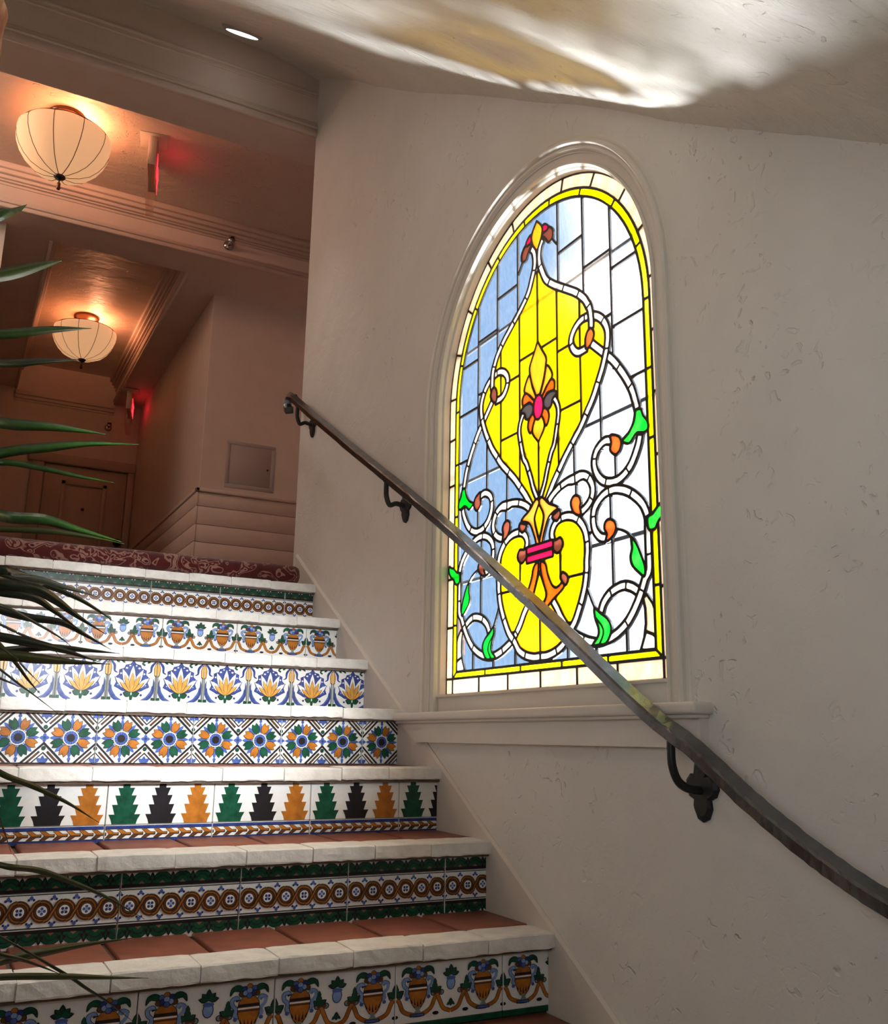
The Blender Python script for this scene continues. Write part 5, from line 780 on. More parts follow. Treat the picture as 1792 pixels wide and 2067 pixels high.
mb = MB(); mb.bbox(0.0, 0.78, 6.215, 9.0, FZ, 3.06, M['hall'], 0.006, 2, 0, False)
blk = struct(mb, 'wall_corner', 'projecting pinkish wall block with boarded dado right of the corridor')
mb = MB(); mb.box(-1.5, 0.1, 8.95, 9.1, FZ, 3.42, M['hall']); struct(mb, 'wall_end', 'dim end wall of the upper corridor')
# header and beams
def mould(mb, x0, x1, y, z, steps, m):
    for (dy, za, zb) in steps: mb.bbox(x0, x1, y - dy, y + 0.01, z + za, z + zb, m, 0.003, 1)
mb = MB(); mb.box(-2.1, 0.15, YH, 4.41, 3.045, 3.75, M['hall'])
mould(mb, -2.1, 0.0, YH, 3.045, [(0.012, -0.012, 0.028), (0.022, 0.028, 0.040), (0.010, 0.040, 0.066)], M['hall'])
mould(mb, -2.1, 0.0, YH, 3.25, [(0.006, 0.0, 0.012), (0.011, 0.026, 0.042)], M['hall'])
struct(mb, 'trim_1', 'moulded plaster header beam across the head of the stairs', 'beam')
mb = MB(); mb.box(-3.1, 0.74, 5.683, 5.98, 3.045, 3.30, M['hall'])
mould(mb, -3.1, 0.74, 5.683, 3.045, [(0.012, -0.010, 0.018), (0.020, 0.018, 0.028), (0.009, 0.028, 0.048)], M['hall'])
mould(mb, -3.1, 0.74, 5.683, 3.20, [(0.008, -0.02, -0.006), (0.016, 0.0, 0.012), (0.030, 0.012, 0.034), (0.050, 0.034, 0.062), (0.066, 0.062, 0.10)], M['hall'])
struct(mb, 'trim_2', 'crown-moulded beam across the upper hall with a sprinkler on it', 'beam')
mb = MB(); mb.box(-0.24, 0.78, 5.98, 9.0, 3.045, 3.30, M['hall'])
for (dx, za, zb) in [(0.012, 3.035, 3.062), (0.020, 3.062, 3.074), (0.012, 3.17, 3.184), (0.024, 3.20, 3.225), (0.045, 3.225, 3.255), (0.066, 3.255, 3.30)]:
    mb.bbox(-0.24 - dx, -0.23, 5.98, 8.95, za, zb, M['hall'], 0.003, 1)
struct(mb, 'trim_3', 'moulded side beam running down the corridor above the boarded wall', 'beam')
mb = MB(); mb.box(-3.1, -1.10, 5.98, 9.0, 3.045, 3.30, M['hall'])
for (dx, za, zb) in [(0.012, 3.035, 3.062), (0.024, 3.20, 3.225), (0.045, 3.225, 3.255), (0.066, 3.255, 3.30)]:
    mb.bbox(-1.11, -1.10 + dx, 5.98, 8.95, za, zb, M['hall'], 0.003, 1)
struct(mb, 'trim_4', 'moulded side beam along the left of the corridor', 'beam')
mb = MB(); mould(mb, -1.10, -0.24, 8.95, 2.93, [(0.012, 0, 0.02), (0.03, 0.02, 0.05), (0.05, 0.05, 0.09)], M['hall'])
struct(mb, 'trim_5', 'thin crown moulding across the corridor end wall', 'moulding')
# boarded dado on the projecting block
mb = MB(); mb.bbox(-0.022, 0.74, 6.188, 6.22, 1.60, 1.625, M['hall'], 0.004, 1); mb.bbox(-0.022, 0.005, 6.188, 8.94, 1.60, 1.625, M['hall'], 0.004, 1)
mb.build('dado_rail', blk)
zs = [FZ, 0.76, 0.885, 1.01, 1.133, 1.256, 1.376, 1.501, 1.60]
for a, b in zip(zs, zs[1:]):
    mb = MB(); mb.bbox(0.0, 0.74, 6.203, 6.22, a + 0.002, b - 0.002, M['hall'], 0.0014, 1); mb.build('plank', blk)
    mb = MB(); mb.bbox(-0.012, 0.004, 6.203, 8.94, a + 0.002, b - 0.002, M['hall'], 0.0014, 1); mb.build('plank', blk)
# corridor door
d1 = empty('door_1', (0, 0, 0), 'single-panel door in shadow at the end of the corridor', 'door', kind='structure')
mb = MB(); mb.bbox(-0.78, -0.07, 8.92, 8.948, FZ, 2.37, M['door'], 0.003, 1); mb.build('door_leaf', d1)
mb = MB()
for r in ((-0.63, -0.24, 2.20, 2.235), (-0.63, -0.24, 0.80, 0.835)): mb.bbox(r[0], r[1], 8.903, 8.925, r[2], r[3], M['door'], 0.003, 1)
for x in (-0.63, -0.275): mb.bbox(x, x + 0.035, 8.903, 8.925, 0.80, 2.235, M['door'], 0.003, 1)
mb.build('panel_moulding', d1)
mb = MB(); mb.bbox(-0.90, -0.79, 8.90, 8.95, FZ, 2.46, M['door'], 0.006, 1); mb.bbox(-0.065, -0.004, 8.90, 8.95, FZ, 2.46, M['door'], 0.006, 1)
mb.bbox(-0.93, -0.002, 8.885, 8.95, 2.38, 2.47, M['door'], 0.008, 1); mb.build('door_casing', d1)
mb = MB(); mb.tube([(-0.43, 8.925, 1.985), (-0.43, 8.905, 1.985)], 0.013, M['blackm'], 12); mb.build('peephole', d1)
mb = MB(); mb.tube([(-0.112, 8.93, 1.70), (-0.112, 8.87, 1.70)], 0.014, M['blackm'], 12)
bm = bmesh.new(); bmesh.ops.create_uvsphere(bm, u_segments=16, v_segments=10, radius=0.038); bmesh.ops.translate(bm, verts=bm.verts, vec=(-0.112, 8.85, 1.70)); mb.bm(bm, M['blackm'], True); bm.free()
mb.build('door_knob', d1)

# ------------------------------------------------------------------ the arched window
win = empty('window_1', (0, YC, 0), 'tall arched stained glass window with vines and a golden lily on clear quarries', 'window', kind='structure')
polys = [(r[0], [(r[i] / 1e4, r[i + 1] / 1e4) for i in range(1, len(r), 2)]) for r in PANES]
GX = 0.045
def at(q, d): return (d, -q[0], q[1])
lead = slab('lead_came', [arch_loop(0.545, 0.132)] + [p for _, p in polys], lambda ids: list(ids) == [0], at, GX - 0.0030, GX + 0.0026, M['lead'], win)
for kind, p in polys:
    nm, mt_ = ST[kind]
    cx = sum(q[0] for q in p) / len(p); cz = sum(q[1] for q in p) / len(p)
    mb = MB(); a = len(p); d0 = GX - 0.0015 + random.uniform(-0.0006, 0.0006); d1_ = d0 + 0.003
    mb.flat(p, lambda q: (d0, -(q[0] - cx), q[1] - cz), mt_); mb.flat(p, lambda q: (d1_, -(q[0] - cx), q[1] - cz), mt_)
    mb.build(nm, win, (0, -cx, cz))
for v in (1.268, 0.818, 0.489):
    mb = MB(); hw = 0.54 if v < 1.075 else math.sqrt(0.54 ** 2 - (v - 1.075) ** 2)
    mb.bbox(GX + 0.012, GX + 0.020, -hw, hw, v - 0.0055, v + 0.0055, M['steelbar'], 0.002, 1); mb.build('saddle_bar', win)
def sweep(mb, prof_, zb, m):
    n = 56; path = [(1, 0, zb)] + [(math.cos(PI * k / n), math.sin(PI * k / n), 1.075) for k in range(n + 1)] + [(-1, 0, zb)]
    vs = []; q = len(prof_)
    for (c, s, zz) in path:
        for (r, x) in prof_: vs.append((x, -r * c, zz + r * s))
    fs = [(i * q + j, i * q + j + 1, (i + 1) * q + j + 1, (i + 1) * q + j) for i in range(len(path) - 1) for j in range(q - 1)]
    mb.add(vs, fs, m)
mb = MB(); sweep(mb, [(0.634, 0.002), (0.624, -0.002), (0.6175, -0.003), (0.617, -0.012), (0.614, -0.0165), (0.609, -0.018), (0.604, -0.0165), (0.601, -0.012), (0.600, -0.007), (0.598, -0.005),
                      (0.594, -0.0075), (0.589, -0.007), (0.584, -0.003), (0.581, 0.002), (0.578, 0.004), (0.556, 0.010), (0.556, 0.03)], 0.083, M['trim']); mb.build('casing', win, recalc=True)
mb = MB(); sweep(mb, [(0.580, 0.020), (0.5575, 0.022), (0.557, 0.006), (0.5545, 0.002), (0.551, 0.003), (0.5485, 0.008), (0.547, 0.016), (0.544, 0.018), (0.541, 0.021), (0.539, 0.044), (0.56, 0.060)], 0.083, M['trim']); mb.build('inner_stop', win, recalc=True)
mb = MB(); mb.bbox(0.016, 0.06, -0.58, 0.58, 0.070, 0.131, M['trim'], 0.002, 1); mb.bbox(0.010, 0.05, -0.545, 0.545, 0.129, 0.1375, M['trim'], 0.003, 2); mb.build('bottom_rail', win)
mb = MB(); mb.bbox(-0.052, 0.02, -0.69, 0.735, 0.058, 0.083, M['trim'], 0.008, 3); mb.bbox(-0.040, 0.0, -0.68, 0.735, 0.050, 0.060, M['trim'], 0.004, 2); mb.build('sill', win)
mb = MB(); mb.flat([(-0.735, 0.052), (0.675, 0.052), (0.675, -0.008), (-0.62, -0.008)], lambda q: (-0.024, -q[0], q[1]), M['trim'])
P = [(-0.735, 0.052), (0.675, 0.052), (0.675, -0.008), (-0.62, -0.008)]
mb = MB(); vs = [(x, -q[0], q[1]) for x in (-0.024, 0.002) for q in P]
mb.add(vs, [(0, 1, 2, 3), (7, 6, 5, 4), (0, 4, 5, 1), (1, 5, 6, 2), (2, 6, 7, 3), (3, 7, 4, 0)], M['trim']); mb.build('apron', win, recalc=True)

# skirt board that follows the flight
def skz(y): return Z0 + (y - Y0) * H / T
mb = MB(); ys = (0.25, 4.085)
pts = [(ys[0], skz(ys[0]) + 0.004), (ys[1], skz(ys[1]) + 0.004), (ys[1], FZ - 0.4), (ys[1] - 0.4, FZ - 0.55), (ys[0], skz(ys[0]) - 0.35)]
vs = []
for (x, ins) in ((0.002, 0.0), (-0.004, 0.0), (-0.009, 0.010)):
    for i, q in enumerate(pts): vs.append((x, q[0], q[1] - (ins if i < 2 else 0)))
n = 5; fs = [tuple(range(2 * n, 3 * n))]
for lv in (0, 1):
    for i in range(n): fs.append((lv * n + i, lv * n + (i + 1) % n, (lv + 1) * n + (i + 1) % n, (lv + 1) * n + i))
mb.add(vs, fs, M['skirt']); struct(mb, 'baseboard_right', 'painted skirt board rising diagonally beside the steps', 'skirting', recalc=True)

# ------------------------------------------------------------------ staircase
def circ(x, z, r, n=14, rz=None, a0=0.0):
    rz = rz or r
    return [(x + r * math.cos(a0 + 2 * PI * k / n), z + rz * math.sin(a0 + 2 * PI * k / n)) for k in range(n)]
def mirx(P, w): return [(w - q[0], q[1]) for q in P][::-1]
def band(P, w):
    """outline of a curved stroke of width w (number or list) along P"""
    P = [Vector((q[0], q[1])) for q in P]; L, R_ = [], []
    for i, q in enumerate(P):
        t = (P[min(i + 1, len(P) - 1)] - P[max(i - 1, 0)]).normalized(); nn = Vector((-t.y, t.x))
        ww = (w[i] if isinstance(w, list) else w) / 2
        L.append(tuple(q + nn * ww)); R_.append(tuple(q - nn * ww))
    return L + R_[::-1]
def curve2(P, n=5): return [(q.x, q.y) for q in spline([(a, b, 0) for a, b in P], n)]
def leafp(x, z, L_, w, ang):
    """pointed leaf outline from its foot"""
    pts = [(0, 0), (0.3, 0.42), (0.55, 0.5), (0.8, 0.3), (1, 0), (0.8, -0.3), (0.55, -0.5), (0.3, -0.42)]
    c, s = math.cos(ang), math.sin(ang)
    return [(x + a * L_ * c - b * w * s, z + a * L_ * s + b * w * c) for a, b in pts]
def clip(P, w):
    out = []
    for i in range(len(P)):
        a, b = P[i], P[(i + 1) % len(P)]
        if a[0] <= w: out.append(a)
        if (a[0] <= w) != (b[0] <= w):
            t = (w - a[0]) / (b[0] - a[0]); out.append((w, a[1] + t * (b[1] - a[1])))
    return out
def tile_mesh(name, motif, w, h, cut=None, base='w'):
    """one glazed relief tile: a body and the raised coloured glazes on its face"""
    cw = cut or w
    mb = MB(); g = 0.0012
    mb.bbox(g, cw - g, 0.0, 0.012, -h, 0.0, G[base], 0.0012, 1, 0, False)
    for n_, (P, c) in enumerate(motif):
        P = clip(clip(P, cw - g * 1.5), cw - g)
        P = [(max(g * 1.5, min(cw - g * 1.5, q[0])), max(-h + 0.001, min(-0.001, q[1]))) for q in P]
        Q = []
        for q in P:
            if not Q or abs(q[0] - Q[-1][0]) + abs(q[1] - Q[-1][1]) > 1e-5: Q.append(q)
        if len(Q) > 2 and abs(Q[0][0] - Q[-1][0]) + abs(Q[0][1] - Q[-1][1]) < 1e-5: Q.pop()
        if len(Q) < 3 or max(q[0] for q in Q) - min(q[0] for q in Q) < 1e-4: continue
        y = -0.0006 - 0.000018 * n_
        mb.flat(Q, lambda q: (q[0], y, q[1]), G[c])
    o = mb.build(name); me = o.data; bpy.data.objects.remove(o); return me

W6 = 0.276
def m_guilloche():
    o = []; h = 0.072; zc = -0.0365; p = W6 / 6
    o.append(([(0, 0), (W6, 0), (W6, -0.003), (0, -0.003)], 'k')); o.append(([(0, -h), (W6, -h), (W6, -h + 0.003), (0, -h + 0.003)], 'k'))
    for i in range(7):                                    # little blue sprigs between the rings
        for s in (1, -1):
            x, z = i * p, zc + s * 0.027
            o.append((leafp(x, z - s * 0.004, 0.010, 0.008, s * PI / 2), 'b')); o.append((circ(x - 0.005, z - s * 0.003, 0.0028, 8), 'n')); o.append((circ(x + 0.005, z - s * 0.003, 0.0028, 8), 'n'))
    for i in range(6):
        x = (i + 0.5) * p
        for r, c in ((0.0238, 'k'), (0.0230, 'r'), (0.0196, 'o'), (0.0180, 'r'), (0.0164, 'k'), (0.0152, 'r'), (0.0120, 'k'), (0.0110, 'w')):
            o.append((circ(x, zc, r, 20), c))
        a = PI / 4 if i % 2 else 0
        for q in range(4):
            an = a + q * PI / 2; o.append((circ(x + 0.0052 * math.cos(an), zc + 0.0052 * math.sin(an), 0.0033, 8), 'n' if i % 2 else 'b'))
        o.append((circ(x, zc, 0.0017, 8), 'l'))
    for i in range(7):                                    # twisted strands passing from ring to ring
        x = i * p
        S = curve2([(x - 0.018, zc - 0.0205), (x - 0.009, zc - 0.016), (x - 0.003, zc - 0.005), (x + 0.003, zc + 0.005), (x + 0.009, zc + 0.016), (x + 0.018, zc + 0.0205)], 4)
        o.append((band(S, 0.0088), 'k')); o.append((band(S, 0.0072), 'r')); o.append((band(S, 0.0022), 'o'))
    return o
def m_scallop(flip=False):
    h = 0.040; o = []; p = W6 / 6
    def F(P): return [(q[0], -h - q[1]) for q in P][::-1] if flip else P
    o.append((F([(0, -0.0315), (W6, -0.0315), (W6, -0.040), (0, -0.040)]), 'k'))
    o.append((F([(0, -0.026), (W6, -0.026), (W6, -0.0318), (0, -0.0318)]), 'k'))
    for i in range(7):
        x = i * p
        P = [(x - 0.0215, -0.030)] + [(x - 0.0215 * math.cos(PI * k / 10), -0.024 + 0.0175 * math.sin(PI * k / 10)) for k in range(11)] + [(x + 0.0215, -0.030)]
        o.append((F(P), 'k'))
        P = [(x - 0.0205, -0.031)] + [(x - 0.0205 * math.cos(PI * k / 10), -0.024 + 0.0162 * math.sin(PI * k / 10)) for k in range(11)] + [(x + 0.0205, -0.031)]
        o.append((F(P), 'g'))
        A = [(x - 0.013 * math.cos(PI * k / 8), -0.027 + 0.011 * math.sin(PI * k / 8)) for k in range(9)]
        o.append((F(band(A, 0.0018)), 'k')); o.append((F([(x - 0.007, -0.0315), (x, -0.0255), (x + 0.007, -0.0315)]), 'p'))
    for i in range(6):
        x = (i + 0.5) * p
        o.append((F(leafp(x, -0.028, 0.021, 0.010, PI / 2)), 'k')); o.append((F(circ(x - 0.005, -0.022, 0.004, 8)), 'k')); o.append((F(circ(x + 0.005, -0.022, 0.004, 8)), 'k'))
        o.append((F(leafp(x, -0.026, 0.014, 0.005, PI / 2)), 'g'))
    return o
def m_urn(dark=False):
    o = []; w = W6
    def both(P, c): o.append((P, c)); o.append((mirx(P, w), c))
    ux = 0.0545
    # scrolls
    for pts, ww in (([(0.004, -0.082), (0.010, -0.090), (0.020, -0.112), (0.040, -0.122), (0.0545, -0.124), (0.070, -0.122), (0.088, -0.110), (0.097, -0.090), (0.104, -0.080)], 0.0085),
                    ([(0.104, -0.080), (0.110, -0.095), (0.120, -0.115), (0.138, -0.123)], 0.0085)):
        both(band(curve2(pts), ww + 0.002), 'k'); both(band(curve2(pts), ww - 0.0005), 'o')
    for x in (0.010, 0.094, 0.114): both(circ(x, -0.076, 0.0072, 10), 'k'); both(circ(x, -0.076, 0.0052, 10), 's')
    both([(0.094, -0.070), (0.114, -0.070), (0.114, -0.079), (0.094, -0.079)], 'r')
    both(circ(0.100, -0.124, 0.008, 10, 0.0045), 'k'); both(circ(0.0, -0.124, 0.008, 10, 0.0045), 'k')
    both([(0.037, -0.120), (0.072, -0.120), (0.072, -0.128), (0.037, -0.128)], 'k'); both([(0.039, -0.1215), (0.070, -0.1215), (0.070, -0.1265), (0.039, -0.1265)], 'b')
    # leaves
    def sprig(x, z, s, c='g'):
        for a in (PI / 2, PI / 2 + 0.95, PI / 2 - 0.95):
            both(leafp(x, z, s * (1.0 if a == PI / 2 else 0.75), s * 0.5, a), 'k'); both(leafp(x, z + s * 0.04, s * (0.88 if a == PI / 2 else 0.64), s * 0.38, a), c)
    sprig(0.0975, -0.074, 0.028); sprig(0.0, -0.078, 0.034)
    both(leafp(0.0975, -0.060, 0.020, 0.010, PI / 2), 'g')
    # middle flower
    both(leafp(0.138, -0.112, 0.020, 0.012, PI / 2), 'k'); both(leafp(0.138, -0.096, 0.012, 0.008, -PI / 2), 'g'); both(leafp(0.138, -0.100, 0.014, 0.007, -2.4), 'g')
    both(circ(0.138, -0.056, 0.0115, 12, 0.017), 'k'); both(circ(0.138, -0.056, 0.0098, 12, 0.0152), 'l'); both(circ(0.138, -0.044, 0.012, 10, 0.005), 'b')
    for a, s in ((PI / 2, 0.026), (PI / 2 + 0.7, 0.022), (PI / 2 + 1.35, 0.022)):
        both(leafp(0.138, -0.036, s, 0.013, a), 'k'); both(leafp(0.138, -0.035, s * 0.86, 0.0095, a), 'g')
    # handles
    H1 = curve2([(ux + 0.019, -0.078), (ux + 0.028, -0.074), (ux + 0.026, -0.062), (ux + 0.034, -0.052), (ux + 0.035, -0.041), (ux + 0.026, -0.037), (ux + 0.022, -0.044)])
    for P in (H1, [(2 * ux - q[0], q[1]) for q in H1]):
        both(band(P, 0.0095), 'k'); both(band(P, 0.0072), 'l')
    both(circ(ux + 0.027, -0.083, 0.0045, 8), 'b'); both(circ(ux - 0.027, -0.083, 0.0045, 8), 'b')
    # body of the urn
    def urn(e): return [(ux - 0.020 - e, -0.046), (ux - 0.012, -0.036 + e), (ux + 0.012, -0.036 + e), (ux + 0.020 + e, -0.046), (ux + 0.0225 + e, -0.060), (ux + 0.021 + e, -0.076), (ux + 0.014 + e, -0.096), (ux + 0.006 + e, -0.106 - e), (ux - 0.006 - e, -0.106 - e), (ux - 0.014 - e, -0.096), (ux - 0.021 - e, -0.076), (ux - 0.0225 - e, -0.060)]
    both(urn(0.0015), 'k'); both(urn(0), 'o')
    both([(ux - 0.022, -0.051), (ux + 0.022, -0.051), (ux + 0.0225, -0.058), (ux - 0.0225, -0.058)], 'k'); both([(ux - 0.0225, -0.059), (ux + 0.0225, -0.059), (ux + 0.0225, -0.0625), (ux - 0.0225, -0.0625)], 'w')
    both([(ux - 0.0225, -0.0635), (ux + 0.0225, -0.0635), (ux + 0.022, -0.068), (ux - 0.022, -0.068)], 'r')
    for k in range(-2, 3): both([(ux + k * 0.007 - 0.002, -0.103 + abs(k) * 0.004), (ux + k * 0.0085, -0.083), (ux + k * 0.007 + 0.002, -0.103 + abs(k) * 0.004)], 'k')
    both([(ux - 0.007, -0.105), (ux + 0.007, -0.105), (ux + 0.004, -0.112), (ux + 0.010, -0.119), (ux - 0.010, -0.119), (ux - 0.004, -0.112)], 's')
    # fruit and drooping leaves
    for s in (1, -1):
        A = curve2([(ux + s * 0.008, -0.026), (ux + s * 0.022, -0.016), (ux + s * 0.034, -0.018), (ux + s * 0.040, -0.031)], 4)
        both(band(A, [0.006, 0.009, 0.012, 0.014, 0.015, 0.015, 0.014, 0.012, 0.011, 0.009, 0.007, 0.005, 0.002]), 'k'); both(band(A, [0.004, 0.007, 0.010, 0.011, 0.012, 0.012, 0.011, 0.009, 0.008, 0.006, 0.004, 0.002, 0.001]), 'g')
    for (dx, dz, c) in ((-0.016, -0.029, 'r'), (0.016, -0.029, 'r'), (-0.010, -0.018, 'b'), (0.010, -0.018, 'n'), (0.0, -0.013, 'o'), (-0.008, -0.027, 'n'), (0.008, -0.027, 'l'), (0.0, -0.022, 'l'), (0.0, -0.033, 'b')):
        both(circ(ux + dx, dz, 0.0068, 10), 'k'); both(circ(ux + dx, dz, 0.0057, 10), c)
    return [([(q[0], q[1] * 0.86) for q in P], c) for P, c in o]
def m_flower():
    o = []
    for u in (0, 1):
        x0 = u * 0.138
        for bx in (x0, x0 + 0.138):
            for s in (1, -1):
                zt = 0.0 if s == 1 else -0.138
                def Z(d): return zt - s * d
                for e, c in ((0.0, 'k'),):
                    for q in (1, -1):
                        o.append(([(bx + q * 0.058, Z(0)), (bx + q * 0.050, Z(0)), (bx, Z(0.050)), (bx, Z(0.058))], 'k'))
                        o.append(([(bx + q * 0.044, Z(0.001)), (bx + q * 0.036, Z(0.001)), (bx + q * 0.008, Z(0.029)), (bx + q * 0.012, Z(0.033))], 'k'))
                        o.append(([(bx + q * 0.0425, Z(0.0015)), (bx + q * 0.0372, Z(0.0015)), (bx + q * 0.0095, Z(0.0295)), (bx + q * 0.012, Z(0.0318))], 'r'))
                        o.append(([(bx + q * 0.030, Z(0.0)), (bx + q * 0.026, Z(0.0)), (bx, Z(0.026)), (bx, Z(0.030))], 'k'))
                o.append((circ(bx, Z(0.040), 0.006, 10), 'k')); o.append((circ(bx, Z(0.040), 0.0042, 10), 'g'))
                for a in (-0.9, 0, 0.9): o.append((leafp(bx, Z(0.001), 0.019, 0.011, -s * PI / 2 + a), 'b'))
            for a in range(4): o.append((leafp(bx, -0.069, 0.013, 0.010, a * PI / 2), 'b'))
            o.append((circ(bx, -0.069, 0.004, 8), 'n'))
        fx, fz = x0 + 0.069, -0.069
        for k in range(8):
            a = PI / 8 + k * PI / 4 + PI / 8
            o.append((leafp(fx + 0.022 * math.cos(a), fz + 0.022 * math.sin(a), 0.034, 0.012, a), 'b'))
        for s in (1, -1): o.append((circ(fx, fz + s * 0.058, 0.005, 8), 'b')); o.append((circ(fx, fz + s * 0.064, 0.003, 8), 'n'))
        for k in range(8):
            a = PI / 8 + k * PI / 4; c = 'g' if (k % 2 == 0) else 'o'
            for da in (-0.16, 0.16):
                o.append((leafp(fx + 0.018 * math.cos(a + da * 0.3), fz + 0.018 * math.sin(a + da * 0.3), 0.038, 0.0175, a + da), 'k'))
            for da in (-0.16, 0.16):
                o.append((leafp(fx + 0.020 * math.cos(a + da * 0.3), fz + 0.020 * math.sin(a + da * 0.3), 0.0345, 0.0145, a + da), c))
        o.append((circ(fx, fz, 0.0225, 20), 'k')); o.append((circ(fx, fz, 0.0215, 20), 'w')); o.append((circ(fx, fz, 0.019, 18), 'b'))
        for k in range(14):
            a = 2 * PI * k / 14; o.append((band([(fx + 0.011 * math.cos(a), fz + 0.011 * math.sin(a)), (fx + 0.019 * math.cos(a), fz + 0.019 * math.sin(a))], 0.0014), 'n'))
        o.append((circ(fx, fz, 0.0112, 16), 'k'))
    return o
def m_tree():
    o = []
    for x, c in ((0.046, 'g'), (0.138, 'k'), (0.230, 'o')):
        P = []; n = 5; hw = [0.012, 0.019, 0.026, 0.032, 0.038]; cut = [0.009, 0.013, 0.018, 0.023, 0.029]
        z = 0.0
        L_ = [(0.010, 0.0)]
        for k in range(n):
            z2 = -0.103 * (k + 1) / n
            L_ += [(hw[k] - 0.010 if k else 0.008, z2 + 0.0206 * 0.99), (hw[k], z2 + 0.001)] if k == 0 else [(cut[k - 1], -0.103 * k / n), (hw[k], z2 + 0.0005)]
        L_ = [(0.010, 0.0), (0.015, -0.020), (0.009, -0.020), (0.022, -0.041), (0.014, -0.041), (0.028, -0.062), (0.019, -0.062), (0.034, -0.083), (0.025, -0.083), (0.040, -0.104)]
        L_ = [(0.009, 0.0), (0.009, -0.014), (0.021, -0.014), (0.014, -0.033), (0.027, -0.033), (0.019, -0.056), (0.033, -0.056), (0.025, -0.080), (0.040, -0.080), (0.033, -0.0935), (0.030, -0.104)]
        P = [(x + a, b) for a, b in L_] + [(x - a, b) for a, b in L_[::-1]]
        o.append((P, c))
    return o
def m_chain():
    o = []; h = 0.042
    o.append(([(0, 0), (W6, 0), (W6, -0.008), (0, -0.008)], 'n')); o.append(([(0, -h), (W6, -h), (W6, -h + 0.008), (0, -h + 0.008)], 'n'))
    o.append(([(0, -0.008), (W6, -0.008), (W6, -0.0095), (0, -0.0095)], 'k')); o.append(([(0, -0.034), (W6, -0.034), (W6, -0.0325), (0, -0.0325)], 'k'))
    p = W6 / 9
    for i in range(-1, 10):
        x = i * p
        o.append(([(x, -0.010), (x + 0.014, -0.010), (x + 0.024, -0.017), (x + 0.036, -0.017), (x + 0.036, -0.025), (x + 0.024, -0.025), (x + 0.014, -0.032), (x, -0.032), (x + 0.011, -0.021)], 'k'))
        o.append(([(x + 0.002, -0.011), (x + 0.0135, -0.011), (x + 0.0235, -0.018), (x + 0.034, -0.018), (x + 0.034, -0.021), (x + 0.013, -0.021)], 'o'))
        o.append(([(x + 0.002, -0.031), (x + 0.0135, -0.031), (x + 0.0235, -0.024), (x + 0.034, -0.024), (x + 0.034, -0.021), (x + 0.013, -0.021)], 'r'))
    return o
WL = 0.1545
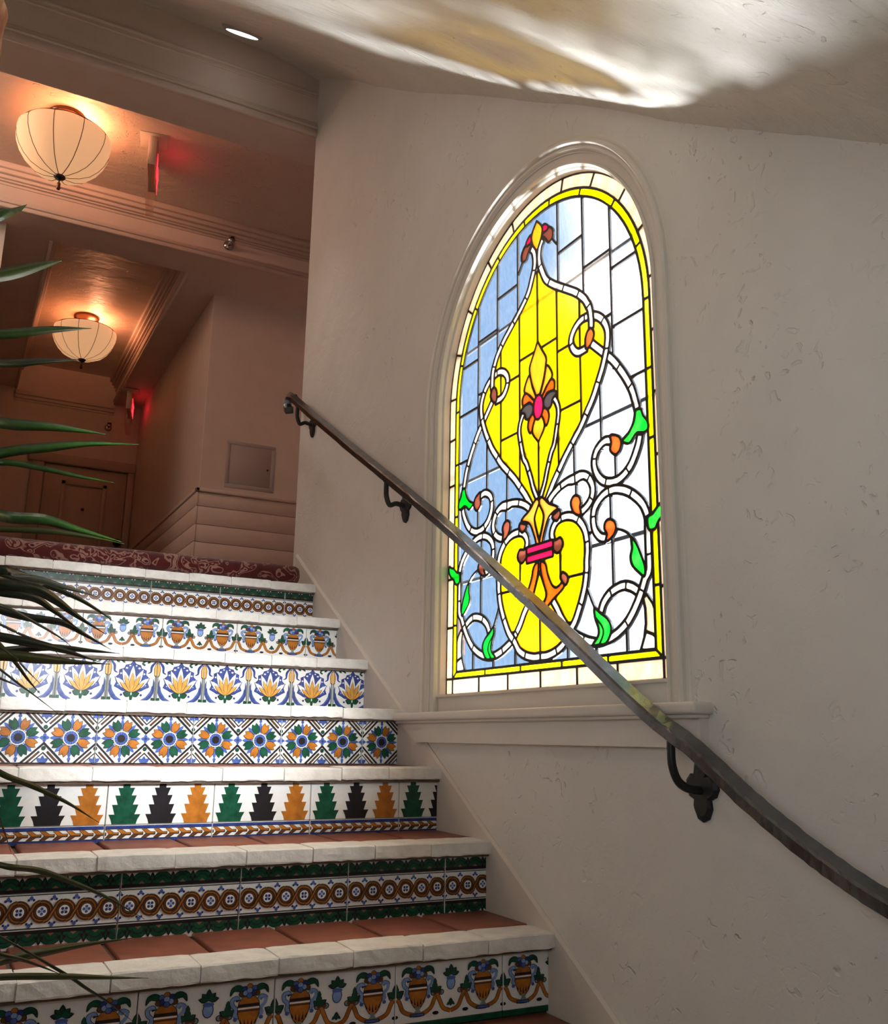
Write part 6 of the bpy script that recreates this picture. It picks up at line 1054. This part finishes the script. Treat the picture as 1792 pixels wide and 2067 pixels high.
def m_lotus():
    o = []; w = WL; c = w / 2
    def both(P, k): o.append((P, k)); o.append((mirx(P, w), k))
    # blue ground behind the fan, scalloped
    blob = [(c, -0.004), (c - 0.009, -0.016), (c - 0.024, -0.020), (c - 0.028, -0.030), (c - 0.044, -0.036), (c - 0.043, -0.050), (c - 0.055, -0.062), (c - 0.050, -0.076), (c - 0.056, -0.090), (c - 0.040, -0.098), (c - 0.018, -0.112), (c, -0.116)]
    o.append((blob + [(w - q[0], q[1]) for q in blob[::-1][1:-1]], 'n'))
    blob2 = [(c + (q[0] - c) * 0.93, -0.062 + (q[1] + 0.062) * 0.93) for q in blob]
    o.append((blob2 + [(w - q[0], q[1]) for q in blob2[::-1][1:-1]], 'm'))
    for x, z, r in ((c - 0.020, -0.030, 0.004), (c - 0.036, -0.048, 0.004), (c - 0.043, -0.066, 0.005), (c - 0.041, -0.084, 0.004), (c - 0.010, -0.022, 0.003), (c - 0.030, -0.075, 0.003)):
        both(circ(x, z, r, 8, r * 0.7), 'w')
    # lower crescents and curls
    K = curve2([(0.010, -0.062), (0.008, -0.090), (0.020, -0.120), (0.045, -0.136), (0.060, -0.137)])
    both(band(K, [0.001 + 0.012 * math.sin(PI * min(1, i / (len(K) - 1))) for i in range(len(K))]), 'm')
    K = curve2([(0.013, -0.084), (0.016, -0.104), (0.030, -0.124), (0.045, -0.133)])
    both(band(K, [0.001 + 0.005 * math.sin(PI * i / (len(K) - 1)) for i in range(len(K))]), 'b')
    K = curve2([(c - 0.006, -0.116), (c - 0.022, -0.108), (c - 0.034, -0.106), (c - 0.038, -0.114), (c - 0.030, -0.118)])
    both(band(K, [0.005] * 6 + [0.004] * (len(K) - 6)), 'w'); both(circ(c - 0.031, -0.116, 0.004, 8), 'n')
    # white tipped golden fan
    fan = ((0.0, 0.072, 0.021), (0.42, 0.068, 0.020), (0.86, 0.058, 0.019))
    for a, L_, ww in fan[::-1]:
        for s in ((1, -1) if a else (1,)):
            o.append((leafp(c, -0.108, L_ + 0.017, ww + 0.004, PI / 2 + s * a), 'n')); o.append((leafp(c, -0.107, L_ + 0.013, ww, PI / 2 + s * a), 'w'))
    for a, L_, ww in fan[::-1]:
        for s in ((1, -1) if a else (1,)):
            o.append((leafp(c, -0.109, L_ - 0.006, ww - 0.004, PI / 2 + s * a), 'k')); o.append((leafp(c, -0.108, L_ - 0.009, ww - 0.0065, PI / 2 + s * a), 'y'))
    # green calyx
    for s in (1, -1):
        o.append((leafp(c, -0.118, 0.028, 0.020, PI / 2 + s * 1.25), 'k')); o.append((leafp(c, -0.118, 0.025, 0.016, PI / 2 + s * 1.25), 'g'))
    o.append(([(c - 0.008, -0.106), (c + 0.008, -0.106), (c + 0.003, -0.136), (c + 0.012, -0.141), (c - 0.012, -0.141), (c - 0.003, -0.136)], 'g'))
    o.append((circ(c, -0.112, 0.002, 8, 0.005), 'w'))
    # buds and stems on the joints, half on each tile
    both([(0.0, -0.052), (0.006, -0.050), (0.0065, -0.135), (0.0, -0.135)], 's'); both(leafp(0.0, -0.140, 0.022, 0.016, 0.9), 'g')
    both([(0.0, -0.008), (0.006, -0.012), (0.011, -0.030), (0.009, -0.052), (0.0, -0.058)], 'k'); both([(0.0, -0.012), (0.005, -0.014), (0.0092, -0.030), (0.0075, -0.050), (0.0, -0.054)], 'y')
    K = curve2([(0.003, -0.004), (0.018, -0.022), (0.020, -0.040), (0.030, -0.046)]); both(band(K, [0.002, 0.004, 0.006, 0.007, 0.008, 0.008, 0.008, 0.007, 0.007, 0.006, 0.006, 0.005, 0.004, 0.004, 0.003, 0.001]), 'n')
    K = curve2([(0.026, -0.004), (0.040, -0.006), (0.048, -0.014), (0.040, -0.020)]); both(band(K, 0.006), 'g')
    both(leafp(0.022, -0.006, 0.014, 0.007, -0.5), 'g')
    return o

stair = empty('staircase', (0, 0, 0), 'tiled staircase with white brick nosings and a different painted tile pattern on each riser', 'stairs')
XL = -2.1; XR = -0.006
# kind of tile, drop below the tread line, tile width, tile height, first joint, motif
RS = {
  0: [('urn', -0.044, W6, 0.122, m_urn, 'w'), ('band', -0.166, W6, 0.013, None, 'g')],
  1: [('scallop', -0.036, W6, 0.040, m_scallop, 'w'), ('guilloche', -0.077, W6, 0.072, m_guilloche, 'w'), ('pendant', -0.1495, W6, 0.040, lambda: m_scallop(True), 'w')],
  2: [('tree', -0.038, W6, 0.105, m_tree, 'w'), ('chain', -0.1445, W6, 0.042, m_chain, 'w')],
  3: [('flower', -0.040, W6, 0.138, m_flower, 'w')],
  4: [('lotus', -0.036, WL, 0.1435, m_lotus, 'w')],
  5: [('urn', -0.038, W6, 0.122, m_urn, 'w')],
  6: [('scallop', -0.032, W6, 0.040, m_scallop, 'w'), ('guilloche', -0.073, W6, 0.072, m_guilloche, 'w'), ('edge', -0.1455, W6, 0.036, None, 'w')],
}
RL = {0: 'riser of urn and scroll tiles over a green band, nearest the bottom', 1: 'riser of brown ring-chain tiles between dark green scallops, second from the bottom',
      2: 'riser of stepped green, black and ochre tree tiles over a chain border', 3: 'riser of green and ochre rosette tiles with chevrons',
      4: 'riser of square blue tiles with golden lotus fans', 5: 'riser of urn and scroll tiles under the lotus-free third nosing', 6: 'topmost riser of ring-chain tiles under a green scallop border'}
RL[5] = 'riser of ochre urn tiles, second from the top'
cache = {}
def tmesh(kind, w, h, fn, base, cut=None):
    key = (kind, cut)
    if key not in cache: cache[key] = tile_mesh(kind + '_tile', fn() if fn else [], w, h, cut, base)
    return cache[key]
for k in range(-6, 7):
    y = Y0 + k * T; z = Z0 + k * H
    # core of the step and mortar bed
    mb = MB(); mb.box(XL, -0.002, y + 0.045, y + T + 0.05, -1.75, z - 0.012, M['grout']); mb.build('step_core', stair)
    ri = MB(); ri.box(XL, XR, y + 0.036, y + 0.05, z - H - 0.01, z - 0.015, M['mortar'])
    if k < 0:
        r = ri.build('riser', stair)
        mb = MB(); mb.bbox(XL, XR, y + 0.028, y + 0.04, z - H + 0.002, z - 0.037, G['w'], 0.001, 1); mb.build('tile', r)
    else:
        r = ri.build('riser', stair); r['label'] = RL[k]
        for (kind, dz, w, h, fn, base) in RS[k]:
            first = -0.132 if kind == 'lotus' else -0.135
            x = first
            mcut = tmesh(kind, w, h, fn, base, round(XR - first, 4))
            inst('tile', mcut, r, (x, y + 0.028, z + dz), (0, 0, random.uniform(-0.002, 0.002)))
            me = tmesh(kind, w, h, fn, base)
            while x > XL + 0.05:
                x -= w
                if x < XL - 0.02: break
                inst('tile', me, r, (x, y + 0.028 + random.uniform(-0.0006, 0.0006), z + dz), (0, 0, random.uniform(-0.002, 0.002)))
    # nosing of white painted bricks
    x = XR + 0.0; i = 0
    br = random.Random(20 + k)
    offs = {0: -0.358, 1: -0.351, 2: -0.330}.get(k, -0.30 - 0.1 * br.random())
    edges = [XR, -0.19 if k in (0, 1) else offs * 0.55, offs]
    while edges[-1] > XL: edges.append(edges[-1] - 0.168 + br.uniform(-0.006, 0.006))
    for a, b in zip(edges, edges[1:]):
        b = max(b, XL)
        if a - b < 0.03: continue
        mb = MB(); L_ = a - b
        nseg = 9; yy = br.uniform(-0.003, 0.003); zz = br.uniform(-0.0015, 0.0015); tl = br.uniform(-0.004, 0.004)
        # cross-section rows with a worn, slightly wavy front arris
        ring = [(0.012, -0.036), (0.0012, -0.0345), (0.0, -0.031), (0.0, -0.018), (0.0004, -0.0035), (0.0035, -0.0004), (0.105, 0.0), (0.105, -0.036)]
        vs = []; n = len(ring)
        for s in range(nseg + 1):
            xx = a - 0.0016 - (L_ - 0.0032) * s / nseg
            e = 0.0012 if s in (0, nseg) else 0.0
            for j, (dy, dz) in enumerate(ring):
                jit = 0.0008 if j in (1, 2, 3, 4, 5) else 0.0006
                vs.append((xx, y + dy + yy + tl * (s / nseg - 0.5) + br.uniform(-jit, jit) + (e if j < 6 else 0), z + dz + zz + br.uniform(-jit, jit) * (1.8 if j in (0, 1) else 0.7) - (e if 3 < j < 7 else 0)))
        fs = [(s * n + j, s * n + (j + 1) % n, (s + 1) * n + (j + 1) % n, (s + 1) * n + j) for s in range(nseg) for j in range(n)]
        fs += [tuple(range(n))[::-1], tuple(nseg * n + j for j in range(n))]
        mb.add(vs, fs, M['white']); mb.build('nosing_brick', stair)
    mb = MB(); mb.box(XL, XR, y + 0.008, y + 0.10, z - 0.034, z - 0.004, M['white']); mb.box(XL, XR, y + 0.012, y + 0.05, z - 0.042, z - 0.033, M['mortar']); mb.build('nosing_bed', stair)
    # tread tiles behind the nosing
    if k < 6:
        x = XR - 0.05 - 0.02 * br.random(); xs = [XR, x - 0.13]
        while xs[-1] > XL: xs.append(xs[-1] - 0.196 + br.uniform(-0.004, 0.004))
        for a, b in zip(xs, xs[1:]):
            b = max(b, XL)
            if a - b < 0.03: continue
            mb = MB(); mb.bbox(b + 0.006, a - 0.006, y + 0.110, y + T + 0.034, z - 0.020, z - 0.001 + br.uniform(-0.001, 0.001), M['terra'], 0.003, 1, 0.0006); mb.build('tread_tile', stair)

# ------------------------------------------------------------------ wrought iron handrail
rail = empty('handrail', (-0.08, 2.0, 0.3), 'hammered black iron handrail slanting across the wall in front of the coloured window', 'handrail')
off = Vector((0.08, -2.0, -0.3))
yz = [(4.075, 1.500), (4.098, 1.512), (4.112, 1.540), (4.100, 1.566), (4.066, 1.567), (4.020, 1.545), (3.966, 1.506), (3.32, 1.124), (2.842, 0.849), (2.40, 0.588), (1.94, 0.306), (1.576, 0.069), (1.433, -0.008),
      (1.310, -0.088), (1.202, -0.150), (1.107, -0.197), (1.027, -0.229), (0.90, -0.268), (0.74, -0.310), (0.60, -0.345)]
path = spline([(-0.08, a, b) for a, b in yz], 8)
mb = MB(); rr = random.Random(5); n = 8; vs = []
hw, hh, ch = 0.0165, 0.0150, 0.0036
sec = [(-hw, -hh + ch), (-hw + ch, -hh), (hw - ch, -hh), (hw, -hh + ch), (hw, hh - ch), (hw - ch, hh), (-hw + ch, hh), (-hw, hh - ch)]
ca, sa = math.cos(math.radians(17)), math.sin(math.radians(17)); sec = [(a * ca - b * sa, a * sa + b * ca) for a, b in sec]
for i, q in enumerate(path):
    t = (path[min(i + 1, len(path) - 1)] - path[max(i - 1, 0)]).normalized(); sd = Vector((1, 0, 0)); u_ = sd.cross(t)
    if u_.z < 0 and i > 40: u_ = -u_
    k_ = 1.12 if i < 20 else 1.0
    for (a, b) in sec:
        vs.append(q + off + sd * (a * k_ + rr.uniform(-0.0009, 0.0009)) + u_ * (b * k_ + rr.uniform(-0.0009, 0.0009)))
fs = [(i * n + j, i * n + (j + 1) % n, (i + 1) * n + (j + 1) % n, (i + 1) * n + j) for i in range(len(path) - 1) for j in range(n)]
fs += [tuple(range(n)), tuple((len(path) - 1) * n + j for j in range(n))]
mb.add(vs, fs, M['iron']); mb.build('rail', rail, recalc=True)
rose = [(0.0, 0.062), (0.014, 0.052), (0.017, 0.036), (0.012, 0.028), (0.026, 0.030), (0.036, 0.018), (0.037, 0.002), (0.030, -0.012), (0.018, -0.018), (0.020, -0.034), (0.012, -0.052), (0.0, -0.058)]
rose = [(a * 1.22, b * 1.06) for a, b in rose]
rose = rose + [(-a, b) for a, b in rose[::-1][1:-1]]
for (yb, zr, zw) in ((3.955, 1.497, 1.405), (2.925, 0.894, 0.800), (1.497, 0.026, -0.090)):
    mb = MB()
    P = spline([(-0.08, yb, zr - 0.004), (-0.081, yb, zr - 0.040), (-0.079, yb, zr - 0.070), (-0.066, yb, zr - 0.098), (-0.042, yb, zw + 0.004), (-0.015, yb, zw), (-0.004, yb, zw)], 5)
    mb.tube([q + off for q in P], [0.013, 0.011] + [0.0088] * (len(P) - 2), M['irond'], 8, sq=True)
    mb.tube([Vector((-0.08, yb + 0.022, zr + 0.004)) + off, Vector((-0.08, yb, zr - 0.010)) + off, Vector((-0.08, yb - 0.012, zr - 0.016)) + off], [0.010, 0.013, 0.008], M['irond'], 8)
    br_ = mb.build('bracket', rail)
    mb = MB(); m_ = len(rose); vs = [Vector((x, yb + a * s, zw + b * s)) + off for (x, s) in ((0.004, 1.0), (-0.006, 1.0), (-0.011, 0.82)) for a, b in rose]
    fs = [tuple(range(2 * m_, 3 * m_))] + [(l * m_ + i, l * m_ + (i + 1) % m_, (l + 1) * m_ + (i + 1) % m_, (l + 1) * m_ + i) for l in (0, 1) for i in range(m_)]
    mb.add(vs, fs, M['irond']); o = mb.build('rosette', br_, recalc=True)

# ------------------------------------------------------------------ carpet at the stair head
mb = MB(); prf = []
for k in range(15):
    a = -PI / 2 - PI * k / 14 * 1.05
    prf.append((3.885 + 0.044 * math.cos(a), FZ + 0.045 + 0.040 * math.sin(a)))
prf += [(3.93, FZ + 0.070), (4.00, FZ + 0.046), (4.10, FZ + 0.022), (4.3, FZ + 0.014), (5.6, FZ + 0.014)]
xs = [-2.08 + 0.09 * i for i in range(22)] + [-0.125, -0.095, -0.075, -0.064, -0.058]
vs = []; n = len(prf); cy, cz = 3.905, FZ + 0.040
for i, x in enumerate(xs):
    s = {len(xs) - 1: 0.55, len(xs) - 2: 0.80, len(xs) - 3: 0.93, len(xs) - 4: 0.985}.get(i, 1.0)
    for j, (a, b) in enumerate(prf):
        w = noise.noise(Vector((x * 5, j * 0.3, 2))) * 0.0035
        vs.append((x, cy + (a - cy) * s if j < 18 else a, max(FZ + 0.004, cz + (b - cz) * s + w) if j < 18 else b))
fs = [(i * n + j, (i + 1) * n + j, (i + 1) * n + j + 1, i * n + j + 1) for i in range(len(xs) - 1) for j in range(n - 1)]
fs.append(tuple((len(xs) - 1) * n + j for j in range(18)))
mb.add(vs, fs, M['carpet'], True); o = mb.build('hall_carpet')
tag(o, 'dark red carpet with cream scrolling flowers rolled over the top landing edge', 'carpet')

# ------------------------------------------------------------------ ceiling lamps
def lamp(x, y, label, watts):
    r = empty('ceiling_lamp', (x, y, 3.30), label, 'lamp', 'silk bowl lamps on the upper hall ceiling')
    mb = MB(); mb.lathe([(0.0, -0.001), (0.098, -0.001), (0.100, -0.010), (0.092, -0.020), (0.060, -0.032), (0.030, -0.040), (0.014, -0.050), (0.012, -0.13), (0.0, -0.13)], (0, 0, 0), M['bronze'], 28); mb.build('canopy', r)
    prf_ = [(0.222, -0.118), (0.236, -0.128), (0.239, -0.150), (0.234, -0.190), (0.218, -0.235), (0.190, -0.282), (0.150, -0.325), (0.100, -0.352), (0.050, -0.366), (0.022, -0.370)]
    mb = MB(); mb.lathe(prf_, (0, 0, 0), M['shade'], 80, True, 10, 0.028); mb.build('shade', r)
    for k in range(10):
        a = 2 * PI * k / 10; mb = MB()
        mb.tube([(q * 1.002 * math.cos(a), q * 1.002 * math.sin(a), z) for q, z in prf_], 0.0022, M['rib'], 5); mb.build('rib', r)
    mb = MB(); mb.tube([(0.231 * math.cos(2 * PI * k / 40), 0.231 * math.sin(2 * PI * k / 40), -0.119) for k in range(41)], 0.003, M['rib'], 5, cap=False); mb.build('rim', r)
    mb = MB(); mb.lathe([(0.0, -0.366), (0.028, -0.368), (0.031, -0.375), (0.024, -0.383), (0.008, -0.388), (0.004, -0.395), (0.0, -0.396)], (0, 0, 0), M['blackm'], 18); mb.build('finial', r)
    mb = MB(); mb.lathe([(0.0, -0.394), (0.003, -0.396), (0.004, -0.405), (0.010, -0.412), (0.008, -0.418), (0.011, -0.440), (0.009, -0.448), (0.0, -0.448)], (0, 0, 0), M['bronze'], 10); mb.build('tassel', r)
    d = bpy.data.lights.new('lamp_bulb', 'POINT'); d.energy = watts; d.color = (1.0, 0.38, 0.18); d.shadow_soft_size = 0.05
    b = bpy.data.objects.new('lamp_bulb', d); C.objects.link(b); b.location = (x + 0.07, y, 3.30 - 0.105)
    return r
lamp(-1.144, 5.0, 'large glowing silk bowl lamp nearest the stairs, between the two beams', 9)
lamp(-0.690, 7.65, 'smaller looking silk bowl lamp farther down the corridor, behind a palm leaf', 7)

# ------------------------------------------------------------------ exit signs
def exit_sign(loc, rot, label, drop, glow):
    r = empty('exit_sign', loc, label, 'exit sign', 'hanging exit signs'); r.rotation_euler = (0, 0, rot)
    mb = MB(); mb.bbox(-0.075, 0.075, -0.02, 0.13, -0.006, -0.0005, M['signbody'], 0.002, 1); mb.build('canopy_plate', r)
    mb = MB(); mb.bbox(-0.023, 0.021, 0.0, 0.30, -0.006 - 0.178, -0.006, M['signbody'], 0.003, 1); mb.build('housing', r)
    mb = MB(); mb.bbox(-0.021, 0.019, 0.004, 0.296, -0.345, -0.184, M['acrylic'], 0.002, 1); mb.build('panel', r)
    mb = MB(); mb.bbox(0.0212, 0.0265, 0.002, 0.298, -0.235, -0.03, M['acrylic'], 0.001, 1); mb.build('face_plate', r)
    cu = bpy.data.curves.new('exit_text', 'FONT'); cu.body = 'EXIT'; cu.size = 0.155; cu.extrude = 0.001; cu.space_character = 0.95; cu.resolution_u = 3
    to = bpy.data.objects.new('exit_text', cu); C.objects.link(to)
    bpy.context.view_layer.update()
    me = bpy.data.meshes.new_from_object(to.evaluated_get(bpy.context.evaluated_depsgraph_get())); me.name = 'lettering'
    bpy.data.objects.remove(to); me.materials.clear(); me.materials.append(M['red'])
    xs_ = [v.co.x for v in me.vertices]; f = 0.27 / (max(xs_) - min(xs_))
    for v in me.vertices: v.co.x *= f; v.co.y *= 1.15
    inst('lettering', me, r, (0.0292, 0.015, -0.175 - drop), (PI / 2, 0, PI / 2))
    d = bpy.data.lights.new('exit_glow', 'POINT'); d.energy = glow; d.color = (1.0, 0.02, 0.04); d.shadow_soft_size = 0.04
    b = bpy.data.objects.new('exit_glow', d); C.objects.link(b); b.location = Vector(loc) + Matrix.Rotation(rot, 3, 'Z') @ Vector((0.13, 0.15, -0.12))
M['acrylic'] = stained('acrylic', (0.80, 0.76, 0.70), 0.85, gloss=0.06)
exit_sign((-0.690, 4.93, 3.30), math.radians(-11.5), 'exit sign seen edge-on beside the nearer bowl lamp', 0.045, 0.22)
exit_sign((-0.185, 8.45, 3.04), math.radians(-12), 'small glowing red exit sign in the dark at the far end of the corridor', 0.02, 0.05)

# ------------------------------------------------------------------ sprinklers, access panel, can light
def sprinkler(loc, label, s=1.0):
    r = empty('sprinkler', loc, label, 'sprinkler', 'sprinkler heads on the wall faces')
    mb = MB(); mb.tube([(0, 0.0, 0), (0, -0.006, 0), (0, -0.018, 0)], [0.034 * s, 0.032 * s, 0.018 * s], M['chrome'], 20); mb.build('escutcheon', r)
    mb = MB(); mb.tube([(0, -0.016, 0), (0, -0.05, 0.0)], 0.010 * s, M['chrome'], 12); mb.tube([(0.011 * s, -0.04, 0), (0.012 * s, -0.065, 0.004), (0, -0.078, 0.008)], 0.004, M['chrome'], 6); mb.tube([(-0.011 * s, -0.04, 0), (-0.012 * s, -0.065, 0.004), (0, -0.078, 0.008)], 0.004, M['chrome'], 6); mb.build('nozzle', r)
    mb = MB(); mb.tube([(0, -0.078, 0.004), (0, -0.081, 0.004)], 0.022 * s, M['chrome'], 14); mb.bbox(-0.02 * s, 0.02 * s, -0.098, -0.060, 0.022, 0.026, M['chrome'], 0.001, 1); mb.build('deflector', r)
sprinkler((-0.050, 5.674, 3.150), 'chrome sprinkler head on the crown-moulded beam')
sprinkler((-0.279, 8.945, 2.80), 'dark sprinkler head on the corridor end wall under the red sign')
pn = empty('access_panel', (0.344, 6.215, 1.826), 'small grey square access panel on the wall above the boarded dado', 'panel')
mb = MB()
for a in ((-0.174, 0.174, 0.142, 0.168), (-0.174, 0.174, -0.168, -0.142), (-0.174, -0.148, -0.142, 0.142), (0.148, 0.174, -0.142, 0.142)): mb.bbox(a[0], a[1], -0.0035, 0.002, a[2], a[3], M['panel'], 0.001, 1)
mb.build('frame', pn)
mb = MB(); mb.bbox(-0.145, 0.145, -0.0022, 0.001, -0.139, 0.139, M['panel'], 0.0015, 1); mb.build('door', pn)
mb = MB(); mb.tube([(0.122, -0.001, -0.01), (0.122, -0.006, -0.01)], 0.007, M['blackm'], 10); mb.build('lock', pn)
cl = empty('recessed_light', (-0.487, CAN[1], CAN[2] - 0.012), 'lit recessed can light in the sloping plaster near the header beam', 'light'); cl.rotation_euler = (math.atan(0.66), 0, 0)
d = bpy.data.lights.new('can_lamp', 'SPOT'); d.energy = 45; d.color = (1.0, 0.94, 0.85); d.spot_size = math.radians(60); d.spot_blend = 0.9; d.shadow_soft_size = 0.05
b = bpy.data.objects.new('can_lamp', d); C.objects.link(b); b.location = (-0.487, CAN[1] - 0.02, CAN[2] - 0.04)
mb = MB(); mb.lathe([(0.070, -0.004), (0.080, -0.006), (0.092, -0.003), (0.098, 0.004), (0.098, 0.02)], (0, 0, 0), M['canring'], 32); mb.build('trim_ring', cl)
mb = MB(); mb.lathe([(0.0, -0.004), (0.082, -0.0055)], (0, 0, 0), M['canlight'], 32); mb.build('lens', cl)

# ------------------------------------------------------------------ mottled column at the left edge
mb = MB(); prf_ = [(0.130 + 0.004 * math.sin(z * 21), z) for z in [0.06 * i for i in range(36)]]
mb.lathe([(0.0, 0.0)] + prf_, (-1.562, 2.19, -0.4365), M['rust'], 28)
for i, v in enumerate(mb.v):
    q = Vector(v); d = noise.noise(q * 9) * 0.010 + noise.noise(q * 25) * 0.004
    if (q.xy - Vector((-1.562, 2.19))).length > 0.05:
        e = (q.xy - Vector((-1.562, 2.19))).normalized(); mb.v[i] = (q.x + e.x * d, q.y + e.y * d, q.z)
o = mb.build('column'); tag(o, 'rough mottled rust and cream column at the top left edge', 'column')

# ------------------------------------------------------------------ palm
palm = empty('potted_palm', (-1.66, 1.57, -0.80), 'green potted palm whose long narrow leaflets reach in from the left', 'plant')
po = -palm.location
mb = MB(); mb.lathe([(0.0, 0.0), (0.095, 0.0), (0.100, 0.01), (0.130, 0.26), (0.140, 0.27), (0.140, 0.30), (0.126, 0.30), (0.122, 0.25), (0.0, 0.25)], (0, 0, 0), M['pot'], 28); mb.build('pot', palm)
mb = MB(); mb.lathe([(0.0, 0.268), (0.06, 0.266), (0.122, 0.255)], (0, 0, 0), M['soil'], 20); mb.build('soil', palm)
LM = {'g': 'leaf', 'd': 'leafd', 'o': 'leafo', 's': 'leafs'}
fr = {}
for (f, c, w, P) in LEAVES: fr.setdefault(f, []).append((c, w, P))
crown = Vector((-1.66, 1.57, -0.44))
for f, ls in fr.items():
    bases = sorted([Vector(P[0]) for _, _, P in ls], key=lambda q: q.z, reverse=(f == 3))
    bx = min(q.x for q in bases) - 0.004; by = sum(q.y for q in bases) / len(bases)
    zs_ = [q.z for q in bases]
    pth = [crown, crown + Vector((0.02 * f, -0.01, 0.12 if f < 3 else 0.30))]
    lo, hi = zs_[0], zs_[-1]
    for k in range(5): 
        z = lo + (hi - lo) * k / 4; near = min(bases, key=lambda q: abs(q.z - z)); pth.append(Vector((near.x - 0.003, by, z)))
    pts = spline(pth, 6); mb = MB()
    mb.tube([q + po for q in pts], [0.008 - 0.0055 * i / (len(pts) - 1) for i in range(len(pts))], M['leafo'], 7)
    fo = mb.build('frond', palm)
    for (c, w, P) in ls:
        b0 = Vector(P[0]); q0 = min(pts, key=lambda q: abs(q.z - b0.z) + 0.2 * (q - b0).length)
        S = spline([q0] + P[1:] if (q0 - b0).length < 0.25 else [q0] + P, 7); m_ = len(S); mb = MB(); vs = []
        for i, q in enumerate(S):
            s = i / (m_ - 1); t = (S[min(i + 1, m_ - 1)] - S[max(i - 1, 0)]).normalized()
            wd = t.cross(Vector((0.25, 1, 0.1))).normalized(); nn = t.cross(wd).normalized()
            k_ = 0.5 * w * min(1, 0.45 + s * 2.2) * (1 - max(0, (s - 0.42) / 0.58) ** 1.5)
            k_ = max(k_, 0.0004)
            vs += [q + wd * k_ + po, q + nn * k_ * 0.45 + po, q - wd * k_ + po, q + nn * (k_ * 0.45 - 0.0008) + po]
        fs = [(i * 4 + j, i * 4 + (j + 1) % 4, i * 4 + 4 + (j + 1) % 4, i * 4 + 4 + j) for i in range(m_ - 1) for j in range(4)] + [(0, 1, 2, 3), tuple(4 * m_ - 4 + j for j in (3, 2, 1, 0))]
        mb.add(vs, fs, M[LM[c]], True); mb.build('leaflet', fo)
bpy.context.view_layer.update()
